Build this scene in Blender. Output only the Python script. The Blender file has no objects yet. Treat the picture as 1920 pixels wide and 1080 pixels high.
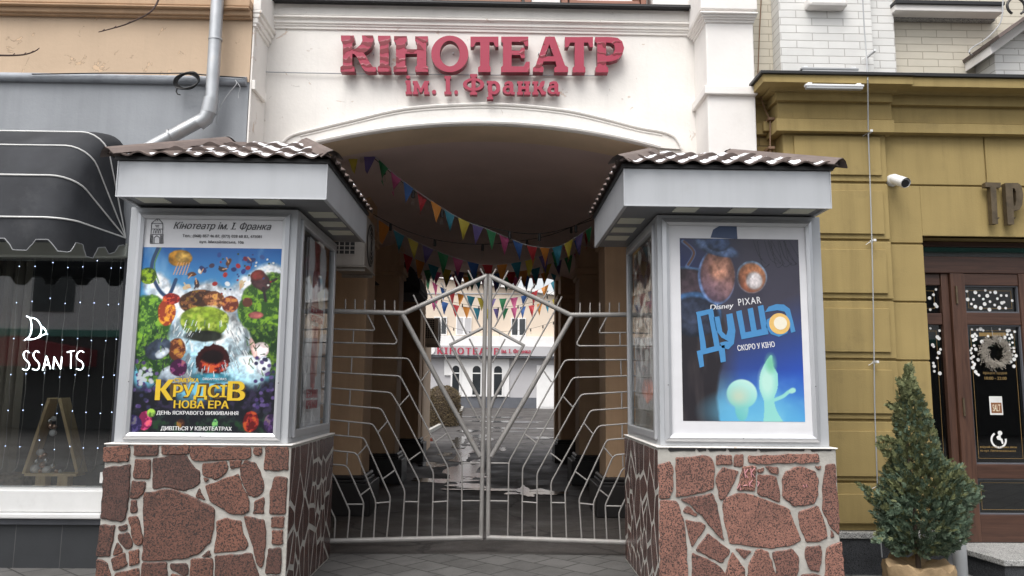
import bpy, bmesh, math, random
import numpy as np
from mathutils import Vector, Matrix
random.seed(7); RNG = np.random.default_rng(11)
C = bpy.context.scene.collection
R = math.radians
# ------------------------------------------------------------------ camera
FPX, PITCH, YAW, ROLL, CAMH = 1442.0, 7.39, 1.05, 0.55, 1.6
cam_d = bpy.data.cameras.new("camera"); cam = bpy.data.objects.new("camera", cam_d); C.objects.link(cam)
cam_d.sensor_width = 36.0; cam_d.lens = FPX * 36.0 / 1920.0; cam_d.clip_end = 500
CM = Matrix.Rotation(-R(YAW), 3, 'Z') @ Matrix.Rotation(R(90 + PITCH), 3, 'X') @ Matrix.Rotation(R(ROLL), 3, 'Z')
cam.matrix_world = Matrix.Translation((0, 0, CAMH)) @ CM.to_4x4()
bpy.context.scene.camera = cam
# ------------------------------------------------------------------ sky, sun, exposure
world = bpy.data.worlds.new("World"); bpy.context.scene.world = world; world.use_nodes = True
wn, wl = world.node_tree.nodes, world.node_tree.links
sky = wn.new("ShaderNodeTexSky"); sky.sky_type = 'NISHITA'; sky.sun_disc = False
SUN_EL, SUN_AZ = 58.0, 205.0
sky.sun_elevation = R(SUN_EL); sky.sun_rotation = R(SUN_AZ); sky.dust_density = 4.0; sky.air_density = 1.0; sky.ozone_density = 1.0
hs = wn.new("ShaderNodeHueSaturation"); hs.inputs["Saturation"].default_value = 0.22
bg = wn["Background"]; bg.inputs[1].default_value = 0.15
wl.new(sky.outputs[0], hs.inputs["Color"]); wl.new(hs.outputs[0], bg.inputs[0])
sun_d = bpy.data.lights.new("sun", 'SUN'); sun_d.energy = 1.1; sun_d.angle = R(40); sun_d.color = (1, .97, .93)
sun = bpy.data.objects.new("sun", sun_d); C.objects.link(sun)
az = R(SUN_AZ)   # direction of the sun, clockwise from +Y
sdir = Vector((math.sin(az) * math.cos(R(SUN_EL)), math.cos(az) * math.cos(R(SUN_EL)), math.sin(R(SUN_EL))))
sun.rotation_euler = sdir.to_track_quat('Z', 'Y').to_euler()
vs = bpy.context.scene.view_settings; vs.view_transform = 'Standard'; vs.look = 'None'; vs.exposure = 0.72; vs.gamma = 1
bpy.context.scene.cycles.max_bounces = 10
bpy.context.scene.cycles.transparent_max_bounces = 12
# ------------------------------------------------------------------ measuring helpers (photo pixel + depth plane -> metres)
CAMP = Vector((0, 0, CAMH))
def ray(u, v): return CM @ Vector(((u - 960) / FPX, -(v - 540) / FPX, -1.0))
def P(u, v, Y):
    d = ray(u, v); return CAMP + d * (Y / d.y)
def X(u, v, Y): return P(u, v, Y).x
def Z(u, v, Y): return P(u, v, Y).z
def PP(u, v, p0, n):
    d = ray(u, v); return CAMP + d * ((p0 - CAMP).dot(n) / d.dot(n))
# ------------------------------------------------------------------ materials
def new_mat(name):
    m = bpy.data.materials.new(name); m.use_nodes = True
    nt = m.node_tree; return m, nt.nodes, nt.links, nt.nodes["Principled BSDF"]
def mixc(N, L, fac, a, b):
    n = N.new("ShaderNodeMix"); n.data_type = 'RGBA'
    for s, v in ((0, fac), (6, a), (7, b)):
        if isinstance(v, bpy.types.NodeSocket): L.new(v, n.inputs[s])
        elif s == 0: n.inputs[0].default_value = v
        else: n.inputs[s].default_value = (*v[:3], 1)
    return n.outputs[2]
def noise(N, L, scale, detail=4, vec=None, rough=.55, dist=0):
    n = N.new("ShaderNodeTexNoise"); n.inputs["Scale"].default_value = scale; n.inputs["Detail"].default_value = detail
    n.inputs["Roughness"].default_value = rough; n.inputs["Distortion"].default_value = dist
    if vec is None:
        t = N.new("ShaderNodeTexCoord"); vec = t.outputs["Object"]
    L.new(vec, n.inputs["Vector"]); return n.outputs["Fac"]
def ramp(N, L, src, stops):
    r = N.new("ShaderNodeValToRGB"); L.new(src, r.inputs[0])
    e = r.color_ramp.elements
    while len(e) < len(stops): e.new(.5)
    for k, (p, c) in enumerate(stops):
        e[k].position = p; e[k].color = (c, c, c, 1) if not hasattr(c, '__len__') else (*c, 1)
    return r.outputs[0]
def bump(N, L, b, h, strength, dist=.01):
    n = N.new("ShaderNodeBump"); n.inputs["Strength"].default_value = strength; n.inputs["Distance"].default_value = dist
    L.new(h, n.inputs["Height"]); L.new(n.outputs[0], b.inputs["Normal"]); return n
def objvec(N, L, scale):
    t = N.new("ShaderNodeTexCoord"); mp = N.new("ShaderNodeMapping"); mp.inputs["Scale"].default_value = scale
    L.new(t.outputs["Object"], mp.inputs[0]); return mp.outputs[0]
def mat(name, col, rough=.6, metal=0, var=.12, vscale=3, bscale=60, bstr=.15, spec=.5, coat=0, stain=None, stain_amt=.0, streak=0):
    m, N, L, b = new_mat(name)
    n1 = noise(N, L, vscale, 6)
    lo = tuple(c * (1 - var) for c in col); hi = tuple(min(1, c * (1 + var)) for c in col)
    c = mixc(N, L, ramp(N, L, n1, [(.3, 0), (.7, 1)]), lo, hi)
    if stain:
        f = ramp(N, L, noise(N, L, vscale * .7 + .9, 8, rough=.7), [(.56, 0), (.74, stain_amt)])
        c = mixc(N, L, f, c, stain)
    if streak:
        f = ramp(N, L, noise(N, L, 1, 6, objvec(N, L, (9, 9, .5)), .65), [(.45, 0), (.8, streak)])
        c = mixc(N, L, f, c, tuple(x * .45 for x in col))
    L.new(c, b.inputs["Base Color"]); b.inputs["Roughness"].default_value = rough; b.inputs["Metallic"].default_value = metal
    b.inputs["Specular IOR Level"].default_value = spec; b.inputs["Coat Weight"].default_value = coat; b.inputs["Coat Roughness"].default_value = .05
    if bstr: bump(N, L, b, noise(N, L, bscale, 5), bstr, .006)
    return m
def glow(name, col, s):
    m, N, L, b = new_mat(name); b.inputs["Base Color"].default_value = (*col, 1)
    b.inputs["Emission Color"].default_value = (*col, 1); b.inputs["Emission Strength"].default_value = s; return m
def glass(name, tint=(.9, .93, .92), refl=1.0, rough=.02):
    m, N, L, b = new_mat(name); N.remove(b)
    out = N["Material Output"]; tr = N.new("ShaderNodeBsdfTransparent"); tr.inputs[0].default_value = (*tint, 1)
    gl = N.new("ShaderNodeBsdfGlossy"); gl.inputs["Roughness"].default_value = rough; gl.inputs[0].default_value = (1, 1, 1, 1)
    fr = N.new("ShaderNodeFresnel"); fr.inputs[0].default_value = 1.52
    k = N.new("ShaderNodeMath"); k.operation = 'MULTIPLY'; k.inputs[1].default_value = refl; k.use_clamp = True
    bp = N.new("ShaderNodeBump"); bp.inputs["Strength"].default_value = .03; bp.inputs["Distance"].default_value = .01
    L.new(noise(N, L, 1.3, 1), bp.inputs["Height"]); L.new(bp.outputs[0], gl.inputs["Normal"])
    mx = N.new("ShaderNodeMixShader"); L.new(fr.outputs[0], k.inputs[0]); L.new(k.outputs[0], mx.inputs[0])
    L.new(tr.outputs[0], mx.inputs[1]); L.new(gl.outputs[0], mx.inputs[2]); L.new(mx.outputs[0], out.inputs[0]); return m
M = {}
def peel_wall(name, col, patch, amt=.60, crack=.45, rough=.75):
    """painted plaster with small flaked patches and thin cracks"""
    m, N, L, b = new_mat(name)
    c = mixc(N, L, ramp(N, L, noise(N, L, 1.6, 7, rough=.6), [(.32, 0), (.68, 1)]), tuple(x * .93 for x in col), tuple(min(1, x * 1.05) for x in col))
    n2 = noise(N, L, 5.5, 9, rough=.62, dist=.8)
    f = ramp(N, L, n2, [(amt, 0), (amt + .015, 1)])
    c = mixc(N, L, f, c, patch)
    edge = ramp(N, L, n2, [(amt - .012, 0), (amt, crack), (amt + .014, 0)])
    c = mixc(N, L, edge, c, tuple(x * .35 for x in col))
    st = ramp(N, L, noise(N, L, 1, 7, objvec(N, L, (6, 6, .45)), .7), [(.5, 0), (.85, .28)])
    c = mixc(N, L, st, c, tuple(x * .6 for x in col))
    L.new(c, b.inputs["Base Color"]); b.inputs["Roughness"].default_value = rough; b.inputs["Specular IOR Level"].default_value = .25
    h = N.new("ShaderNodeMath"); h.operation = 'ADD'; L.new(noise(N, L, 26, 6), h.inputs[0])
    s = N.new("ShaderNodeMath"); s.operation = 'MULTIPLY'; s.inputs[1].default_value = -.35; L.new(f, s.inputs[0]); L.new(s.outputs[0], h.inputs[1])
    bump(N, L, b, h.outputs[0], .22, .01); return m
M['white_plaster'] = peel_wall('white plaster', (.82, .788, .745), (.68, .57, .48), .665, .4)
M['white_paint'] = mat('white painted brick', (.80, .77, .74), .7, bscale=22, bstr=.3, var=.05, vscale=2, stain=(.62, .58, .54), stain_amt=.35)
M['tan'] = peel_wall('tan plaster', (.55, .415, .295), (.62, .45, .30), .635, .75)
M['tan_trim'] = mat('tan moulding', (.45, .30, .185), .75, var=.12, bstr=.25, bscale=30, streak=.3)
M['grey_wall'] = mat('grey render', (.30, .315, .335), .85, var=.07, vscale=2.2, bscale=45, bstr=.35, spec=.25, streak=.2)
M['grey_ledge'] = mat('grey ledge', (.30, .32, .35), .7, var=.2, vscale=8, bscale=30, bstr=.3)
M['ochre'] = mat('ochre render', (.335, .252, .105), .8, var=.09, vscale=1.7, bscale=90, bstr=.25, spec=.25, streak=.38, stain=(.21, .16, .075), stain_amt=.62)
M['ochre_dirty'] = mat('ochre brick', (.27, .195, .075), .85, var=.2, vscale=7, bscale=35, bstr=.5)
M['alu'] = mat('silver aluminium', (.56, .57, .59), .38, .55, var=.04, vscale=4, bscale=200, bstr=.03)
M['panel'] = mat('light grey panel', (.46, .475, .495), .38, .15, var=.04, vscale=2, bscale=120, bstr=.03, streak=.15, stain=(.33, .32, .30), stain_amt=.22)
M['soffit'] = mat('grey soffit', (.20, .205, .215), .5, .1, var=.06, bstr=.03)
M['lightpanel'] = mat('unlit diffuser', (.66, .66, .55), .4, var=.04, bstr=.02)
M['gate'] = mat('silver painted steel', (.30, .288, .275), .5, .12, var=.10, vscale=9, bscale=70, bstr=.15, stain=(.17, .12, .08), stain_amt=.4)
M['roof'] = mat('brown metal tile', (.14, .108, .096), .6, .0, var=.22, vscale=6, bscale=60, bstr=.1, stain=(.30, .26, .22), stain_amt=.3)
M['snow'] = mat('snow', (.84, .85, .88), .7, var=.03, vscale=20, bscale=90, bstr=.6)
M['mortar'] = mat('grey mortar', (.42, .405, .37), .9, var=.16, vscale=9, bscale=45, bstr=.7, stain=(.22, .20, .18), stain_amt=.45)
def granite(name, a, b_, dark, sc=85, rough=.5):
    m, N, L, b = new_mat(name)
    g = N.new("ShaderNodeNewGeometry")
    base = mixc(N, L, g.outputs["Random Per Island"], a, b_)
    v = N.new("ShaderNodeTexVoronoi"); v.inputs["Scale"].default_value = sc
    t = N.new("ShaderNodeTexCoord"); L.new(t.outputs["Object"], v.inputs["Vector"])
    sep = N.new("ShaderNodeSeparateColor"); L.new(v.outputs["Color"], sep.inputs[0])
    c = mixc(N, L, ramp(N, L, sep.outputs[0], [(.0, .0), (1, .85)]), base, mixc(N, L, g.outputs["Random Per Island"], tuple(x * 1.75 for x in a), tuple(x * 1.9 for x in b_)))
    c = mixc(N, L, ramp(N, L, sep.outputs[1], [(.66, 0), (.74, .88)]), c, dark)
    c = mixc(N, L, ramp(N, L, noise(N, L, 4.5, 7, rough=.65), [(.5, 0), (.75, .5)]), c, dark)
    L.new(c, b.inputs["Base Color"]); b.inputs["Roughness"].default_value = rough
    bump(N, L, b, noise(N, L, 70, 5), .35, .008); return m
M['stone'] = granite('red granite', (.150, .066, .045), (.062, .031, .025), (.024, .019, .018), 125, .6)
M['stone_pink'] = granite('pinkish red granite', (.225, .108, .080), (.125, .060, .047), (.030, .023, .022), 135, .6)
M['stone_side'] = granite('polished red granite', (.105, .050, .040), (.060, .031, .027), (.03, .016, .015), 130, .25)
M['dark_granite'] = granite('dark grey granite', (.05, .053, .058), (.04, .042, .046), (.014, .014, .016), 190, .35)
M['light_granite'] = granite('light grey granite', (.34, .34, .33), (.26, .26, .25), (.09, .09, .09), 170, .55)
M['awning'] = mat('charcoal awning fabric', (.031, .033, .038), .88, var=.35, vscale=2.4, bscale=9, bstr=.5, stain=(.075, .077, .08), stain_amt=.55)
M['piping'] = mat('white piping', (.72, .72, .70), .5, bstr=0)
M['zinc'] = mat('galvanised pipe', (.46, .475, .49), .42, .55, var=.14, vscale=7, bscale=30, bstr=.1, stain=(.58, .45, .33), stain_amt=.35)
M['black'] = mat('black rubber', (.012, .012, .013), .5, bstr=0)
M['white_sill'] = mat('white painted sill', (.74, .74, .73), .5, var=.05, vscale=6, bscale=30, bstr=.12, stain=(.5, .49, .47), stain_amt=.3)
M['winframe'] = mat('pale green window head', (.36, .38, .34), .5, bstr=.05)
M['interior'] = mat('dark shop interior', (.075, .072, .07), .8, bstr=.05)
M['wood'] = None
def wood(name, a, b_, rough=.45, axis=(1.2, 18, 1.2), sc=4):
    m, N, L, b = new_mat(name)
    n = noise(N, L, sc, 8, objvec(N, L, axis), .65, .4)
    c = mixc(N, L, ramp(N, L, n, [(.35, 0), (.65, 1)]), a, b_)
    L.new(c, b.inputs["Base Color"]); b.inputs["Roughness"].default_value = rough
    bump(N, L, b, n, .2, .004); return m
M['door_wood'] = wood('dark walnut', (.052, .024, .016), (.10, .048, .030), .42, (16, 16, 1.0), 2.2)
M['door_wood_h'] = wood('dark walnut rail', (.045, .021, .014), (.085, .040, .026), .42, (1.0, 16, 18), 2.2)
M['pine'] = wood('pale pine', (.58, .40, .20), (.70, .52, .29), .55, (14, 14, 1.4), 2)
M['brown_frame'] = wood('brown window frame', (.24, .10, .06), (.32, .14, .09), .45, (1, 10, 10), 3)
M['dglass'] = glass('dark door glass', (.34, .37, .37), 2.2)
M['shopglass'] = glass('shop window glass', (.90, .92, .92), 2.4)
M['caseglass'] = glass('case glass', (.95, .96, .96), .16)
M['bronze'] = mat('aged bronze', (.10, .075, .045), .5, .35, var=.3, vscale=14, bscale=80, bstr=.2)
M['burlap'] = mat('burlap', (.30, .215, .125), .95, var=.3, vscale=9, bscale=120, bstr=.8, spec=.1)
M['bark'] = mat('bark', (.06, .042, .03), .9, bscale=40, bstr=.6)
M['white_plastic'] = mat('white plastic', (.76, .77, .77), .35, bstr=0)
M['old_white'] = mat('aged white casing', (.33, .30, .27), .5, var=.15, vscale=5, bstr=.05, streak=.3)
M['cable_grey'] = mat('grey cable', (.36, .37, .38), .5, bstr=0)
M['cable_brown'] = mat('brown cable', (.22, .13, .075), .5, bstr=0)
M['passage_wall'] = mat('tan passage wall', (.47, .32, .20), .8, var=.1, vscale=2, bscale=40, bstr=.3, streak=.3)
M['vault'] = mat('mauve brown vault', (.60, .475, .44), .85, var=.07, vscale=1.6, bscale=25, bstr=.2)
M['soffit_arch'] = mat('ochre arch soffit', (.62, .48, .33), .8, var=.1, vscale=2, bstr=.2)
M['pier_base'] = mat('black painted base', (.022, .021, .022), .45, var=.2, bscale=30, bstr=.2)
M['court_cream'] = mat('cream courtyard wall', (.62, .52, .42), .8, var=.06, vscale=.5, bstr=.1)
M['court_grey'] = mat('grey courtyard wall', (.44, .43, .44), .8, var=.05, vscale=.7, bstr=.1)
M['court_white'] = mat('white courtyard band', (.74, .73, .72), .6, var=.04, bstr=.05)
M['court_dark'] = mat('dark grey courtyard base', (.10, .105, .12), .6, bstr=.05)
M['red_letter'] = mat('red sign letter', (.40, .025, .06), .4, bstr=0)
M['darkglass'] = mat('dark window pane', (.03, .034, .038), .12, var=.3, vscale=1.5, bstr=0, spec=.6)
M['twig'] = mat('bare twig', (.055, .03, .025), .8, bstr=0)
M['tile'] = None
def letter_mat(name, amt):
    m, N, L, b = new_mat(name)
    t = N.new("ShaderNodeTexCoord")
    w = N.new("ShaderNodeTexWave"); w.bands_direction = 'Z'; w.inputs["Scale"].default_value = 3.2; w.inputs["Distortion"].default_value = 9
    w.inputs["Detail"].default_value = 3; w.inputs["Detail Scale"].default_value = 1.6; L.new(t.outputs["Object"], w.inputs["Vector"])
    n = noise(N, L, 2.6, 4, dist=.6)
    mul = N.new("ShaderNodeMath"); mul.operation = 'MULTIPLY'; L.new(w.outputs["Fac"], mul.inputs[0]); L.new(ramp(N, L, n, [(.38, .25), (.62, 1.15)]), mul.inputs[1])
    f = ramp(N, L, mul.outputs[0], [(amt, 0), (amt + .10, 1)])
    g = N.new("ShaderNodeNewGeometry"); sp = N.new("ShaderNodeSeparateXYZ"); L.new(g.outputs["Normal"], sp.inputs[0])
    c = mixc(N, L, f, (.345, .026, .060), (.17, .003, .012))
    side = ramp(N, L, sp.outputs["Y"], [(0, 0), (.02, 1)])
    neg = N.new("ShaderNodeMath"); neg.operation = 'LESS_THAN'; neg.inputs[1].default_value = -.9; L.new(sp.outputs["Y"], neg.inputs[0])
    c = mixc(N, L, neg.outputs[0], (.22, .014, .032), c)
    L.new(c, b.inputs["Base Color"]); b.inputs["Roughness"].default_value = .32
    bump(N, L, b, f, .5, .004); return m
M['letter_a'] = letter_mat('cracked red film', .34)
M['letter_b'] = letter_mat('faded red film', .86)
M['letter_c'] = letter_mat('plain red film', 2.0)
def brick_mat(name, col, line, bw, bh, rough=.7, off=.5, mortar=.006, bstr=.5):
    m, N, L, b = new_mat(name)
    t = N.new("ShaderNodeTexCoord"); s = N.new("ShaderNodeSeparateXYZ"); cb = N.new("ShaderNodeCombineXYZ")
    L.new(t.outputs["Object"], s.inputs[0])
    ad = N.new("ShaderNodeMath"); ad.operation = 'ADD'; L.new(s.outputs[0], ad.inputs[0]); L.new(s.outputs[1], ad.inputs[1])
    L.new(ad.outputs[0], cb.inputs[0]); L.new(s.outputs[2], cb.inputs[1])
    nz = N.new("ShaderNodeTexNoise"); nz.inputs["Scale"].default_value = 9; L.new(t.outputs["Object"], nz.inputs["Vector"])
    va = N.new("ShaderNodeVectorMath"); va.operation = 'SCALE'; va.inputs["Scale"].default_value = .006; L.new(nz.outputs["Color"], va.inputs[0])
    vb = N.new("ShaderNodeVectorMath"); vb.operation = 'ADD'; L.new(cb.outputs[0], vb.inputs[0]); L.new(va.outputs[0], vb.inputs[1])
    br = N.new("ShaderNodeTexBrick"); L.new(vb.outputs[0], br.inputs["Vector"])
    br.inputs["Scale"].default_value = 1; br.inputs["Brick Width"].default_value = bw; br.inputs["Row Height"].default_value = bh
    br.inputs["Mortar Size"].default_value = mortar; br.inputs["Mortar Smooth"].default_value = .35; br.offset = off
    br.inputs["Color1"].default_value = (*col, 1); br.inputs["Color2"].default_value = (*[c * .9 for c in col], 1); br.inputs["Mortar"].default_value = (*line, 1)
    c = mixc(N, L, ramp(N, L, noise(N, L, 4, 6), [(.4, 0), (.8, .3)]), br.outputs["Color"], tuple(x * .6 for x in col))
    L.new(c, b.inputs["Base Color"]); b.inputs["Roughness"].default_value = rough; b.inputs["Specular IOR Level"].default_value = .3
    inv = N.new("ShaderNodeMath"); inv.operation = 'SUBTRACT'; inv.inputs[0].default_value = 1; L.new(br.outputs["Fac"], inv.inputs[1])
    ad2 = N.new("ShaderNodeMath"); ad2.operation = 'MULTIPLY_ADD'; ad2.inputs[1].default_value = .25; L.new(noise(N, L, 35, 5), ad2.inputs[0]); L.new(inv.outputs[0], ad2.inputs[2])
    bump(N, L, b, ad2.outputs[0], bstr, .008); return m
M['brick_white'] = brick_mat('white painted brickwork', (.74, .735, .71), (.42, .40, .38), .31, .078, mortar=.0045)
M['brick_cream'] = brick_mat('cream painted brickwork', (.62, .575, .48), (.38, .34, .27), .31, .078, mortar=.0045)
M['brick_ochre'] = brick_mat('ochre painted brickwork', (.28, .20, .08), (.13, .095, .045), .26, .09, mortar=.007)
M['tile'] = brick_mat('dark grey tile', (.047, .050, .054), (.11, .11, .11), .40, .42, .3, 0, .003, .2)
def paver_mat():
    """concrete pavers laid diagonally in a running bond"""
    m, N, L, b = new_mat('grey concrete pavers')
    t = N.new("ShaderNodeTexCoord"); mp = N.new("ShaderNodeMapping"); mp.inputs["Rotation"].default_value = (0, 0, R(42))
    L.new(t.outputs["Object"], mp.inputs[0])
    br = N.new("ShaderNodeTexBrick"); L.new(mp.outputs[0], br.inputs["Vector"]); br.inputs["Scale"].default_value = 1
    br.inputs["Brick Width"].default_value = .31; br.inputs["Row Height"].default_value = .30; br.inputs["Mortar Size"].default_value = .009
    br.inputs["Mortar Smooth"].default_value = .3
    br.inputs["Color1"].default_value = (.135, .132, .127, 1); br.inputs["Color2"].default_value = (.098, .096, .092, 1); br.inputs["Mortar"].default_value = (.026, .025, .023, 1)
    c = mixc(N, L, ramp(N, L, noise(N, L, 2.2, 8, rough=.7), [(.42, 0), (.7, .75)]), br.outputs["Color"], (.05, .048, .046))
    c = mixc(N, L, ramp(N, L, noise(N, L, 220, 2), [(.55, 0), (.72, .5)]), c, (.30, .29, .28))
    L.new(c, b.inputs["Base Color"]); b.inputs["Roughness"].default_value = .75
    inv = N.new("ShaderNodeMath"); inv.operation = 'SUBTRACT'; inv.inputs[0].default_value = 1; L.new(br.outputs["Fac"], inv.inputs[1])
    ad2 = N.new("ShaderNodeMath"); ad2.operation = 'MULTIPLY_ADD'; ad2.inputs[1].default_value = .3; L.new(noise(N, L, 60, 5), ad2.inputs[0]); L.new(inv.outputs[0], ad2.inputs[2])
    bump(N, L, b, ad2.outputs[0], .5, .008); return m
M['paver'] = paver_mat()
def asphalt_mat():
    m, N, L, b = new_mat('worn damp asphalt')
    c = mixc(N, L, ramp(N, L, noise(N, L, .9, 8, rough=.7), [(.35, 0), (.7, 1)]), (.046, .041, .039), (.085, .077, .072))
    c = mixc(N, L, ramp(N, L, noise(N, L, 90, 3), [(.5, 0), (.75, .5)]), c, (.17, .16, .15))
    v = N.new("ShaderNodeTexVoronoi"); v.feature = 'DISTANCE_TO_EDGE'; v.inputs["Scale"].default_value = .75
    t = N.new("ShaderNodeTexCoord"); nz = N.new("ShaderNodeTexNoise"); nz.inputs["Scale"].default_value = 2.5; nz.inputs["Detail"].default_value = 6
    L.new(t.outputs["Object"], nz.inputs["Vector"])
    mxv = N.new("ShaderNodeMix"); mxv.data_type = 'VECTOR'; mxv.inputs[0].default_value = .25; L.new(t.outputs["Object"], mxv.inputs[4]); L.new(nz.outputs["Color"], mxv.inputs[5])
    L.new(mxv.outputs[1], v.inputs["Vector"])
    c = mixc(N, L, ramp(N, L, v.outputs["Distance"], [(0, .9), (.016, 0)]), c, (.018, .016, .015))
    L.new(c, b.inputs["Base Color"])
    L.new(ramp(N, L, noise(N, L, 1.3, 6, rough=.65), [(.38, .55), (.6, .9)]), b.inputs["Roughness"])
    bump(N, L, b, noise(N, L, 80, 4), .35, .006); return m
M['asphalt'] = asphalt_mat()
mw, N_, L_, b_ = new_mat('puddle water'); b_.inputs["Base Color"].default_value = (.03, .03, .03, 1); b_.inputs["Roughness"].default_value = .14
b_.inputs["IOR"].default_value = 1.33; b_.inputs["Specular IOR Level"].default_value = .9; bump(N_, L_, b_, noise(N_, L_, 6, 3), .05, .01); M['water'] = mw
def leaf_mat(name, a, b1, rough=.6):
    m, N, L, b = new_mat(name); g = N.new("ShaderNodeNewGeometry")
    L.new(mixc(N, L, g.outputs["Random Per Island"], a, b1), b.inputs["Base Color"]); b.inputs["Roughness"].default_value = rough
    b.inputs["Specular IOR Level"].default_value = .3; return m
M['needle'] = leaf_mat('conifer sprays', (.050, .088, .058), (.155, .205, .135))
M['needle_top'] = leaf_mat('bronzed conifer sprays', (.070, .085, .036), (.175, .185, .085))
M['hedge'] = leaf_mat('brown winter hedge', (.06, .045, .022), (.14, .10, .05))
M['straw'] = leaf_mat('pale dried twigs', (.20, .175, .145), (.36, .33, .28))
def flat(name, col, rough=.5, spec=.4):
    m, N, L, b = new_mat(name)
    c = mixc(N, L, ramp(N, L, noise(N, L, 30, 3), [(.3, 0), (.7, 1)]), tuple(x * .94 for x in col), col)
    L.new(c, b.inputs["Base Color"]); b.inputs["Roughness"].default_value = rough; b.inputs["Specular IOR Level"].default_value = spec; return m
PEN = {}
for k_, c_ in dict(yellow=(.62, .50, .05), violet=(.13, .09, .28), green=(.03, .26, .10), pink=(.60, .10, .26), blue=(.03, .12, .38), red=(.55, .03, .04), orange=(.70, .26, .03), teal=(.02, .24, .34)).items():
    c_ = tuple(x * .78 + .012 for x in c_)
    m_, N_, L_, b_ = new_mat(k_ + ' pennant'); b_.inputs["Base Color"].default_value = (*c_, 1); b_.inputs["Roughness"].default_value = .6
    b_.inputs["Subsurface Weight"].default_value = 0; tl = N_.new("ShaderNodeBsdfTranslucent"); tl.inputs[0].default_value = (*c_, 1)
    mx_ = N_.new("ShaderNodeMixShader"); mx_.inputs[0].default_value = .25; L_.new(b_.outputs[0], mx_.inputs[1]); L_.new(tl.outputs[0], mx_.inputs[2]); L_.new(mx_.outputs[0], N_["Material Output"].inputs[0]); PEN[k_] = m_
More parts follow.
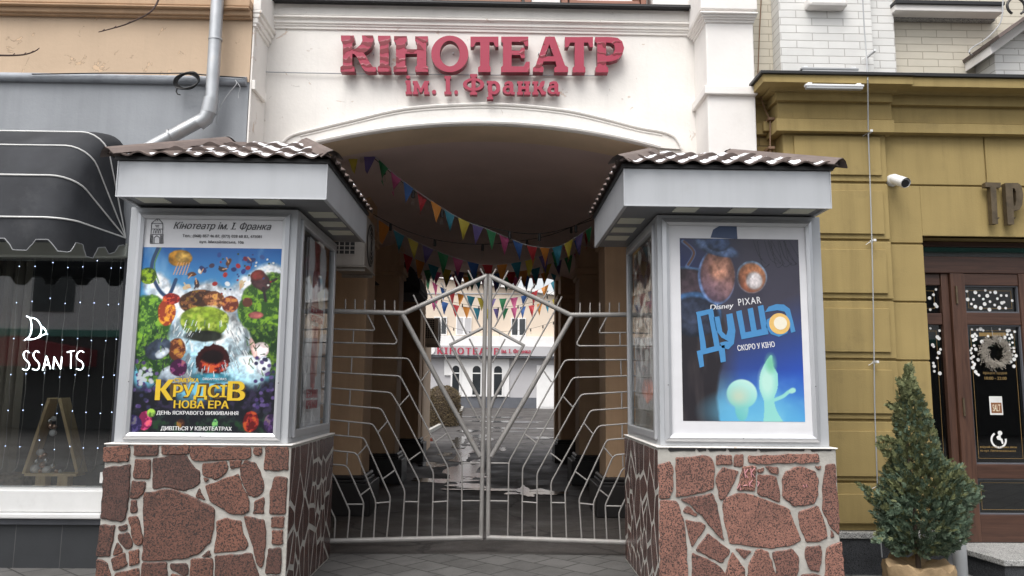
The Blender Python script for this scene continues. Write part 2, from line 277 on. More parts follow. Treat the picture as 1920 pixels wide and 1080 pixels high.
# ------------------------------------------------------------------ mesh builder
OFF = {}
class MB:
    def __init__(s): s.v = []; s.f = []
    def add(s, vs, fs):
        o = len(s.v); s.v += [tuple(p) for p in vs]; s.f += [tuple(i + o for i in f) for f in fs]; return s
    def box(s, x0, x1, y0, y1, z0, z1):
        x0, x1 = sorted((x0, x1)); y0, y1 = sorted((y0, y1)); z0, z1 = sorted((z0, z1))
        return s.add([(x0, y0, z0), (x1, y0, z0), (x1, y1, z0), (x0, y1, z0), (x0, y0, z1), (x1, y0, z1), (x1, y1, z1), (x0, y1, z1)],
                     [(0, 3, 2, 1), (4, 5, 6, 7), (0, 1, 5, 4), (1, 2, 6, 5), (2, 3, 7, 6), (3, 0, 4, 7)])
    def prism(s, poly, y0, y1):           # polygon in xz, extruded along y (y0 nearer the camera)
        a = sum(poly[i][0] * poly[(i + 1) % len(poly)][1] - poly[(i + 1) % len(poly)][0] * poly[i][1] for i in range(len(poly)))
        if a < 0: poly = poly[::-1]
        n = len(poly)
        return s.add([(x, y0, z) for x, z in poly] + [(x, y1, z) for x, z in poly],
                     [tuple(range(n)), tuple(range(2 * n - 1, n - 1, -1))] + [(i, i + n, (i + 1) % n + n, (i + 1) % n) for i in range(n)])
    def tube(s, pts, r, seg=8, cap=True, r1=None):
        pts = [Vector(p) for p in pts]; n = len(pts); rings = []
        up = None
        for i, p in enumerate(pts):
            a = pts[i] - pts[i - 1] if i else pts[1] - pts[0]
            b = pts[i + 1] - pts[i] if i < n - 1 else a
            a = a.normalized(); b = b.normalized(); t = (a + b)
            t = t.normalized() if t.length > 1e-6 else a
            if up is None:
                up = Vector((0, 0, 1)) if abs(t.z) < .9 else Vector((1, 0, 0))
            e1 = t.cross(up); e1 = e1.normalized() if e1.length > 1e-6 else t.orthogonal().normalized(); e2 = t.cross(e1).normalized()
            up = -e2 if e2.dot(up) < 0 else e2
            k = 1 / max(.45, math.sqrt(max(0.0, (1 + a.dot(b)) / 2)))
            rr = r if r1 is None else r + (r1 - r) * i / (n - 1)
            rings.append([p + (e1 * math.cos(2 * math.pi * j / seg) + e2 * math.sin(2 * math.pi * j / seg)) * rr * (1 if k < 1.0001 else (1 + (k - 1) * .6)) for j in range(seg)])
        vs = [q for rg in rings for q in rg]; fs = []
        for i in range(n - 1):
            for j in range(seg):
                k2 = (j + 1) % seg; fs.append((i * seg + j, i * seg + k2, (i + 1) * seg + k2, (i + 1) * seg + j))
        if cap: fs += [tuple(range(seg - 1, -1, -1)), tuple((n - 1) * seg + j for j in range(seg))]
        return s.add(vs, fs)
    def lathe(s, prof, c, seg=16, axis='Z'):
        vs, fs = [], []
        for r, h in prof:
            for j in range(seg):
                a = 2 * math.pi * j / seg; p = (r * math.cos(a), r * math.sin(a), h)
                if axis == 'Y': p = (p[0], -p[2], p[1])
                if axis == 'X': p = (p[2], p[0], p[1])
                vs.append((c[0] + p[0], c[1] + p[1], c[2] + p[2]))
        n = len(prof)
        for i in range(n - 1):
            for j in range(seg):
                k = (j + 1) % seg; fs.append((i * seg + j, i * seg + k, (i + 1) * seg + k, (i + 1) * seg + j))
        fs += [tuple(range(seg - 1, -1, -1)), tuple((n - 1) * seg + j for j in range(seg))]
        return s.add(vs, fs)
    def sphere(s, c, r, seg=12):
        n = max(6, seg // 2 + 1)
        return s.lathe([(max(1e-4, r * math.sin(math.pi * i / n)), -r * math.cos(math.pi * i / n)) for i in range(n + 1)], c, seg)
    def build(s, name, m, parent=None, smooth=False, bevel=0, seg=2):
        off = OFF.get(parent.name, Vector((0, 0, 0))) if parent else Vector((0, 0, 0))
        me = bpy.data.meshes.new(name)
        me.from_pydata([(x - off.x, y - off.y, z - off.z) for x, y, z in s.v], [], s.f)
        bm = bmesh.new(); bm.from_mesh(me)
        bmesh.ops.recalc_face_normals(bm, faces=bm.faces) if len(bm.faces) < 60000 and s.__dict__.get('fixn', True) else None
        if bevel:
            es = [e for e in bm.edges if len(e.link_faces) == 2 and e.calc_face_angle(0) > .5]
            bmesh.ops.bevel(bm, geom=es, offset=bevel, segments=seg, profile=.5, affect='EDGES', clamp_overlap=True)
        if smooth:
            for f in bm.faces: f.smooth = True
            for e in bm.edges:
                if len(e.link_faces) == 2 and e.calc_face_angle(0) > R(38): e.smooth = False
        bm.to_mesh(me); bm.free()
        if m: me.materials.append(m)
        o = bpy.data.objects.new(name, me); C.objects.link(o)
        if parent: o.parent = parent; OFF[o.name] = off
        else: OFF[o.name] = Vector((0, 0, 0))
        return o
def tag(o, label=None, cat=None, group=None, kind=None):
    if label: o['label'] = label
    if cat: o['category'] = cat
    if group: o['group'] = group
    if kind: o['kind'] = kind
    return o
def thing(name, label, cat, loc, group=None):
    o = bpy.data.objects.new(name, None); C.objects.link(o); o.location = loc; o.empty_display_size = .1
    OFF[o.name] = Vector(loc); return tag(o, label, cat, group)
def boxobj(name, m, parent, x0, x1, y0, y1, z0, z1, bevel=0.004): return MB().box(x0, x1, y0, y1, z0, z1).build(name, m, parent, bevel=bevel)
def curve_mesh(cu):
    ob = bpy.data.objects.new('tmp', cu); C.objects.link(ob)
    dg = bpy.context.evaluated_depsgraph_get(); dg.update()
    me = bpy.data.meshes.new_from_object(ob.evaluated_get(dg))
    vs = [v.co.copy() for v in me.vertices]; fs = [tuple(p.vertices) for p in me.polygons]
    bpy.data.objects.remove(ob); bpy.data.curves.remove(cu); bpy.data.meshes.remove(me); return vs, fs
_tc = {}
def text_geo(txt, weight=0, ext=.0, shear=0, spacing=1.0, align='LEFT', linesp=1, rows=44):
    """lettering cut into thin horizontal runs (non-zero winding, so glyphs drawn from overlapping strokes fill cleanly)"""
    key = (txt, weight, spacing, align, linesp)
    if key in _tc: return _tc[key]
    cu = bpy.data.curves.new('t', 'FONT'); cu.body = txt; cu.size = 1; cu.space_character = spacing; cu.align_x = align; cu.space_line = linesp
    ob = bpy.data.objects.new('tmp', cu); C.objects.link(ob); dg = bpy.context.evaluated_depsgraph_get(); dg.update(); ev = ob.evaluated_get(dg); c2 = ev.to_curve(dg); segs = []
    for sp in c2.splines:
        bp = sp.bezier_points; n = len(bp); lp = []
        for k in range(n):
            a, b = bp[k], bp[(k + 1) % n]; p0, p1, p2, p3 = a.co, a.handle_right, b.handle_left, b.co
            straight = (p1 - p0).cross(p3 - p0).length < 1e-4 and (p2 - p0).cross(p3 - p0).length < 1e-4
            for q in range(1 if straight else 5):
                t = q / 5; lp.append(tuple((p0 * (1 - t) ** 3 + p1 * 3 * t * (1 - t) ** 2 + p2 * 3 * t * t * (1 - t) + p3 * t ** 3)[:2]))
        segs += [(lp[k], lp[(k + 1) % len(lp)]) for k in range(len(lp))]
    ev.to_curve_clear(); bpy.data.objects.remove(ob); bpy.data.curves.remove(cu); V, F = [], []
    if segs:
        y0 = min(a[1] for a, b in segs); y1 = max(a[1] for a, b in segs); nr = max(10, int((y1 - y0) * rows)); h = (y1 - y0) / nr
        for r in range(nr):
            y = y0 + (r + .5) * h; xs = sorted((a[0] + (b[0] - a[0]) * (y - a[1]) / (b[1] - a[1]), 1 if b[1] > a[1] else -1) for a, b in segs if (a[1] > y) != (b[1] > y))
            w = 0; start = None; runs = []
            for x, d in xs:
                if w == 0: start = x
                w += d
                if w == 0:
                    if runs and start - weight <= runs[-1][1] + weight: runs[-1][1] = x
                    else: runs.append([start, x])
            for xa, xb in runs:
                xa -= weight; xb += weight; o = len(V); ya, yb = y - h / 2, y + h / 2
                V += [Vector(p) for p in ((xa, ya, .5), (xb, ya, .5), (xb, yb, .5), (xa, yb, .5), (xa, ya, -.5), (xb, ya, -.5), (xb, yb, -.5), (xa, yb, -.5))]
                F += [(o, o + 1, o + 2, o + 3), (o, o + 3, o + 7, o + 4), (o + 1, o + 5, o + 6, o + 2)]
    _tc[key] = (V, F); return _tc[key]
def text_fit(mb, txt, x0, x1, z0, z1, y, depth=.002, weight=0, shear=0, spacing=1.0, rot=0, align='LEFT', frame=None, linesp=1):
    """lettering scaled to the box x0..x1, z0..z1 on the plane y, raised by depth towards the viewer; frame maps (a, b, c) elsewhere"""
    vs, fs = text_geo(txt, weight, .5, 0, spacing, align, linesp)
    if not vs: return mb
    vs = [Vector((v.x + shear * v.y, v.y, v.z)) for v in vs]
    ax = min(v.x for v in vs); bx = max(v.x for v in vs); ay = min(v.y for v in vs); by = max(v.y for v in vs)
    cx, cz = (x0 + x1) / 2, (z0 + z1) / 2; cr, sr = math.cos(rot), math.sin(rot)
    out = []
    for v in vs:
        a = x0 + (v.x - ax) / (bx - ax) * (x1 - x0) - cx; b = z0 + (v.y - ay) / (by - ay) * (z1 - z0) - cz
        a, b = a * cr - b * sr + cx, a * sr + b * cr + cz
        c = y - depth * (v.z + .5)
        out.append(frame(a, b, c) if frame else (a, c, b))
    return mb.add(out, fs)
def loops_fit(mb, loops, conv, y, depth, bevel=0):
    """outline with holes (first loop outer) in photo pixels, conv -> (x, z); raised by depth from plane y"""
    cu = bpy.data.curves.new('o', 'CURVE'); cu.dimensions = '2D'; cu.fill_mode = 'BOTH'; cu.extrude = .5; cu.resolution_u = 2
    for lp in loops:
        sp = cu.splines.new('POLY'); sp.points.add(len(lp) - 1); sp.use_cyclic_u = True
        for k, q in enumerate(lp):
            x, z = conv(*q); sp.points[k].co = (x, z, 0, 1)
    vs, fs = curve_mesh(cu)
    return mb.add([(v.x, y - depth * (v.z + .5), v.y) for v in vs], fs)
def lerp(a, b, t): return a + (b - a) * t
def smooth_path(pts, n=6):
    """Catmull-Rom through points"""
    pts = [Vector(p) for p in pts]; out = []
    for i in range(len(pts) - 1):
        p0 = pts[max(0, i - 1)]; p1 = pts[i]; p2 = pts[i + 1]; p3 = pts[min(len(pts) - 1, i + 2)]
        for k in range(n):
            t = k / n
            out.append(.5 * ((2 * p1) + (p2 - p0) * t + (2 * p0 - 5 * p1 + 4 * p2 - p3) * t * t + (3 * p1 - p0 - 3 * p2 + p3) * t ** 3))
    out.append(pts[-1]); return out
# ================================================================== THE GROUND
def gz(Y): return max(0.0, (Y - 18.2) * .0195)
def sheet(name, pts, m, kind='structure'):
    o = MB().add(pts, [tuple(range(len(pts)))]).build(name, m); tag(o, kind=kind); return o
sheet('ground', [(-150, -120, -.03), (150, -120, -.03), (150, 160, -.03), (-150, 160, -.03)], M['asphalt'])
sheet('pavement', [(-40, -2.5, 0), (40, -2.5, 0), (40, 7.72, 0), (-40, 7.72, 0)], M['paver'])
sheet('street', [(-60, -40, -.015), (60, -40, -.015), (60, -2.5, -.015), (-60, -2.5, -.015)], M['asphalt'])
b = MB()
ys = [7.72, 9, 12, 15, 18.2, 22, 30, 43, 48]
for k in range(len(ys) - 1):
    w0 = 2.1 if ys[k] < 18 else 14; w1 = 2.1 if ys[k] < 18 else 14
    b.add([(-w0 - .14, ys[k], gz(ys[k]) + .002), (w0 - .14, ys[k], gz(ys[k]) + .002), (w1 - .14, ys[k + 1], gz(ys[k + 1]) + .002), (-w1 - .14, ys[k + 1], gz(ys[k + 1]) + .002)], [(0, 1, 2, 3)])
tag(b.build('asphalt_drive', M['asphalt']), kind='structure')
XC = -.14
PZ = [.0045]
def puddle(cx, cy, rx, ry, seed, n=44):
    PZ[0] += .0005
    r = random.Random(seed); ph = [r.uniform(0, 6.28) for _ in range(6)]; pts = []
    for k in range(n):
        a = 2 * math.pi * k / n
        q = 1 + .22 * math.sin(2 * a + ph[0]) + .16 * math.sin(3 * a + ph[1]) + .15 * math.sin(5 * a + ph[2]) + .10 * math.sin(8 * a + ph[3]) + .07 * math.sin(13 * a + ph[4])
        y = cy + ry * q * math.sin(a); pts.append((cx + rx * q * math.cos(a), y, gz(y) + PZ[0]))
    o = MB().add(pts, [tuple(range(n))]).build('puddle', M['water']); tag(o, kind='structure'); return o
for k, a in enumerate([(-.62, 15.2, .26, 1.9, 1), (-.75, 19.2, .24, 1.5, 2), (.60, 12.2, .34, .36, 3), (-.95, 13.6, .45, .35, 4), (-.45, 12.9, .34, .28, 5), (-1.05, 22.5, .22, 1.2, 6), (.9, 27.5, 1.3, .35, 7), (-.6, 24, .3, .8, 8), (-1.35, 16.3, .3, .5, 9), (.42, 26, .5, .3, 12), (-.35, 14.4, .16, .5, 13), (-.8, 17.4, .16, .6, 14), (-.45, 17.0, .10, .5, 15), (-1.0, 20.6, .14, .5, 16), (-.6, 21.3, .16, .7, 17), (-.25, 22.8, .22, .5, 18), (.15, 20, .12, .4, 19), (-1.2, 18.6, .16, .35, 20), (-.15, 12.4, .5, .10, 21), (.2, 12.3, .45, .05, 22), (-.9, 26, .4, .5, 23), (.5, 31, 1.6, .5, 24), (-.3, 34, 1.4, .6, 25), (1.3, 23.5, .5, .3, 26), (.45, 12.2, .12, .5, 27), (.9, 12.0, .18, .18, 28)]): puddle(*a)
# ================================================================== THE CINEMA BUILDING
YF, YB = 7.5, 8.0
cin = thing('cinema_building', 'white plastered cinema front with a wide low arch over a dark gated passage', 'building', (XC, YF, 0))
xe = X(469, 120, 7.05)                       # party line with the left house
xri = X(1297, 190, 7.5); xrf = X(1326, 160, 7.05); xro = X(1416, 160, 7.05)
arc_px = [(560, 282), (590, 275), (660, 259), (727, 246), (800, 238), (880, 235), (960, 238), (1040, 247), (1120, 259), (1200, 273), (1240, 281)]
arc = np.array([[X(u, v, YF), Z(u, v, YF)] for u, v in arc_px])
pf = np.polyfit(arc[:, 0], arc[:, 1], 2)
def az_(x): return float(np.polyval(pf, x))
xm = -pf[1] / (2 * pf[0]); HW = 1.72; XA, XB = xm - HW, xm + HW
ztop = Z(900, 11, 7.42)
NA = 40; axs = [lerp(XA, XB, k / NA) for k in range(NA + 1)]
b = MB()
for k in range(NA):                          # the wall over the arch, solid, with its soffit
    x0, x1 = axs[k], axs[k + 1]; z0, z1 = az_(x0), az_(x1)
    b.add([(x0, YF, z0), (x1, YF, z1), (x1, YF, ztop), (x0, YF, ztop), (x0, YB, z0), (x1, YB, z1), (x1, YB, ztop), (x0, YB, ztop)], [(0, 1, 2, 3), (4, 7, 6, 5)])
for x0, x1 in ((xe, XA), (XB, xrf + .02)):
    b.box(x0, x1, YF, YB, 0, ztop)
b.fixn = False
wall = b.build('front_wall', M['white_plaster'], cin)
b = MB(); b.fixn = False
for k in range(NA): b.add([(axs[k], YF + .002, az_(axs[k])), (axs[k + 1], YF + .002, az_(axs[k + 1])), (axs[k + 1], YB, az_(axs[k + 1])), (axs[k], YB, az_(axs[k]))], [(0, 3, 2, 1)])
b.build('arch_soffit', M['soffit_arch'], cin)
# arch moulding: flat band between two round rims
def arc_path(px, Y): return smooth_path([P(u, v, Y) for u, v in px], 6)
outer = arc_path([(524, 281), (530, 268), (548, 254), (590, 243), (660, 226), (760, 204), (875, 196), (960, 197), (1060, 207), (1130, 222), (1200, 240), (1240, 247), (1266, 258), (1278, 280)], YF - .03)
inner = [Vector((x, YF - .03, az_(x) + .02)) for x in axs]
def on_path(path, t):
    L = [0]
    for i in range(1, len(path)): L.append(L[-1] + (path[i] - path[i - 1]).length)
    s = t * L[-1]
    for i in range(1, len(path)):
        if L[i] >= s: return path[i - 1].lerp(path[i], (s - L[i - 1]) / max(1e-9, L[i] - L[i - 1]))
    return path[-1]
b = MB(); n = 60
o_ = [on_path(outer, k / n) for k in range(n + 1)]; i_ = [on_path(inner, k / n) for k in range(n + 1)]
vs = [p for k in range(n + 1) for p in (o_[k], i_[k], o_[k] + Vector((0, .035, 0)), i_[k] + Vector((0, .035, 0)))]
b.add(vs, [f for k in range(n) for f in ((4 * k, 4 * k + 1, 4 * k + 5, 4 * k + 4), (4 * k, 4 * k + 4, 4 * k + 6, 4 * k + 2), (4 * k + 1, 4 * k + 3, 4 * k + 7, 4 * k + 5))])
b.tube([p + Vector((0, -.006, 0)) for p in o_], .017, 8); b.tube([p + Vector((0, -.012, .006)) for p in i_], .024, 8)
b.tube([p + Vector((0, -.002, -.035)) for p in o_[4:-4]], .008, 6)
b.build('arch_moulding', M['white_plaster'], cin, smooth=True)
# cornice under the window sill: layers run along the wall and return on the pilasters
def cornice_layers(u):
    return [(12, 34, .05), (34, 38, .075), (38, 42, .055), (42, 49, .045), (49, 54, .03), (54, 60, .018)]
b = MB(); xli = X(490, 100, YF)
for v0, v1, pr in cornice_layers(0):
    z1, z0 = Z(900, v0, YF - pr), Z(900, v1, YF - pr)
    b.box(xli - .05, xri + .06, YF - pr, YF + .001 * pr, z0 + .001, z1)
b.build('cornice', M['white_plaster'], cin, bevel=.006)
# right pilaster with its own cornice and necking
b = MB(); b.box(xrf, xro, 7.05, 7.6, 0, 6.6); b.build('pilaster', M['white_paint'], cin, bevel=.012)
b = MB()
for v0, v1, pr in [(-60, 17, .07), (17, 21, .05), (21, 25, .085), (25, 31, .06), (31, 36, .04), (36, 42, .02)]:
    z1, z0 = Z(1370, v0, 7.05 - pr), Z(1370, v1, 7.05 - pr)
    b.box(xrf - pr * .9, xro + pr * .3, 7.05 - pr, 7.5, z0 + .001, z1)
b.build('pilaster_cornice', M['white_paint'], cin, bevel=.008)
b = MB(); z1, z0 = Z(1370, 161, 7.02), Z(1370, 177, 7.02)
b.box(xrf - .035, xro + .01, 7.01, 7.5, z0, z1)
b.build('pilaster_necking', M['white_paint'], cin, bevel=.008)
# left return of the front: the white flank of the left pilaster
b = MB(); b.box(xe + .004, xe + .02, 7.06, 7.5, 0, 6.6); b.build('pilaster', M['white_plaster'], cin)
b = MB()
for v0, v1, pr in [(-60, 20, .06), (20, 26, .075), (26, 34, .055), (34, 44, .035), (44, 50, .02)]:
    z1, z0 = Z(475, v0, 7.05), Z(475, v1, 7.05)
    b.box(xe + .005, xe + .02 + pr, 7.05 - pr * .3, 7.5, z0 + .001, z1)
b.build('pilaster_cornice', M['white_plaster'], cin, bevel=.007)
b = MB(); z1, z0 = Z(485, 160, 7.2), Z(485, 178, 7.2); b.box(xe + .021, xe + .055, 7.06, 7.42, z0, z1)
b.build('pilaster_necking', M['white_plaster'], cin, bevel=.007)
# windows over the sill
zs = ztop
b = MB(); b.box(xli - .02, xri + .02, 7.36, 7.62, zs, zs + .022); b.tube([(xli, 7.365, zs - .004), (xri, 7.365, zs - .004)], .012, 6)
b.build('window_sill_flashing', M['black'], cin)
b = MB(); b.box(xe, xro, 7.72, 7.99, zs + .02, 6.6); b.build('upper_wall', M['white_paint'], cin)
for u0, u1, pv in ((591, 742, 1), (826, 978, 1), (1067, 1199, 1)):
    x0, x1 = X(u0, 5, 7.55), X(u1, 5, 7.55); z0, z1 = zs + .024, zs + 1.35
    f = MB(); w = .075; wb = .115
    f.box(x0, x1, 7.52, 7.60, z0, z0 + wb); f.box(x0, x1, 7.52, 7.60, z1 - w, z1); f.box(x0, x0 + w, 7.52, 7.60, z0 + wb, z1 - w); f.box(x1 - w, x1, 7.52, 7.60, z0 + wb, z1 - w)
    fr = f.build('window', M['brown_frame'], cin, bevel=.008)
    boxobj('pane', M['court_white'], fr, x0 + w, x1 - w, 7.57, 7.58, z0 + wb, z1 - w, 0)
for u0, u1 in ((512, 584), (757, 810), (997, 1050), (1222, 1292)):
    bb = MB(); x0, x1 = X(u0, 5, 7.5), X(u1, 5, 7.5); bb.box(x0, x1, 7.46, 7.71, zs + .026, zs + 1.3); bb.build('window_pier', M['white_paint'], cin, bevel=.01)
for u0, u1 in ((744, 756), (812, 825), (984, 996), (1052, 1065), (1202, 1212)):
    bb = MB(); bb.box(X(u0, 5, 7.5), X(u1, 5, 7.5), 7.50, 7.71, zs + .026, zs + 1.3); bb.build('window_jamb', M['brown_frame'], cin, bevel=.006)
# the passage
YE = 17.7; xl, xr = XC - 2.01, XC + 2.01
zend = Z(925, 517, YE)
b = MB(); b.fixn = False
NV = 24
def vz(x): t = (x - XC) / 2.01; return az_(xm) + .05 - .34 * t * t
vx = [lerp(xl, xr, k / NV) for k in range(NV + 1)]
for k in range(NV):
    for a0, a1 in ((YB - .02, 11), (11, 14.5), (14.5, YE + .02)):
        b.add([(vx[k], a0, vz(vx[k])), (vx[k + 1], a0, vz(vx[k + 1])), (vx[k + 1], a1, vz(vx[k + 1])), (vx[k], a1, vz(vx[k]))], [(0, 3, 2, 1)])
b.build('vault', M['vault'], cin, smooth=True)
boxobj('vault_light_block', M['vault'], cin, xl - .8, xr + .8, YB + .003, YE + .3, 5.0, 5.3, 0)  # unseen slab added above the vault to keep daylight out of the passage
boxobj('passage_wall', M['passage_wall'], cin, xl - .5, xl, YB + .002, YE - .002, 0, 5.0, 0)
boxobj('passage_wall', M['passage_wall'], cin, xr, xr + .5, YB + .002, YE - .002, 0, 5.0, 0)
b = MB(); b.box(xl - .6, XC - 1.55, YE, YE + .35, 0, 5); b.box(XC + 1.47, xr + .6, YE, YE + .35, 0, 5); b.box(XC - 1.549, XC + 1.469, YE, YE + .35, zend, 5)
b.build('passage_end_wall', M['passage_wall'], cin)
for sx, hw in ((-1, 1.55), (1, 1.53)):
    for k, Y in enumerate((9.9, 13.1, 16.9)):
        x0 = XC + sx * hw; x1 = XC + sx * 2.005
        pr = boxobj('pier', M['passage_wall'], cin, x0, x1, Y, Y + .62, .44, 4.6, .02)
        bb = MB(); bb.box(x0 - sx * .13, x1, Y - .07, Y + .69, .004, .40); bb.box(x0 - sx * .07, x1, Y - .04, Y + .66, .40, .44)
        bb.tube([(x0 - sx * .03, Y - .02, .47), (x0 - sx * .03, Y + .64, .47)], .03, 8); bb.tube([(x0 - sx * .03, Y - .02, .47), (x1, Y - .02, .47)], .03, 8)
        bb.build('base', M['pier_base'], pr, bevel=.012)
        cc = MB(); cc.box(x0 - sx * .07, x1, Y - .05, Y + .67, 3.55, 3.66); cc.box(x0 - sx * .04, x1, Y - .03, Y + .65, 3.48, 3.55); cc.build('capital', M['passage_wall'], pr, bevel=.012)
# ================================================================== LEFT HOUSE WITH THE SHOP
YL = 7.05
sh = thing('shop_house', 'old house with tan plaster above and grey render around a shop window', 'building', (-4.6, YL, 0))
zled = Z(200, 149, YL)
boxobj('upper_wall', M['tan'], sh, -11, xe, YL, YL + .4, zled, 6.8, 0)
b = MB()
for v0, v1, pr in ((-8, 7, .10), (7, 11, .12), (11, 24, .075), (24, 30, .045)):
    b.box(-11, xe + .0, YL - pr, YL, Z(200, v1, YL - pr) + .001, Z(200, v0, YL - pr))
b.build('moulding', M['tan_trim'], sh, bevel=.012)
b = MB(); b.tube([(-11, YL - .01, zled), (-4, YL - .012, zled + .004), (xe - .02, YL - .01, zled)], .042, 10); b.build('ledge', M['grey_ledge'], sh, smooth=True)
xw = X(222, 700, YL); zh0 = Z(100, 480, YL); zh1 = Z(100, 455, YL); zsl1 = Z(100, 917, YL); zsl0 = Z(100, 970, YL)
b = MB(); b.box(-11, xw, YL + .01, YL + .4, zh1, zled - .0); b.box(xw, xe - .003, YL + .01, YL + .4, 0, zled)
b.build('lower_wall', M['grey_wall'], sh)
b = MB(); b.box(-11, xw - .001, YL - .02, YL + .10, zh0, zh1 - .001); b.build('window_head', M['winframe'], sh, bevel=.006)
b = MB(); b.box(-11, xw - .02, YL - .06, YL + .2, zsl0 + .05, zsl1); b.box(-11, xw - .02, YL - .09, YL + .2, zsl0, zsl0 + .048); b.build('sill', M['white_sill'], sh, bevel=.012)
b = MB(); b.box(-11, xw - .003, YL + .0, YL + .4, 0, zsl0 - .06); b.build('tiled_base', M['tile'], sh)
b = MB(); b.box(-11, xw - .003, YL - .035, YL + .4, zsl0 - .059, zsl0 - .001); b.build('base_ledge', M['court_dark'], sh, bevel=.006)
b = MB(); b.fixn = False                      # the window bay behind the glass
x0, x1, y0, y1, z0, z1 = -7.2, xw - .004, YL + .12, YL + 2.4, zsl1 - .03, zh1 - .01
b.add([(x0, y0, z0), (x1, y0, z0), (x1, y1, z0), (x0, y1, z0), (x0, y0, z1), (x1, y0, z1), (x1, y1, z1), (x0, y1, z1)], [(0, 1, 2, 3), (7, 6, 5, 4), (1, 5, 6, 2), (4, 0, 3, 7), (3, 2, 6, 7)])
b.build('shop_interior', M['interior'], sh)
win = MB().box(-7.2, xw - .002, YL + .10, YL + .106, zsl1 - .005, zh0 + .005).build('window', M['shopglass'], sh)
boxobj('glazing_bar', M['court_dark'], win, xw - .05, xw - .003, YL + .06, YL + .099, zsl1, zh0, .004)
# ================================================================== OCHRE HOUSE (RIGHT)
YP, YW = 7.0, 7.06
oc = thing('ochre_house', 'ochre rusticated house front with white brick above and a walnut door', 'building', (3.9, YP, 0))
xp0, xp1 = X(1470, 320, YP), X(1663, 320, YP)
xd0 = X(1736, 600, YW + .03); zd1 = Z(1800, 443, YW)
zg1 = Z(1600, 995, YP); zg0 = Z(1600, 1010, YP - .05); zcb = Z(1600, 250, YP)
zct = Z(1550, 141, 6.74)
boxobj('recess_wall', M['brick_ochre'], oc, xro + .004, xp0 + .01, 7.20, 7.7, 0, zct, 0)
boxobj('pilaster_core', M['ochre'], oc, xp0 + .004, xp1 - .004, YP + .025, 7.6, zg1, zct, 0)
joints = [250, 342, 450, 562, 674, 788, 904, 984]
blk = MB(); pan = MB()
tops = [257, 358, 468, 578, 693, 808, 926]; bots = [329, 439, 550, 660, 775, 893, 981]
for k in range(7):
    zt, zb = Z(1600, joints[k], YP) - .012, Z(1600, joints[k + 1], YP) + .012
    blk.box(xp0, xp1, YP, YP + .2, zb, zt)
    pan.box(xp0 + .10, xp1 - .06, YP - .022, YP - .0005, Z(1600, bots[k], YP), Z(1600, tops[k], YP))
blk.build('pilaster_block', M['ochre'], oc, bevel=.006); pan.build('pilaster_panel', M['ochre'], oc, bevel=.005)
zj = [Z(1700, v, YW) for v in (250, 347, 457, 566, 676, 790, 905, 984)]
b = MB(); b.box(xp1 - .003, 9, YW + .02, 7.6, zd1, zct); b.box(xp1 - .003, xd0 - .002, YW + .02, 7.6, zg1, zd1 + .002); b.build('wall_core', M['ochre'], oc)
b = MB(); xs = [xp1 + .002, X(1847, 300, YW), 9]
for k in range(2):
    b.box(xs[k] + .008, xs[k + 1] - .008, YW, YW + .1, zj[1] + .008, zj[0] - .008)
b.box(xs[0], xd0 + .0, YW, YW + .1, zj[2] + .01, zj[1] - .008); b.box(xd0, 9, YW, YW + .1, zd1, zj[1] - .008)
for k in range(2, 7): b.box(xs[0] + .004, xd0, YW, YW + .1, zj[k + 1] + .008, zj[k] - .008)
b.build('wall_block', M['ochre'], oc, bevel=.005)
rows_p = [(141, 155, .26), (172, 189, .08), (223, 246, .085)]
rows_w = [(146, 163, .26), (178, 198, .08), (232, 250, .085)]
for rows, u, Y0, xa, xb, cov in ((rows_p, 1550, YP, xp0, xp1, (155, 172, .24, .10)), (rows_w, 1800, YW, xp1, 9, (163, 178, .24, .10))):
    b = MB()
    for v0, v1, pr in rows:
        b.box(xa - (pr if xa == xp0 else -.05), xb + (pr * .6 if xa == xp0 else 0), Y0 - pr, Y0 + .3, Z(u, v1, Y0 - pr), Z(u, v0, Y0 - pr))
    v0, v1, pa, pb_ = cov; zt, zb = Z(u, v0, Y0 - pa), Z(u, v1, Y0 - pb_)
    prof = [(Y0 - pa, zt + .002)] + [(Y0 - lerp(pb_, pa, 1 - math.sin(t * math.pi / 2)), lerp(zt, zb, 1 - math.cos(t * math.pi / 2))) for t in [i / 6 for i in range(7)]] + [(Y0 + .2, zb), (Y0 + .2, zt + .002)]
    xx0 = xa - (.15 if xa == xp0 else -.05); xx1 = xb + (.08 if xa == xp0 else 0)
    npf = len(prof)
    b.add([(xx0, y, z) for y, z in prof] + [(xx1, y, z) for y, z in prof], [tuple(range(npf)), tuple(range(2 * npf - 1, npf - 1, -1))] + [(i, (i + 1) % npf, (i + 1) % npf + npf, i + npf) for i in range(npf)])
    b.box(xx0 + (.1 if xa == xp0 else -.04), xx1 - .02, Y0 - .03, Y0 + .3, Z(u, rows[2][0], Y0 - .03) + .002, Z(u, rows[1][1], Y0 - .03) - .002)
    b.build('cornice', M['ochre'], oc, bevel=.006)
b = MB()
b.box(xro + .02, xp0 - .03, 7.19, 7.24, Z(1440, 248, 7.2), Z(1440, 150, 7.2))
for v0, v1, pr in rows_p: b.box(xro + .005, xp0 - .02, 7.20 - pr * .6, 7.25, Z(1440, v1 + 4, 7.2 - pr), Z(1440, v0 + 6, 7.2 - pr))
b.build('cornice', M['ochre'], oc, bevel=.006)
b = MB(); b.box(xro + .09, xp0 + .0, 7.10, 7.195, Z(1440, 258, 7.3), Z(1440, 240, 7.3)); b.build('corbel', M['ochre'], oc, bevel=.006)
b = MB(); b.box(xp0 - .29, xp1 + .17, YP - .285, 7.6, zct + .001, zct + .03); b.box(xp1 + .171, 9, YW - .285, 7.6, Z(1800, 146, YW - .26) + .001, Z(1800, 146, YW - .26) + .035)
b.box(xro + .004, xp0 - .291, 7.15, 7.5, zct - .005, zct + .025)
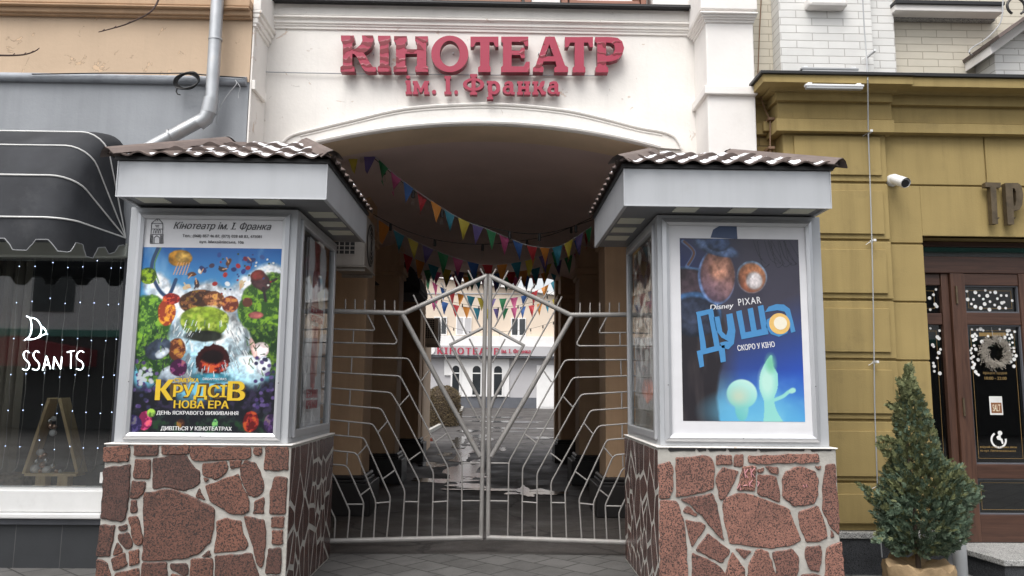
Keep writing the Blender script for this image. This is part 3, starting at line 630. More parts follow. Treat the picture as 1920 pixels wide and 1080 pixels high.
b.build('cornice_flashing', M['black'], oc, bevel=.004)
b = MB(); b.box(xro + .02, xd0 - .002, YP - .04, 7.4, 0, zg0 - .001); b.build('plinth', M['dark_granite'], oc)
b = MB(); b.box(xro + .02, xd0 - .002, YP - .06, 7.4, zg0, zg1 - .005); b.build('plinth_coping', M['light_granite'], oc, bevel=.006)
# brick storey above the cornice
zb0 = zct + .03
boxobj('brick_pilaster', M['brick_white'], oc, X(1463, 90, 7.08), X(1637, 90, 7.08), 7.08, 7.7, zb0, 7, .004)
boxobj('brick_strip', M['brick_white'], oc, X(1637, 90, 7.08) + .001, X(1679, 90, 7.16), 7.16, 7.7, zb0, 7, .004)
boxobj('brick_wall', M['brick_cream'], oc, X(1679, 90, 7.16) + .001, 9, 7.28, 7.75, zb0, 7, 0)
boxobj('brick_wall', M['brick_cream'], oc, xro + .003, X(1463, 90, 7.08) - .001, 7.28, 7.75, zct + .026, 7, 0)
xl0, xl1 = X(1677, 14, 7.1), X(1880, 14, 7.1)
b = MB(); b.box(xl0, xl1, 7.08, 7.4, Z(1780, 21, 7.08), Z(1780, 7, 7.08)); b.build('window_ledge', M['white_paint'], oc, bevel=.008)
b = MB(); b.box(xl0 - .01, xl1 - .01, 7.05, 7.4, Z(1780, 7, 7.05) + .001, Z(1780, 1, 7.05)); b.build('ledge_flashing', M['black'], oc)
b = MB(); b.box(xl0, xl1, 7.22, 7.4, Z(1780, 37, 7.22), Z(1780, 21, 7.1) - .002); b.build('ledge_bed', M['light_granite'], oc)
b = MB(); b.box(X(1514, 5, 7.0), X(1588, 5, 7.0), 6.96, 7.1, Z(1550, 12, 6.98), Z(1550, 12, 6.98) + .12); b.build('corbel', M['white_paint'], oc, bevel=.03)
# gabled hood with its brick pier
YG = 6.98
xpa = X(1866, 120, YG); gap = P(1905, 26, YG)
boxobj('hood_pier', M['brick_white'], oc, xpa, xpa + .62, YG, 7.5, zb0 + .005, Z(1866, 92, YG), .004)
def gable(off0, off1, y0, y1, name, m):
    a = P(1850, 92, YG); apx = gap.x + .06; apz = a.z + (apx - a.x) * .74
    L = lambda x, o: a.z + o + (x - a.x) * .74
    poly = [(a.x - .03, L(a.x - .03, off0)), (apx, apz + off0), (2 * apx - a.x + .03, L(a.x - .03, off0)), (2 * apx - a.x + .03, L(a.x - .03, off1)), (apx, apz + off1), (a.x - .03, L(a.x - .03, off1))]
    return MB().prism(poly, y0, y1).build(name, m, oc, bevel=.005)
gable(-.08, .02, YG - .10, 7.5, 'hood_bargeboard', M['white_paint'])
a = P(1836, 95, YG - .2); apx = gap.x + .06
apz = P(1850, 92, YG).z + (apx - P(1850, 92, YG).x) * .74
b = MB(); b.prism([(P(1850, 92, YG).x, P(1850, 92, YG).z - .02), (apx, apz - .085), (2 * apx - P(1850, 92, YG).x, P(1850, 92, YG).z - .02)], YG + .02, 7.5); b.build('hood_gable', M['brick_white'], oc)
b = MB()
for s in (0, 1):
    xa = apx - .42 if s == 0 else apx + .42
    za = apz - .42 * .74 + .022
    poly = [(xa, za), (apx, apz + .022), (apx, apz + .052), (xa - (.01 if s == 0 else -.01), za + .03)]
    b.prism(poly, YG - .26, 7.5)
b.build('hood_roof', M['roof'], oc)
c = P(1905, 12, YG - .1)
b = MB(); b.tube([c + Vector((.085 * math.cos(t), 0, .085 * math.sin(t))) for t in [R(-60 + 300 * k / 24) for k in range(25)]], .012, 6); b.build('hood_scroll', M['black'], oc, smooth=True)
# ================================================================== COURTYARD BUILDING
YC = 43.0
co = thing('courtyard_building', 'pale two storey courtyard building with a long red lettered sign band and arched windows', 'building', (-.5, YC, .48))
zg = gz(YC) - .02
Q = lambda u, v, Y=YC: (X(u, v, Y), Z(u, v, Y))
b = MB(); b.prism([Q(660, 640), Q(660, 500), Q(815, 522), Q(914, 536), Q(1058, 558), Q(1200, 580), Q(1200, 640)], YC, YC + .3); b.build('upper_wall', M['court_cream'], co)
b = MB(); ev = [Q(650, 498), Q(815, 521), Q(914, 535), Q(1058, 557), Q(1210, 580)]
b.prism(ev + [(x, z + .16) for x, z in ev[::-1]], YC - .35, YC + .5); b.build('eave', M['court_white'], co)
b = MB(); b.prism([Q(760, 549), Q(1130, 551), Q(1130, 553), Q(760, 551)], YC - .05, YC - .001); b.build('string_course', M['court_grey'], co)
b = MB(); b.box(X(690, 640, YC), X(1150, 640, YC), YC - .5, YC + .2, Z(930, 649, YC - .5), Z(930, 630, YC - .5)); b.build('parapet', M['court_white'], co)
x0_, x1_ = X(797, 658, YC - .6), X(1150, 658, YC - .6)
b = MB(); b.box(x0_, x1_, YC - .6, YC - .1, Z(930, 667, YC - .6), Z(930, 649, YC - .6) - .01); sb = b.build('sign_band', M['court_grey'], co)
b = MB(); text_fit(b, 'КІНОТЕАТР', X(820, 658, YC - .6), X(936, 658, YC - .6), Z(870, 664.5, YC - .6), Z(870, 652, YC - .6), YC - .602, .06, weight=.035, spacing=1.25)
text_fit(b, 'ім. І. Франка', X(940, 659, YC - .6), X(995, 659, YC - .6), Z(960, 664.5, YC - .6), Z(960, 654, YC - .6), YC - .602, .06, weight=.03)
b.build('lettering', M['red_letter'], sb)
b = MB(); c = P(807, 656, YC - .62); b.lathe([(.26, 0), (.26, .05)], c, 20, 'Y'); b.build('emblem', M['court_white'], sb)
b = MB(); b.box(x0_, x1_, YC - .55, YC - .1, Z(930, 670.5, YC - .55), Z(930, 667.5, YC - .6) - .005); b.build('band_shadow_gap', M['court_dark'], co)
b = MB(); b.box(X(690, 700, YC), X(1150, 700, YC), YC + .01, YC + .3, zg, Z(930, 649, YC)); b.build('lower_wall', M['court_grey'], co)
b = MB(); b.box(X(800, 755, YC), X(1006, 755, YC), YC - .06, YC, zg, Z(930, 745, YC)); b.build('base_course', M['court_dark'], co)
ap = [Q(833, 704), Q(833, 672), Q(955, 672), Q(955, 744), Q(845, 744), Q(845, 704)]
b = MB(); b.prism(ap, YC - .10, YC + .005); b.build('white_surround', M['court_white'], co, bevel=.02)
for u0, u1 in ((845, 864), (883, 904), (923, 944)):
    xa, xb = X(u0, 715, YC - .1), X(u1, 715, YC - .1); rr = (xb - xa) / 2; zb_, zt_ = Z(900, 743, YC - .1), Z(900, 683, YC - .1)
    def arch(r, zb__): return [((xa + xb) / 2 - r, zb__), ((xa + xb) / 2 + r, zb__)] + [((xa + xb) / 2 + r * math.cos(t), zt_ - rr + r * math.sin(t)) for t in [math.pi * k / 14 for k in range(15)]]
    f = MB().prism(arch(rr, zb_), YC - .16, YC - .101).build('window', M['court_white'], co)
    g_ = MB().prism(arch(rr - .09, zb_ + .09), YC - .175, YC - .161).build('pane', M['darkglass'], f)
    t_ = MB().box(xa + .09, xb - .09, YC - .19, YC - .176, Z(900, 701, YC), Z(900, 699, YC)).build('transom', M['court_white'], f)
for u0, u1, v0, v1, bl in ((814, 838, 594, 628, 0), (855, 884, 594, 628, 1), (958, 986, 596, 630, 0)):
    f = MB().box(X(u0, 610, YC), X(u1, 610, YC), YC - .08, YC - .001, Z(u0, v1, YC), Z(u0, v0, YC)).build('window', M['court_white'], co)
    b = MB(); ww = (u1 - u0) / 2
    for k in range(2): b.box(X(u0 + 2 + k * ww, 610, YC), X(u0 + ww - 1.5 + k * ww, 610, YC), YC - .10, YC - .081, Z(u0, v1 - 2, YC), Z(u0, v0 + 2, YC))
    b.build('pane', M['darkglass'] if not bl else M['court_grey'], f)
b = MB(); b.box(X(1006, 720, YC), X(1056, 720, YC), YC - .08, YC + .0, zg, Z(1030, 685, YC)); dr = b.build('door', M['court_white'], co, bevel=.02)
b = MB(); b.box(X(1010, 720, YC), X(1052, 720, YC), YC - .10, YC - .081, zg + .1, Z(1030, 690, YC)); b.build('leaf', M['court_white'], dr, bevel=.015)
b = MB(); b.tube([P(1046, 728, YC - .13), P(1046, 734, YC - .13)], .03, 6); b.build('handle', M['court_dark'], dr)
# left wall stub of the courtyard
cw = MB().box(-2.2, -1.76, 18.06, 20.6, 0, 3.3).box(-1.79, -1.735, 18.06, 20.6, 0, .35).build('courtyard_wall', M['tan']); tag(cw, 'short pinkish tan garden wall just beyond the passage on the left', 'wall')
# ================================================================== POSTER KIOSKS
def in_poly(x, y, poly):
    r = False; j = len(poly) - 1
    for i in range(len(poly)):
        if (poly[i][1] > y) != (poly[j][1] > y) and x < (poly[j][0] - poly[i][0]) * (y - poly[i][1]) / (poly[j][1] - poly[i][1]) + poly[i][0]: r = not r
        j = i
    return r
def round_poly(poly, jit, r):
    """cut corners and roughen a stone outline given in metres"""
    out = []; n = len(poly)
    for i in range(n):
        p0, p1, p2 = Vector(poly[i - 1]), Vector(poly[i]), Vector(poly[(i + 1) % n])
        d = min(.009, (p0 - p1).length * .22, (p2 - p1).length * .22)
        out += [p1 + (p0 - p1).normalized() * d, p1 + (p2 - p1).normalized() * d]
        L = (p2 - p1).length
        for k in range(1, int(L / .045) + 1):
            t = k / (int(L / .045) + 1); q = p1.lerp(p2, t)
            nrm = Vector((-(p2 - p1).y, (p2 - p1).x)).normalized()
            out.append(q + nrm * r.uniform(-jit, jit))
    return [(q.x, q.y) for q in out]
ST_L = [[(105,75),(295,58),(305,110),(295,185),(105,190)],[(335,55),(518,58),(515,140),(335,140)],[(548,62),(755,62),(755,125),(548,130)],[(768,68),(1228,75),(1228,150),(1200,165),(790,178),(768,155)],[(1255,75),(1312,75),(1308,130),(1285,140),(1252,130)],[(1340,72),(1515,75),(1515,250),(1330,252)],[(105,235),(310,205),(295,420),(270,620),(240,645),(80,620)],[(345,165),(462,168),(455,315),(330,312)],[(480,160),(700,130),(730,135),(775,205),(838,260),(838,350),(790,385),(720,410),(600,380),(478,395)],[(320,330),(425,340),(405,430),(360,468),(302,465)],[(860,200),(1040,180),(1055,230),(1035,275),(960,325),(862,290)],[(1065,175),(1160,172),(1150,225),(1075,242)],[(1185,170),(1265,195),(1300,260),(1330,370),(1320,420),(1260,460),(1205,440),(1160,330),(1145,235)],[(880,370),(1135,278),(1160,370),(1215,480),(1215,565),(1170,590),(1065,580),(920,490)],[(415,420),(620,395),(780,455),(950,545),(945,690),(920,800),(830,890),(700,930),(395,940),(415,700),(405,560)],[(310,480),(355,480),(358,575),(308,578)],[(290,610),(360,602),(385,690),(405,790),(375,830),(335,810)],[(835,385),(880,480),(805,455)],[(1255,490),(1330,455),(1330,585),(1245,585)],[(1410,300),(1510,310),(1495,585),(1370,585),(1375,420)],[(965,640),(1040,615),(1155,640),(1165,730),(1210,820),(1185,860),(945,885),(970,740)],[(1175,600),(1330,630),(1345,720),(1325,960),(1310,1000),(1270,960),(1235,800)],[(1385,610),(1485,605),(1480,690),(1385,690)],[(1390,710),(1475,708),(1475,815),(1388,815)],[(1362,850),(1460,845),(1455,1040),(1340,1045)],[(75,670),(192,672),(150,910),(45,910)],[(215,740),(290,725),(322,800),(320,840),(270,855),(212,780)],[(205,800),(245,860),(240,880),(172,905)],[(160,930),(262,880),(285,975),(180,1020)],[(295,870),(372,855),(375,960),(300,985)],[(50,930),(130,960),(160,1080),(130,1130),(30,1130)],[(400,955),(585,955),(585,1120),(385,1120)],[(612,965),(740,965),(748,1050),(720,1062),(615,1010)],[(770,930),(935,925),(940,1110),(765,1110)],[(955,905),(1235,885),(1270,1000),(1310,1120),(955,1120)],[(216,680),(280,662),(282,705),(225,715)],[(910,860),(925,905),(850,912)],[(190,1040),(370,1000),(378,1120),(180,1120)],[(865,305),(910,320),(880,345)],[(620,1040),(740,1075),(735,1120),(610,1120)],[(1340,1065),(1455,1060),(1450,1130),(1330,1130)]]
ST_R = [[(345,215),(440,185),(462,230),(465,380),(440,470),(355,475)],[(485,155),(730,142),(765,165),(785,230),(775,400),(700,425),(487,465)],[(800,140),(918,135),(925,210),(800,215)],[(945,135),(1010,130),(1010,215),(985,230),(935,225)],[(1050,140),(1590,125),(1600,195),(1150,205),(1050,195)],[(850,230),(975,265),(940,345),(870,470),(830,490),(795,340),(800,310)],[(1005,225),(1112,225),(1100,415),(960,410)],[(1125,285),(1265,305),(1295,440),(1295,505),(1120,440)],[(1180,225),(1280,230),(1280,288),(1220,275)],[(1340,265),(1440,225),(1570,265),(1595,330),(1590,450),(1560,515),(1400,535),(1315,460),(1312,330)],[(1120,250),(1170,232),(1165,270),(1125,275)],[(1650,215),(1725,205),(1735,400),(1760,640),(1755,760),(1690,700),(1625,560),(1625,400)],[(360,490),(490,495),(520,560),(555,700),(570,900),(585,1140),(360,1140)],[(520,482),(768,432),(805,520),(835,680),(862,800),(800,750),(715,640),(590,515)],[(575,530),(655,600),(640,615),(540,580)],[(560,640),(680,660),(720,685),(610,855),(585,760)],[(735,745),(910,880),(850,975),(820,970),(640,880)],[(870,470),(960,435),(1050,440),(1370,560),(1420,700),(1460,800),(1400,835),(1230,865),(905,825),(860,640),(850,520)],[(1440,580),(1590,530),(1640,660),(1665,780),(1600,810),(1500,815),(1450,690)],[(945,865),(1075,885),(1020,945)],[(1110,875),(1150,868),(1205,890),(1270,1080),(1270,1150),(1040,1150),(1050,1000)],[(925,890),(1020,1020),(1015,1150),(850,1120),(875,1050)],[(1235,895),(1390,865),(1440,930),(1440,1030),(1400,1150),(1290,1150)],[(1500,850),(1610,840),(1620,900),(1600,1045),(1530,1030),(1490,930)],[(1660,860),(1775,810),(1800,1140),(1640,1140)],[(615,895),(800,985),(850,1030),(890,1140),(605,1140)],[(1690,715),(1720,775),(1690,780)],[(1565,225),(1620,222),(1600,258)],[(1460,1070),(1560,1060),(1620,1080),(1600,1150),(1440,1150)]]
YK, YKB = 6.0, 7.49
def stones(polys, conv, Y, parent, sx, mtl, r):
    b = MB(); b.fixn = False
    for poly in polys:
        q0 = [conv(*p) for p in poly]; c0 = (sum(p[0] for p in q0) / len(q0), sum(p[1] for p in q0) / len(q0))
        q0 = [(x + (x - c0[0]) / max(.02, math.hypot(x - c0[0], z - c0[1])) * .0024, z + (z - c0[1]) / max(.02, math.hypot(x - c0[0], z - c0[1])) * .0024) for x, z in q0]
        q = round_poly(q0, .0055, r)
        a = sum(q[i][0] * q[(i + 1) % len(q)][1] - q[(i + 1) % len(q)][0] * q[i][1] for i in range(len(q)))
        if a < 0: q = q[::-1]
        cx = sum(p[0] for p in q) / len(q); cz = sum(p[1] for p in q) / len(q); n = len(q); d = r.uniform(.010, .016)
        in_ = [(cx + (x - cx) * (1 - .006 / max(.03, math.hypot(x - cx, z - cz))), cz + (z - cz) * (1 - .006 / max(.03, math.hypot(x - cx, z - cz)))) for x, z in q]
        b.add([(x, Y + .004, z) for x, z in q] + [(x, Y - d + .004, z) for x, z in q] + [(x, Y - d, z) for x, z in in_],
              [(i, (i + 1) % n, (i + 1) % n + n, i + n) for i in range(n)] + [(i + n, (i + 1) % n + n, (i + 1) % n + 2 * n, i + 2 * n) for i in range(n)] + [tuple(range(2 * n, 3 * n))])
    return b.build('stone_cladding', mtl, parent)
def vor_cells(x0, x1, z0, z1, r, n):
    """irregular tall polygons filling a rectangle, each drawn in by half a joint"""
    K = .62; S = [(r.uniform(x0, x1), r.uniform(z0, z1) * K) for _ in range(n)]; out = []
    for i, (a, b_) in enumerate(S):
        poly = [(x0, z0 * K), (x1, z0 * K), (x1, z1 * K), (x0, z1 * K)]
        poly = [(a + (x - a) * 1.0, z) for x, z in poly]
        for j, (c, d) in enumerate(S):
            if i == j: continue
            mx, mz = (a + c) / 2, (b_ + d) / 2; nx, nz = c - a, d - b_; ln = math.hypot(nx, nz); nx /= ln; nz /= ln; off = r.uniform(.008, .017)
            res = []
            for k in range(len(poly)):
                p, q = poly[k], poly[(k + 1) % len(poly)]; dp = (p[0] - mx) * nx + (p[1] - mz) * nz + off; dq = (q[0] - mx) * nx + (q[1] - mz) * nz + off
                if dp <= 0: res.append(p)
                if dp * dq < 0: t = dp / (dp - dq); res.append((p[0] + (q[0] - p[0]) * t, p[1] + (q[1] - p[1]) * t))
            poly = res
            if len(poly) < 3: break
        if len(poly) < 3: continue
        ar = abs(sum(poly[k][0] * poly[(k + 1) % len(poly)][1] - poly[(k + 1) % len(poly)][0] * poly[k][1] for k in range(len(poly)))) / 2
        cl = []
        for p in poly:
            if not cl or math.hypot(p[0] - cl[-1][0], p[1] - cl[-1][1]) > .01: cl.append(p)
        if ar > .0012 and len(cl) > 2:
            q = [(x, z / K) for x, z in cl]
            if sum(q[k][0] * q[(k + 1) % len(q)][1] - q[(k + 1) % len(q)][0] * q[k][1] for k in range(len(q))) < 0: q = q[::-1]
            out.append(q)
    return out
def split_cells(x0, x1, z0, z1, r, out, mn):
    w, h = x1 - x0, z1 - z0
    if (w < mn and h < mn * 2.2) or (w * h < mn * mn * 2.4 and r.random() < .6): out.append((x0, x1, z0, z1)); return
    if h > w * 1.25: s = z0 + h * r.uniform(.32, .68); split_cells(x0, x1, z0, s, r, out, mn); split_cells(x0, x1, s, z1, r, out, mn)
    else: s = x0 + w * r.uniform(.32, .68); split_cells(x0, s, z0, z1, r, out, mn); split_cells(s, x1, z0, z1, r, out, mn)
def kiosk(side):
    L = side == 'L'; r = random.Random(3 if L else 9)
    if L:
        x0, x1 = X(229, 620, YK), X(549, 620, YK); zc0, zc1 = Z(380, 831, YK), Z(400, 391, YK)
        fx0, fx1 = X(220, 335, 5.7), X(613, 335, 5.7); fz0, fz1 = Z(415, 371, 5.7), Z(415, 304, 5.7)
        px0, px1 = X(190, 950, 5.95), X(541, 950, 5.95); inner = 1
        lab = 'poster kiosk left of the gate, gold lettered poster in its silver frame, red stone base'
    else:
        x0, x1 = X(1235, 620, YK), X(1546, 620, YK); zc0, zc1 = Z(1390, 837, YK), Z(1390, 405, YK)
        fx0, fx1 = X(1170, 350, 5.7), X(1557, 350, 5.7); fz0, fz1 = Z(1360, 388, 5.7), Z(1360, 318, 5.7)
        px0, px1 = X(1235, 950, 5.95), X(1572, 950, 5.95); inner = -1
        lab = 'poster kiosk right of the gate, white bordered blue poster in its frame, red stone base'
    k = thing('poster_kiosk', lab, 'kiosk', ((x0 + x1) / 2, 6.7, 0), 'poster kiosks flanking the gate')
    xin = x1 if inner > 0 else x0; pin = px1 if inner > 0 else px0
    # plinth
    b = MB(); b.box(px0, px1, 5.95, YKB, 0, zc0 - .012); pl = b.build('plinth', M['mortar'], k, bevel=.006)
    b = MB(); b.box(px0 - .01, px1 + .01, 5.935, YKB - .002, zc0 - .011, zc0 - .001)
    b.build('coping', M['white_plaster'], pl, bevel=.004)
    if L: stones(ST_L, lambda u, v: (lambda q: (q.x, q.z))(P(u / 4.085 + 170, v / 4.085 + 820, 5.95)), 5.95, pl, 1, M['stone'], r)
    else:
        stones(ST_R, lambda u, v: (lambda q: (q.x, q.z))(P(u / 4.153 + 1150, v / 4.153 + 820, 5.95)), 5.95, pl, 1, M['stone_pink'], r)
        e = MB()
        for u0, u1 in ((425, 640), (650, 725), (735, 880), (890, 1120), (1130, 1490), (1530, 1700)):
            pts = [(u0, 92), (u0 + 12, 84), ((u0 + u1) / 2, 82), (u1 - 8, 84), (u1, 90), (u1 - 6, 106), ((u0 + u1) / 2 + 20, 103), (u0 + 15, 110)]
            e.prism([(lambda q: (q.x, q.z))(P(u / 4.153 + 1150, v / 4.153 + 820, 5.95)) for u, v in pts], 5.944, 5.951)
        e.build('tar_edging', M['pier_base'], pl)
        g = MB(); cv = lambda u, v: P(u / 4.153 + 1150, v / 4.153 + 820, 5.928)
        for st in ([(1020, 245), (1030, 315)], [(1050, 245), (1024, 285), (1048, 315)], [(1068, 240), (1076, 310)], [(1100, 240), (1074, 275), (1100, 308)], [(1010, 378), (1042, 372)], [(1055, 345), (1062, 385)], [(1085, 330), (1060, 365), (1088, 384)], [(965, 400), (985, 365), (990, 412)], [(1120, 345), (1136, 355), (1122, 382)], [(1480, 372), (1486, 390)], [(1500, 368), (1508, 388)]):
            g.tube([cv(*p) for p in st], .0042, 5)
        g.build('chalk_scribble', flat('pink chalk', (.55, .26, .27)), pl)
    # polished cladding on the side towards the gate
    cells = vor_cells(5.96, YKB - .01, .02, zc0 - .03, r, 46)
    b = MB(); b.fixn = False
    for c in cells:
        q = round_poly(c, .002, r); cx = sum(p[0] for p in q) / len(q); cz = sum(p[1] for p in q) / len(q); n = len(q); d = .003
        vs = [(pin, y, z) for y, z in q] + [(pin + inner * d, cx + (y - cx) * .985, cz + (z - cz) * .985) for y, z in q]
        fs = [(i, (i + 1) % n, (i + 1) % n + n, i + n) for i in range(n)] + [tuple(range(n, 2 * n))]
        if inner < 0: fs = [f[::-1] for f in fs]
        b.add(vs, fs)
    b.build('side_cladding', M['stone_side'], pl)
    # case: posts, back panel, front panel, side door
    cs = MB(); t = .045
    cs.box(x0, x1, YK, YK + .03, zc0, zc1)                      # front sheet
    ox = x0 if inner > 0 else x1
    cs.box(ox, ox + inner * .03, YK + .031, YKB, zc0, zc1)      # outer side
    cs.box(xin - inner * t, xin, YK + .031, YK + .10, zc0, zc1); cs.box(xin - inner * t, xin, YKB - .12, YKB, zc0, zc1)
    cs.box(xin - inner * t, xin, YK + .101, YKB - .121, zc0, zc0 + .035); cs.box(xin - inner * t, xin, YK + .101, YKB - .121, zc1 - .05, zc1)
    cs.box(x0 + .035, x1 - .05, YK + .035, YKB - .01, zc0 + .002, zc0 + .02)
    case = cs.build('case', M['panel'], k, bevel=.004)
    boxobj('back_panel', M['soffit'], case, xin - inner * .40, xin - inner * .385, YK + .035, YKB - .01, zc0 + .021, zc1 - .002, 0)
    # side door frame + glass
    f = MB(); ya, yb, za, zb = YK + .105, YKB - .125, zc0 + .04, zc1 - .055; w = .045; xo = xin + inner * .022; xi = xin - inner * .02
    f.box(xi, xo, ya, ya + w, za, zb); f.box(xi, xo, yb - w, yb, za, zb); f.box(xi, xo, ya + w, yb - w, za, za + w * 1.3); f.box(xi, xo, ya + w, yb - w, zb - w, zb)
    df = f.build('side_door', M['alu'], k, bevel=.006)
    boxobj('glass', M['caseglass'], df, xin - inner * .004, xin, ya + w, yb - w, za + w, zb - w, 0)
    # front snap frame, mitred
    if L: io, oo = [(271, 409), (529.5, 411), (511, 812), (238, 801)], None; c_in = (X(255, 605, 5.96), X(520.5, 605, 5.96), Z(390, 812, 5.96), Z(400, 410, 5.96))
    else: c_in = (X(1258, 618, 5.96), X(1519.5, 618, 5.96), Z(1395, 816, 5.96), Z(1385, 423, 5.96))
    a0, a1, b0, b1 = c_in; w = .052
    o4 = [(a0 - w, b0 - w), (a1 + w, b0 - w), (a1 + w, b1 + w), (a0 - w, b1 + w)]; m4 = [(a0 - w * .45, b0 - w * .45), (a1 + w * .45, b0 - w * .45), (a1 + w * .45, b1 + w * .45), (a0 - w * .45, b1 + w * .45)]; i4 = [(a0, b0), (a1, b0), (a1, b1), (a0, b1)]
    sf = MB(); sf.fixn = False
    for q in range(4):
        p = (q + 1) % 4; e = .0008
        rows = [(o4, YK - .002), (o4, YK - .018), (m4, YK - .034), (i4, YK - .022), (i4, YK - .003)]
        vs = []
        for ring, y in rows: vs += [(ring[q][0], y, ring[q][1]), (ring[p][0], y, ring[p][1])]
        sf.add(vs, [(2 * i, 2 * i + 1, 2 * i + 3, 2 * i + 2) for i in range(len(rows) - 1)])
    sfo = sf.build('snap_frame', M['alu'], k)
    s2 = MB()
    for q in range(4):
        s2.tube([(o4[q][0], YK - .0165, o4[q][1]), (m4[q][0], YK - .0335, m4[q][1]), (i4[q][0], YK - .022, i4[q][1])], .0014, 4)
    for (x_, z_) in (((a0 + a1) / 2, b0 - w * .5), (a0 - w * .5, lerp(b0, b1, .23)), (a1 + w * .5, lerp(b0, b1, .23))): s2.lathe([(.005, 0), (.005, .004)], (x_, YK - .031, z_), 8, 'Y')
    s2.build('joints', M['soffit'], sfo)
    # canopy
    cp = MB(); ixe = fx1 if inner > 0 else fx0; oxe = fx0 if inner > 0 else fx1
    cp.box(fx0, fx1, 5.7, 5.73, fz0, fz1); cp.box(ixe - inner * .03, ixe, 5.731, YKB, fz0, fz1); cp.box(oxe, oxe + inner * .03, 5.731, YKB, fz0, fz1)
    can = cp.build('canopy', M['panel'], k, bevel=.004)
    s_ = MB(); s_.box(fx0 + .031, fx1 - .031, 5.731, YKB - .001, fz0 + .012, fz0 + .03); s_.build('soffit', M['soffit'], can)
    d_ = MB()
    for e in ((fx0, 1), (fx1, -1)): d_.box(e[0] - .003, e[0] + .003, 5.694, 5.70, fz0, fz1)
    d_.box(fx0, fx1, 5.693, 5.699, fz0 - .003, fz0 + .008); d_.build('edge_trim', M['alu'], can)
    us = ((250, 312), (357, 418), (470, 528)) if L else ((1255, 1308), (1360, 1415), (1465, 1523))
    for u0, u1 in us:
        boxobj('light_panel', M['lightpanel'], can, X(u0 + 10, 378, 5.83), X(u1, 378, 5.83), 5.765, 5.925, fz0 + .006, fz0 + .0118, 0)
    for y_ in (6.18, 6.55, 6.92):
        boxobj('light_panel', M['lightpanel'], can, ixe - inner * .05, ixe - inner * .25, y_, y_ + .2, fz0 + .006, fz0 + .0118, 0)
    # tiled roof: three slopes with waves and steps
    ze = fz1 + .012; hz = .40 if L else .36
    rx0, rx1 = fx0 - .04, fx1 + .04; yf = 5.64
    kx0, kx1 = (rx0 + .55, rx1 - .42) if L else (rx0 + .42, rx1 - .55)
    ky = 6.52; zr = ze + hz
    roof = MB(); roof.fixn = False; snow = MB(); snow.fixn = False
    def slope(A, U, W, Lw, D, ta, tb, flip, snowy):
        """A eave start, U unit along the eave, W eave->ridge vector, Lw eave length, D slope courses, ta/tb how far each end runs in"""
        nu = int(Lw / .0115); ns = D * 10; nrm = U.cross(W).normalized()
        if nrm.z < 0: nrm = -nrm
        def pt(i, j):
            s = j / ns; x = Lw * i / nu; x = min(max(x, ta * s), Lw - tb * s)
            cj = s * D; fr = cj - math.floor(cj)
            if j == ns: fr = 1
            h = .021 * math.sin(2 * math.pi * x / .172 + .6 * math.floor(cj)) + .026 * (1 - fr)
            return A + U * x + W * s + nrm * h, x, s, fr
        V = []; 
        for c in range(D):
            for jj in range(11):
                j = c * 10 + jj
                for i in range(nu + 1):
                    s = j / ns; x = Lw * i / nu; x = min(max(x, ta * s), Lw - tb * s); fr = jj / 10
                    xs_ = x + c * .02
                    h = .0145 * math.sin(2 * math.pi * xs_ / .172) + .034 * (1 - fr)
                    V.append(A + U * x + W * s + nrm * h)
        row = nu + 1; F = []
        for c in range(D):
            for jj in range(10):
                for i in range(nu):
                    a_ = (c * 11 + jj) * row + i; f = (a_, a_ + 1, a_ + 1 + row, a_ + row); F.append(f if not flip else f[::-1])
            if c:                                        # riser between two courses
                for i in range(nu):
                    a_ = (c * 11 - 1) * row + i; f = (a_, a_ + 1, a_ + 1 + row, a_ + row); F.append(f if not flip else f[::-1])
        for i in range(nu):                               # drip edge
            q = len(V)
        e0 = len(V); V += [V[i] - nrm * .012 for i in range(nu + 1)]
        for i in range(nu): f = (e0 + i, e0 + i + 1, i + 1, i); F.append(f if not flip else f[::-1])
        roof.add(V, F)
        if snowy:
            SV = [v + nrm * .001 for v in V[:D * 11 * row]]; hmap = {}
            for c in range(D):
                per = {}
                for jj in range(1, 10):
                    for i in range(nu):
                        x = Lw * i / nu + c * .02; ph = (x / .172) % 1; s = (c * 10 + jj) / ns
                        if Lw * i / nu < ta * s + .05 or Lw * i / nu > Lw - tb * s - .05: continue
                        wv = int(x / .172); key = (c, wv)
                        if key not in per: per[key] = ((r.uniform(1.0, 1.6) * (min(1, .4 + wv * .11) if L else 1)) if r.random() < (.95 if c < 2 else .6) else 0, 0)
                        am, cen = per[key]; fr = jj / 10
                        dd = abs(((ph - .70 - .25 * fr + .5) % 1) - .5) / (.33 * am + 1e-6); lim = 1.1 - abs(fr - .36) / (.50 * am + 1e-6) + .22 * math.sin(i * .9 + wv * 3) * math.sin(jj * 1.7 + wv) + r.uniform(-.12, .12)
                        if lim > dd: hmap[(c, jj, i)] = 1
            idx = {}
            vs, fs = [], []
            for (c, jj, i) in hmap:
                qd = []
                for dj, di in ((0, 0), (0, 1), (1, 1), (1, 0)):
                    kk = (c * 11 + jj + dj) * row + i + di
                    if kk not in idx:
                        nb = sum(((c, jj + dj - a1_, i + di - b1_) in hmap) for a1_ in (0, 1) for b1_ in (0, 1))
                        idx[kk] = len(vs); vs.append(SV[kk] + nrm * (.009 if nb == 4 else .0005))
                    qd.append(idx[kk])
                fs.append(tuple(qd) if not flip else tuple(qd[::-1]))
            snow.add(vs, fs)
    ex, ey = Vector((1, 0, 0)), Vector((0, 1, 0))
    slope(Vector((rx0, yf, ze)), ex, Vector((0, ky - yf, hz)), rx1 - rx0, 3, kx0 - rx0, rx1 - kx1, False, True)
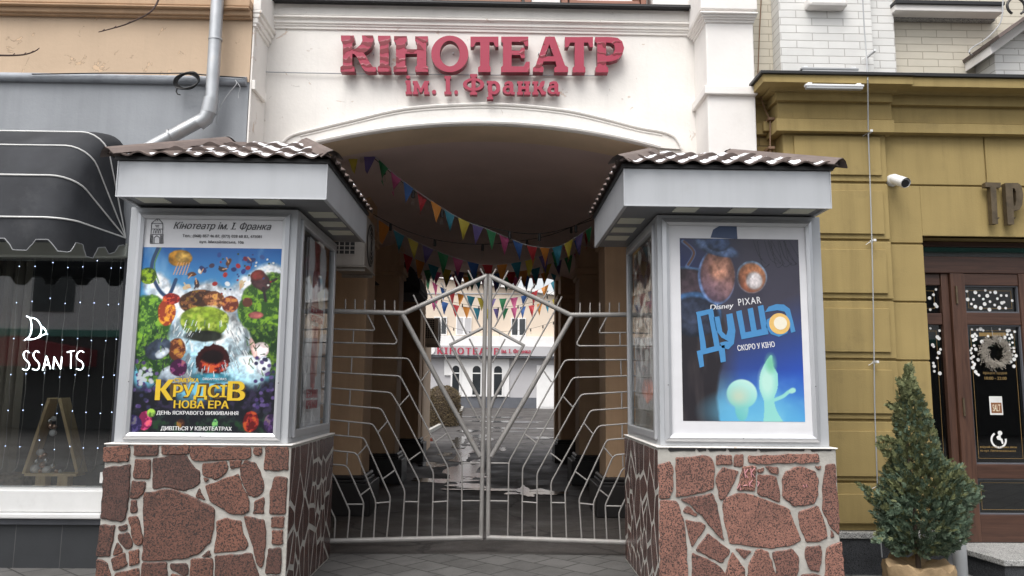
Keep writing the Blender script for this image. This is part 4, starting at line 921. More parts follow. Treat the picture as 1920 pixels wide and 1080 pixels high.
    slope(Vector((rx1, yf, ze)), ey, Vector((kx1 - rx1, 0, hz)), YKB - yf, 3, ky - yf, 0, False, inner > 0)
    slope(Vector((rx0, yf, ze)), ey, Vector((kx0 - rx0, 0, hz)), YKB - yf, 3, ky - yf, 0, True, inner < 0)
    ro = roof.build('roof', M['roof'], k)
    me = ro.data
    for p in me.polygons: p.use_smooth = False
    sn = snow.build('snow', M['snow'], ro, smooth=True)
    rc = MB()
    def cap(p, q, wd=.085):
        p, q = Vector(p), Vector(q); d = (q - p).normalized(); s_ = d.cross(Vector((0, 0, 1))).normalized(); n_ = s_.cross(d)
        if n_.z < 0: n_ = -n_
        pr = [(-wd, -.025), (-wd * .5, .018), (0, .036), (wd * .5, .018), (wd, -.025)]
        vs = [e + s_ * a + n_ * (c_ + .02) for e in (p, q) for a, c_ in pr] + [e + s_ * a * .96 + n_ * (c_ + .014) for e in (p, q) for a, c_ in pr]
        fs = [(i, i + 1, i + 6, i + 5) for i in range(4)] + [(i + 10, i + 15, i + 16, i + 11) for i in range(4)]
        rc.add(vs, fs)
    cap((rx0 - .015, yf - .02, ze + .012), (kx0, ky, zr)); cap((rx1 + .015, yf - .02, ze + .012), (kx1, ky, zr)); cap((kx0, ky, zr + .004), (kx0, YKB, zr + .004)); cap((kx1, ky, zr + .004), (kx1, YKB, zr + .004))
    rc.box(kx0, kx1, ky, YKB, zr - .03, zr + .005)
    rc.build('ridge_cap', M['roof'], ro)
    bt = MB(); bt.box(fx0 - .02, fx1 + .02, 5.68, YKB, fz1 + .001, fz1 + .03); bt.build('batten', M['pier_base'], ro)
    return k, c_in, xin, inner, zc0, zc1
KL = kiosk('L'); KR = kiosk('R')
# ================================================================== POSTERS (flat prints; colours are the ink)
def vnoise(w, h, fx, fy, seed, oct=4):
    g = np.random.default_rng(seed); out = np.zeros((h, w)); amp = 1; tot = 0
    for o in range(oct):
        nx, ny = max(2, int(fx * 2 ** o) + 2), max(2, int(fy * 2 ** o) + 2); t = g.random((ny, nx))
        yy = np.linspace(0, ny - 1.001, h); xx = np.linspace(0, nx - 1.001, w); yi = yy.astype(int); xi = xx.astype(int)
        fy_ = (yy - yi)[:, None]; fx_ = (xx - xi)[None]; fy_ = fy_ * fy_ * (3 - 2 * fy_); fx_ = fx_ * fx_ * (3 - 2 * fx_)
        a = t[yi][:, xi]; b_ = t[yi][:, xi + 1]; c_ = t[yi + 1][:, xi]; d_ = t[yi + 1][:, xi + 1]
        out += amp * ((a * (1 - fx_) + b_ * fx_) * (1 - fy_) + (c_ * (1 - fx_) + d_ * fx_) * fy_); tot += amp; amp *= .55
    return out / tot
def lin(c): c = np.asarray(c, float) / 255; return np.where(c <= .04045, c / 12.92, ((c + .055) / 1.055) ** 2.4)
class Art:
    def __init__(s, w, h, col):
        s.w, s.h = w, h; s.im = np.zeros((h, w, 3)) + np.array(col, float); s.x, s.y = np.meshgrid((np.arange(w) + .5) / w, (np.arange(h) + .5) / h); s.asp = h / w
    def mix(s, m, col): m = np.clip(m, 0, 1)[..., None]; s.im = s.im * (1 - m) + np.asarray(col, float) * m
    def ell(s, cx, cy, rx, ry, col, soft=.08, seed=None, amp=0, fr=6, ang=0, alpha=1, shade=None, tex=True):
        dx, dy = s.x - cx, (s.y - cy); c, q = math.cos(ang), math.sin(ang); a, b_ = (dx * c + dy * s.asp * q) / rx, (-dx * q + dy * s.asp * c) / (ry * s.asp)
        d = np.sqrt(a * a + b_ * b_)
        if seed is not None: d = d + amp * (vnoise(s.w, s.h, fr, fr * s.asp, seed) - .5) * 2
        m = np.clip((1 - d) / soft + .5, 0, 1) * alpha
        col = np.array(col, float)
        if shade is not None: t = np.clip(.5 + .5 * b_ - .25 * a, 0, 1)[..., None]; col = col * (1 - t) + np.array(shade, float) * t
        if tex and min(rx, ry) > .018:
            if not hasattr(s, '_tx'): s._tx = vnoise(s.w, s.h, 30, 42, 501, 3); s._ty = vnoise(s.w, s.h, 9, 12, 502, 4)
            col = np.clip(col * (1 + .7 * (s._tx - .5) + .9 * (s._ty - .5))[..., None] * (1.12 - .34 * np.clip(d, 0, 1) ** 3)[..., None], 0, 255)
        s.mix(m, col); return m
    def line(s, pts, wd, col, soft=.4):
        d = np.full(s.x.shape, 9.)
        pts = [(p.x, p.y) for p in smooth_path([(a, b_, 0) for a, b_ in pts], 8)]
        for (x0, y0), (x1, y1) in zip(pts[:-1], pts[1:]):
            vx, vy = x1 - x0, (y1 - y0) * s.asp; px, py = s.x - x0, (s.y - y0) * s.asp; t = np.clip((px * vx + py * vy) / (vx * vx + vy * vy + 1e-9), 0, 1)
            d = np.minimum(d, np.hypot(px - t * vx, py - t * vy))
        s.mix((1 - d / wd) / soft, col)
    def poly(s, pts, col, alpha=1):
        m = np.zeros(s.x.shape, bool); j = len(pts) - 1
        for i in range(len(pts)):
            (xi, yi), (xj, yj) = pts[i], pts[j]
            if yi != yj: m ^= ((yi > s.y) != (yj > s.y)) & (s.x < (xj - xi) * (s.y - yi) / (yj - yi) + xi)
            j = i
        s.mix(m * alpha, col)
    def mesh(s, name, x0, x1, z0, z1, y, m, parent, wav=0, frame=None):
        w, h = s.w, s.h; off = OFF[parent.name]
        wv = (vnoise(w + 1, h + 1, 3, 5, 77, 3) - .5) * wav
        xs = np.linspace(x0, x1, w + 1); zs_ = np.linspace(z1, z0, h + 1); gx, gz_ = np.meshgrid(xs, zs_)
        if frame: co = frame(gx, gz_, y + wv)
        else: co = np.stack([gx, y + wv, gz_], -1)
        co = co.reshape(-1, 3) - np.array(off)
        i = (np.arange(h)[:, None] * (w + 1) + np.arange(w)[None]).ravel(); fc = np.stack([i + w + 1, i + w + 2, i + 1, i], 1)
        me = bpy.data.meshes.new(name); me.vertices.add(len(co)); me.vertices.foreach_set('co', co.ravel()); me.loops.add(fc.size); me.loops.foreach_set('vertex_index', fc.ravel().astype(np.int32))
        me.polygons.add(len(fc)); me.polygons.foreach_set('loop_start', np.arange(0, fc.size, 4, dtype=np.int32)); me.update(calc_edges=True); me.validate()
        at = me.color_attributes.new('ink', 'FLOAT_COLOR', 'POINT')
        im = lin(np.clip(s.im, 0, 255)); pim = np.pad(im, ((0, 1), (0, 1), (0, 0)), mode='edge'); cc = np.ones((len(co), 4), np.float32); cc[:, :3] = pim.reshape(-1, 3); at.data.foreach_set('color', cc.ravel())
        me.materials.append(m); o = bpy.data.objects.new(name, me); C.objects.link(o); o.parent = parent; OFF[o.name] = off; return o
def ink_mat(name, rough, coat, gain=1):
    m, N, L, b = new_mat(name); a = N.new("ShaderNodeAttribute"); a.attribute_name = 'ink'
    g = N.new("ShaderNodeMix"); g.data_type = 'RGBA'; g.blend_type = 'MULTIPLY'; g.inputs[0].default_value = 1; L.new(a.outputs["Color"], g.inputs[6]); g.inputs[7].default_value = (gain, gain, gain, 1)
    L.new(g.outputs[2], b.inputs["Base Color"]); b.inputs["Roughness"].default_value = rough; b.inputs["Coat Weight"].default_value = coat; b.inputs["Coat Roughness"].default_value = .04
    bump(N, L, b, noise(N, L, 5, 3), .12, .02); return m
M['ink'] = ink_mat('poster ink under film', .35, .45, .92)
M['paper'] = mat('white poster paper', (.72, .72, .74), .35, var=.04, vscale=5, bscale=7, bstr=.35, coat=.35)
def adventure():
    a = Art(230, 310, (40, 110, 180))
    t = np.clip(a.y / .45, 0, 1)[..., None]; a.im = np.array((34, 98, 172.)) * (1 - t) + np.array((120, 200, 228.)) * t
    n = vnoise(a.w, a.h, 6, 3, 5)
    a.mix((n - .52) * 2.2 * (1 - a.y), (170, 210, 235))
    for k, (cx, cy, rx, ry) in enumerate([(.12, .22, .10, .07), (.20, .29, .14, .08), (.9, .16, .13, .07), (.8, .21, .13, .07), (.52, .30, .24, .10), (.3, .36, .16, .1)]):
        a.ell(cx, cy, rx, ry, (238, 243, 248), .35, 20 + k, .35, 9, shade=(180, 205, 228))
    g = vnoise(a.w, a.h, 34, 44, 8, 3)
    def leafy(m, dark, light):
        for c, lo in ((dark, -1), (light, .5), ((min(255, light[0] + 35), min(255, light[1] + 40), light[2]), .62)): a.mix(m * (g > lo), c)
    def hill(cx, cy, rx, ry, seed, dk, lt): leafy(a.ell(cx, cy, rx, ry, dk, .1, seed, .16, 9, alpha=1), dk, lt)
    hill(.93, .36, .22, .22, 31, (48, 84, 34), (92, 132, 48)); hill(.06, .46, .18, .20, 32, (50, 92, 38), (100, 146, 58)); hill(.9, .56, .2, .14, 33, (34, 60, 32), (66, 96, 44)); hill(.16, .6, .16, .14, 36, (36, 66, 34), (70, 108, 50))
    # vines, seed pods, leaves and fruit drifting in the air
    a.line([(.11, 0), (.07, .11), (.12, .22), (.2, .27), (.25, .18)], .016, (46, 72, 108)); a.line([(.13, 0), (.09, .1), (.13, .2)], .006, (90, 140, 90))
    hill(.05, .16, .06, .045, 34, (60, 86, 30), (120, 150, 40)); a.ell(.27, .06, .085, .045, (214, 150, 48), .15, 41, .12, 22); a.ell(.29, .055, .055, .03, (236, 186, 88), .3)
    for k in range(5): a.line([(.26 + .02 * k, .085), (.23 + .022 * k, .15)], .004, (214, 165, 120))
    for k, (x, y, c) in enumerate([(.66, .12, (44, 52, 104)), (.69, .10, (170, 38, 46)), (.73, .13, (40, 60, 128)), (.76, .11, (150, 34, 44)), (.74, .06, (120, 36, 60)), (.6, .15, (176, 52, 48)), (.53, .2, (160, 44, 40)), (.86, .05, (60, 90, 150)), (.55, .04, (52, 82, 150)), (.5, .1, (70, 60, 80)), (.62, .2, (230, 236, 240)), (.42, .13, (230, 230, 220))]):
        a.ell(x, y, .02, .012, c, .2, 50 + k, .1, 20, ang=k)
    a.ell(.86, .18, .085, .045, (62, 40, 42), .12, 61, .22, 14, ang=.9); a.ell(.83, .15, .05, .03, (98, 40, 34), .2, 62, .2, 16, ang=-.5); a.line([(.88, .22), (.9, .29)], .012, (44, 36, 40)); a.line([(.9, .2), (.97, .17)], .010, (58, 42, 44))
    for k in range(26): a.ell(.55 + .4 * RNG.random(), .03 + .25 * RNG.random(), .008, .005, [(150, 40, 50), (50, 70, 130), (230, 230, 220), (60, 80, 40)][k % 4], .3, ang=k)
    # autumn bushes on the cliff edge
    hill(.44, .30, .15, .07, 71, (70, 44, 32), (134, 86, 54)); hill(.39, .275, .06, .04, 72, (58, 38, 30), (104, 66, 44)); hill(.53, .285, .07, .045, 73, (110, 66, 42), (190, 126, 84))
    hill(.20, .36, .06, .07, 74, (160, 64, 36), (226, 140, 56)); hill(.23, .285, .06, .03, 75, (130, 36, 36), (200, 70, 54)); hill(.65, .31, .06, .045, 76, (110, 52, 40), (176, 100, 70)); hill(.77, .30, .035, .025, 77, (96, 56, 44), (150, 92, 66)); a.ell(.84, .37, .05, .02, (150, 84, 80), .2, 78, .3, 16)
    # pale mossy rock arch with a red cave
    m = a.ell(.52, .53, .29, .20, (226, 232, 236), .07, 81, .13, 7, shade=(120, 170, 190)); n2 = vnoise(a.w, a.h, 26, 12, 82, 4); a.mix(m * ((n2 - .55) * 6), (120, 132, 140)); a.mix(m * ((.38 - n2) * 6), (250, 252, 250))
    a.ell(.76, .70, .16, .12, (218, 230, 236), .08, 83, .15, 8, shade=(110, 176, 200)); a.ell(.28, .72, .11, .08, (200, 206, 210), .1, 84, .2, 9, shade=(100, 120, 140))
    m = a.ell(.47, .41, .18, .085, (150, 176, 50), .08, 85, .14, 8, shade=(92, 120, 40)); a.mix(m * ((g - .5) * 4), (190, 206, 84)); a.ell(.47, .485, .14, .03, (40, 44, 38), .3, 86, .2, 10)
    a.ell(.55, .62, .13, .085, (58, 18, 20), .06, 87, .3, 14); hill(.56, .64, .10, .05, 88, (90, 22, 26), (176, 54, 50)); a.ell(.54, .60, .09, .035, (20, 8, 12), .4, 89, .35, 14); a.ell(.55, .71, .13, .03, (60, 130, 150), .3, 90, .2, 9)
    for k in range(150):
        an = RNG.random() * 6.28; r0 = .55 + .45 * RNG.random(); x, y = .52 + .28 * r0 * math.cos(an), .54 + .19 * r0 * math.sin(an)
        if .40 < y < .68: a.line([(x, y), (x + .02 * math.cos(an), y + .022 + .01 * RNG.random())], .0028, [(250, 252, 252), (150, 160, 168), (96, 104, 112), (176, 210, 222)][k % 4])
    hill(.29, .56, .06, .06, 91, (96, 50, 34), (160, 98, 60)); hill(.31, .66, .06, .045, 92, (66, 28, 62), (130, 60, 110))
    a.ell(.15, .56, .10, .05, (58, 68, 84), .12, 93, .25, 10, ang=-.5); a.ell(.19, .58, .06, .025, (176, 186, 196), .2, 94, .25, 14, ang=-.5)
    a.ell(.88, .56, .06, .045, (206, 190, 190), .12, 95, .25, 12); a.ell(.83, .55, .02, .06, (214, 176, 168), .2, ang=-.3); a.ell(.91, .64, .05, .05, (190, 196, 206), .15, 96, .3, 13)
    for k in range(70):
        x, y = (RNG.random() * .22 if k % 2 else .78 + RNG.random() * .22), .42 + .4 * RNG.random(); an = -1.57 + RNG.normal() * .6
        a.line([(x, y), (x + .03 * math.cos(an), y + .03 * math.sin(an))], .004, [(30, 60, 28), (110, 150, 60), (70, 110, 44), (44, 50, 60)][k % 4])
    for k, (x, y) in enumerate([(.36, .15), (.40, .2), (.33, .22), (.44, .12), (.62, .08), (.58, .12), (.72, .2), (.78, .07)]):
        c = [(96, 60, 40), (60, 52, 60), (214, 190, 150), (44, 60, 110)][k % 4]; a.ell(x, y, .030, .013, c, .2, 130 + k, .3, 26, ang=k * 1.3); a.line([(x, y), (x + .03 * math.cos(k * 2), y + .03 * math.sin(k * 2))], .006, c); a.line([(x, y), (x + .03 * math.cos(k * 2 + 2.4), y + .03 * math.sin(k * 2 + 2.4))], .005, (210, 160, 120))
    # dark jungle foot with violet and coloured plants
    n3 = vnoise(a.w, a.h, 7, 5, 98); m = np.clip((a.y + (n3 - .5) * .16 + np.abs(a.x - .5) * .24 - .80) * 14, 0, 1); a.mix(m, (24, 26, 34)); a.mix(m * ((g - .52) * 5), (52, 46, 70)); m2 = np.clip((a.y - .88) * 12, 0, 1); a.mix(m2 * ((g - .45) * 4), (34, 66, 40))
    for k in range(60): a.ell(RNG.choice([RNG.random() * .16, .84 + RNG.random() * .16]), .6 + .28 * RNG.random(), .014, .010, [(74, 58, 110), (96, 80, 130), (50, 50, 80)][k % 3], .4)
    for k in range(16): a.ell(.03 + .12 * RNG.random(), .66 + .1 * RNG.random(), .016, .010, (190, 198, 206), .4, ang=k)
    hill(.10, .94, .045, .05, 101, (130, 34, 76), (206, 66, 124)); hill(.14, .90, .03, .022, 102, (86, 120, 50), (140, 180, 84)); hill(.84, .94, .055, .055, 103, (96, 24, 26), (156, 44, 42)); hill(.59, .96, .02, .03, 104, (50, 96, 60), (96, 160, 108)); hill(.35, .955, .028, .024, 105, (66, 42, 32), (116, 72, 52)); hill(.02, .96, .06, .05, 106, (44, 38, 80), (76, 66, 120)); hill(.98, .95, .05, .05, 107, (50, 36, 66), (84, 58, 108))
    return a
def poster_left():
    k, (a0, a1, b0, b1), *_ = KL; y = YK - .004
    t = thing('poster', 'poster with gold title lettering over painted blue sky, green hills and white rock', 'poster', ((a0 + a1) / 2, y, b0), 'film posters in the kiosk fronts')
    zh = Z(400, 465, y)
    pp = MB().box(a0 - .004, a1 + .004, y, y + .002, b0 - .004, b1 + .004).build('sheet', M['paper'], t)
    adventure().mesh('print', a0, a1, b0, zh, y - .002, M['ink'], t)
    S = lambda u0, v0, u1, v1: (lambda p, q: (p.x, q.x, q.z, p.z))(P(u0 / 2.4537 + 230, v0 / 2.4537 + 400, y), P(u1 / 2.4537 + 230, v1 / 2.4537 + 400, y))
    ye = y - .003
    def put(name, m, rows, off=.0015):
        b = MB()
        for txt, bx, kw in rows: text_fit(b, txt, *S(*bx), ye, off, **kw)
        return b.build(name, m, t)
    put('heading', flat('grey black print', (.06, .06, .065)), [('Кінотеатр ім. І. Франка', (236, 38, 684, 86), dict(shear=.35, weight=.012)), ('Тел.: (068) 857 46 87, (073) 028 68 83, 475081', (276, 96, 640, 118), dict(weight=.01)), ('вул. Михайлівська, 10а', (355, 124, 556, 143), dict(weight=.01))])
    b = MB(); ln = lambda pts, r=.0022: b.tube([P(u / 2.4537 + 230, v / 2.4537 + 400, ye) for u, v in pts], r, 4)
    ln([(130, 95), (133, 45), (162, 22), (184, 45), (184, 95)]); ln([(133, 47), (184, 47)]); ln([(136, 72), (182, 72)]); ln([(160, 20), (160, 34)])
    for u in (146, 158, 170): ln([(u - 4, 92), (u - 4, 80), (u, 74), (u + 4, 80), (u + 4, 92)], .0016)
    ln([(128, 97), (186, 97), (186, 138), (126, 138), (128, 97)]); ln([(144, 138), (144, 112), (157, 103), (170, 112), (170, 138)])
    for u in (130, 134, 138, 174, 178, 182): ln([(u, 100), (u, 138)], .0018)
    ln([(150, 56), (168, 56)]); ln([(152, 62), (166, 62)]); b.build('tower_emblem', flat('line art', (.05, .05, .055)), t)
    gold = flat('gold print', (.72, .48, .03)); white = flat('white print', (.78, .78, .78))
    cap_y = put('title_shadow', flat('dark gold print', (.10, .055, .01)), [('КРУДСІВ', (160, 780, 566, 868), dict(weight=.05)), ('НОВА ЕРА', (240, 863, 491, 901), dict(weight=.035))], .0008)
    put('title', gold, [('СІМЕЙКА', (240, 752, 351, 778), dict(weight=.03)), ('К', (155, 764, 232, 860), dict(weight=.04)), ('РУДСІ', (236, 788, 478, 858), dict(weight=.035)), ('В', (486, 772, 562, 862), dict(weight=.035)), ('НОВА ЕРА', (237, 860, 488, 898), dict(weight=.025))], .0022)
    put('studio_name', white, [('DREAMWORKS', (370, 756, 478, 768), {})]); put('tagline', white, [('ДЕНЬ ЯСКРАВОГО ВИЖИВАННЯ', (158, 908, 532, 932), dict(weight=.022))]); put('screening_line', white, [('ДИВІТЬСЯ У КІНОТЕАТРАХ', (177, 979, 502, 1004), dict(weight=.022))])
poster_left()
def dream():
    a = Art(200, 306, (52, 50, 62)); n = vnoise(a.w, a.h, 4, 6, 3)
    a.mix(a.y * 0 + 1, (66, 64, 78)); a.mix((n - .45) * 1.2, (48, 46, 60)); a.mix(np.clip((.55 - a.x) * 1.6, 0, 1) * np.clip((.4 - a.y) * 4, 0, 1), (40, 50, 92))
    w = np.clip((a.y - .42 + (a.x - .5) * .25) * 2.2, 0, 1); a.mix(w * np.clip((a.x - .28) * 5, 0, 1), (46, 84, 186))
    w = np.clip((a.y - .72) * 3.2, 0, 1); a.mix(w, (92, 178, 228)); a.mix(np.clip(((n - .5) * 3) * w, 0, .5), (150, 214, 236))
    m = np.clip((.34 - a.x - .05 * np.sin(a.y * 9) + .06 * (n - .5)) * 40, 0, 1) * np.clip((a.y - .36) * 14, 0, 1); a.mix(m, (44, 41, 46)); a.mix(m * np.clip((vnoise(a.w, a.h, 12, 3, 14) - .5) * 3, 0, 1), (66, 60, 62))
    # abstract night hills with a cold rim and two warm moons
    a.ell(.07, .33, .27, .17, (96, 140, 190), .06, 21, .05, 8); a.ell(.07, .335, .26, .165, (58, 48, 54), .1, 21, .05, 8); a.ell(.12, .42, .22, .12, (60, 92, 132), .1, 22, .06, 7); a.ell(.11, .44, .21, .11, (44, 50, 66), .15, 22, .06, 7)
    a.ell(.305, .215, .155, .155, (112, 140, 190), .05, 31, .02, 5); a.ell(.315, .21, .145, .147, (150, 106, 88), .1, 31, .02, 5, shade=(96, 78, 92)); a.ell(.33, .17, .08, .06, (172, 124, 104), .6, 32, .1, 6)
    a.ell(.60, .215, .125, .09, (140, 168, 200), .06, 33, .05, 6); a.ell(.60, .22, .115, .083, (196, 132, 92), .15, 33, .05, 6, shade=(150, 92, 70)); a.ell(.62, .235, .07, .05, (214, 206, 206), .3, 34, .08, 7)
    a.ell(.3, .055, .19, .04, (84, 104, 140), .2, 35, .10, 8, ang=.28); a.ell(.32, .02, .11, .055, (60, 78, 112), .15, 36, .10, 8, ang=.2)
    a.line([(.03, .02), (.12, .08), (.06, .16)], .02, (92, 112, 150)); a.line([(.04, .02), (.12, .08), (.07, .15)], .012, (98, 72, 62))
    for k in range(14): x = .55 + .4 * RNG.random(); a.line([(x, .01), (x + .04, .06 + .1 * RNG.random()), (x + .1, .14)], .003, (36, 36, 46))
    # pale glowing lamps of light
    a.ell(.58, .95, .34, .10, (110, 190, 226), .9, tex=False, alpha=.8)
    a.ell(.485, .93, .055, .07, (150, 216, 212), .25, shade=(110, 196, 196), tex=False); a.ell(.49, .855, .125, .078, (196, 238, 228), .08, shade=(122, 206, 200), tex=False); a.ell(.46, .87, .07, .04, (226, 214, 184), 1.4, tex=False, alpha=.6)
    a.poly([(p.x, p.y) for p in smooth_path([(.66, 1, 0), (.67, .90, 0), (.635, .82, 0), (.65, .74, 0), (.70, .675, 0), (.745, .645, 0), (.755, .70, 0), (.79, .75, 0), (.785, .82, 0), (.755, .88, 0), (.77, .94, 0), (.82, 1, 0)], 8)], (150, 220, 212)); a.ell(.70, .79, .06, .075, (198, 240, 226), .9, tex=False, alpha=.9); a.ell(.735, .69, .04, .045, (120, 200, 160), 1.0, tex=False, alpha=.8)
    a.line([(.76, .885), (.83, .865), (.88, .84), (.92, .835)], .018, (150, 220, 212)); a.ell(.905, .835, .03, .014, (170, 228, 214), .4, ang=-.5, tex=False)
    return a
def poster_right():
    k, (a0, a1, b0, b1), *_ = KR; y = YK - .004
    t = thing('poster', 'white bordered poster with tilted sky blue title letters over a dark blue picture', 'poster', ((a0 + a1) / 2, y, b0), 'film posters in the kiosk fronts')
    MB().box(a0 - .004, a1 + .004, y, y + .002, b0 - .004, b1 + .004).build('sheet', M['paper'], t)
    q0, q1 = X(1277.5, 620, y), X(1503, 620, y); z1, z0 = Z(1385, 448, y), Z(1395, 790, y)
    dream().mesh('print', q0, q1, z0, z1, y - .002, M['ink'], t)
    T = lambda u, v: P(u / 2.4545 + 1170, v / 2.4545 + 400, y); ye = y - .003
    def box(u0, v0, u1, v1): p, q = T(u0, v0), T(u1, v1); return p.x, q.x, q.z, p.z
    hat = MB(); hat.prism([(lambda p: (p.x, p.z))(T(u, v)) for u, v in [(398, 112), (410, 75), (440, 58), (518, 57), (522, 118)]], y - .0022, y - .0005); hat.build('print_overlap', flat('slate print', (.075, .105, .19)), t)
    blue = flat('sky blue print', (.07, .26, .53)); white = flat('white print', (.76, .76, .78)); b = MB()
    def strokes(loops):
        for lp in loops: loops_fit(b, lp, lambda u, v: (lambda p: (p.x, p.z))(T(u, v)), ye, .0015)
    strokes([[[(330, 455), (408, 438), (440, 610), (462, 606), (468, 682), (445, 687), (436, 632), (362, 650), (368, 704), (348, 710), (334, 634), (352, 630), (350, 600), (335, 470)], [(352, 474), (388, 464), (415, 612), (378, 622), (374, 590)]],
             [[(412, 478), (438, 474), (452, 545), (470, 562), (478, 535), (470, 466), (498, 460), (512, 540), (505, 600), (480, 626), (450, 618), (440, 596), (462, 590), (482, 590), (448, 572), (424, 540)]],
             [[(515, 452), (540, 446), (558, 548), (585, 543), (568, 440), (592, 434), (610, 538), (632, 533), (615, 428), (640, 422), (664, 556), (540, 580)]],
             [[(648, 455), (665, 430), (700, 418), (735, 420), (762, 440), (778, 500), (788, 544), (768, 550), (762, 520), (750, 552), (712, 568), (676, 556), (654, 525), (656, 490), (690, 470), (748, 470), (738, 452), (705, 446)], ]])
    b.build('title', blue, t)
    g1 = MB(); c = T(715, 508); g1.lathe([(.083, .0), (.083, .001)], (c.x, ye - .0016, c.z), 28, 'Y'); g1.build('title_disc', flat('amber print', (.78, .50, .16)), t)
    g2 = MB(); g2.lathe([(.052, .0), (.052, .001)], (c.x + .006, ye - .0028, c.z + .004), 24, 'Y'); g2.build('title_disc', flat('cream print', (.85, .80, .66)), t)
    w = MB(); text_fit(w, 'СКОРО У КІНО', *box(520, 597, 694, 625), ye, .0012, weight=.022, rot=R(7)); text_fit(w, 'Disney', *box(394, 416, 505, 448), ye, .0012, weight=.012, rot=R(6), shear=.2); text_fit(w, 'PIXAR', *box(524, 388, 630, 420), ye, .0012, weight=.008, rot=R(7), spacing=1.2)
    w.build('lettering', white, t)
poster_right()
# posters behind the side glass
def side_poster(K, label, seed):
    k, cin_, xin, inner, zc0, zc1 = K; xp = xin - inner * .030
    ya, yb = (YK + .50, YK + 1.16) if inner > 0 else (YK + .25, YK + 1.2)
    t = thing('poster', label, 'poster', (xp, (ya + yb) / 2, zc0 + .03), 'posters inside the kiosk sides')
    a = Art(90, 200, (204, 204, 208)); n = vnoise(a.w, a.h, 4, 8, seed)
    if inner > 0:
        a.mix(((np.abs(a.x - .5 + .12 * (n - .5)) < .17 + .07 * np.sin(a.y * 5)) & (a.y < .36)).astype(float), (128, 40, 38)); a.mix(((np.abs(a.x - .52 - .1 * (n - .5)) < .14) & (a.y > .45) & (a.y < .78)).astype(float), (150, 54, 56))
        a.mix(((np.abs(a.x - .72 - .1 * (n - .5)) < .06) & (a.y > .4) & (a.y < .72)).astype(float), (206, 150, 120)); a.poly([(.62, .27), (.95, .22), (.9, .33), (.78, .38), (.7, .36)], (226, 216, 196)); a.poly([(.45, .76), (.62, .76), (.54, .86)], (190, 50, 48))
        for k_ in range(4): a.line([(.2, .3 + .14 * k_), (.24, .36 + .14 * k_), (.2, .42 + .14 * k_)], .012, (60, 56, 60))
    else:
        a.mix(a.y * 0 + 1, (150, 146, 140)); m = vnoise(a.w, a.h, 8, 16, seed, 3); a.mix((m > .55).astype(float), (60, 56, 54)); a.mix((m < .4).astype(float), (224, 222, 216)); a.mix(((m > .47) & (m < .52)).astype(float), (140, 66, 48)); a.mix(np.clip((a.y - .55) * 3, 0, .8), (110, 106, 96)); a.ell(.4, .78, .3, .06, (170, 84, 44), .2, 5, .3); a.ell(.5, .16, .3, .1, (70, 40, 34), .2, 6, .4)
    def fr(gx, gz_, c): return np.stack([xp + inner * (c), gx, gz_], -1)
    gl = lambda gx, gz_, c: fr(gx, gz_, c)
    o = a.mesh('print', ya, yb, zc0 + .06, zc1 - .12, .004, M['ink'], t, wav=.03, frame=gl)
    s = MB(); s.box(xp - inner * .014, xp - inner * .010, ya, yb, zc0 + .06, zc1 - .12); s.build('backing', M['paper'], t)
    if inner > 0:
        w = MB(); f2 = lambda p, q, c: (xp + .02 - c, p, q)
        hgt = zc1 - zc0
        text_fit(w, 'БЕЗСЛАВНІ', ya + .10, yb - .12, zc0 + .585 * hgt, zc0 + .615 * hgt, 0, .003, weight=.05, frame=f2); text_fit(w, 'КРІПАКИ', ya + .12, yb - .12, zc0 + .545 * hgt, zc0 + .575 * hgt, 0, .003, weight=.05, frame=f2); text_fit(w, 'БЕЗСЛАВНІ', ya + .06, yb - .2, zc0 + .185 * hgt, zc0 + .225 * hgt, 0, .003, weight=.05, frame=f2); text_fit(w, 'КРІПАКИ', ya + .06, yb - .2, zc0 + .135 * hgt, zc0 + .175 * hgt, 0, .003, weight=.05, frame=f2)
        w.build('lettering', flat('dark red print', (.26, .02, .03)), t)
side_poster(KL, 'wavy white poster with a dark red streak behind the side glass left of the gate', 5)
side_poster(KR, 'crumpled grey and white poster behind the side glass right of the gate', 6)
# ================================================================== THE GATE
ph, pc = Vector((XC - 1.55, 7.60, 0)), Vector((X(910, 900, 7.76), 7.76, 0))
gn = Vector((0, 0, 1)).cross(pc - ph).normalized()
def G(u, v): return PP(u, v, ph, gn)
gate_frame = [([(911, 514), (902, 1012)], .0215, 'centre_post'), ([(758, 587), (911.5, 518)], .024, 'top_rail'), ([(598, 583), (634, 583.6), (758, 587)], .024, 'top_rail'), ([(755, 590), (826, 722), (900, 856)], .024, 'brace'), ([(598, 1015), (904, 1008)], .026, 'bottom_rail'),
              ([(905, 615), (845, 646), (897, 745), (904, 765)], .016, 'diamond')]
gate_bars = [[(775, 553), (788.6, 582), (898, 788)], [(801.8, 542), (852.4, 640)], [(827, 530), (875, 627)], [(880, 635), (903, 680)], [(852.4, 518), (900.5, 613)], [(877.6, 506.7), (908, 566)], [(900.6, 503.6), (911, 523)],
    [(688.6, 589), (704, 619.7), (600, 616)], [(719, 590), (744.7, 640), (741, 645), (600, 641.5)], [(600, 668), (765.7, 672), (838, 811), (866.6, 865), (865, 1006)], [(600, 697), (750, 705), (768.5, 740), (840.5, 877), (838, 1006)],
    [(600, 726), (733, 736), (748, 761), (812.8, 886), (810, 1007)], [(600, 756), (714.8, 766), (727, 790), (786, 902), (782, 1007)], [(600, 785), (698.7, 795), (708, 810), (759, 920), (753.7, 1008)], [(600, 813), (682.5, 821), (732, 932), (725, 1008)],
    [(600, 842), (665, 849), (671, 855), (704.6, 940), (700.5, 1009)], [(600, 869), (646, 872.5), (652, 877), (682, 943), (677, 1009)], [(600, 850), (629, 898.5), (655.7, 957.6), (651, 1010)], [(610, 935), (629, 973), (626.7, 1010)]]
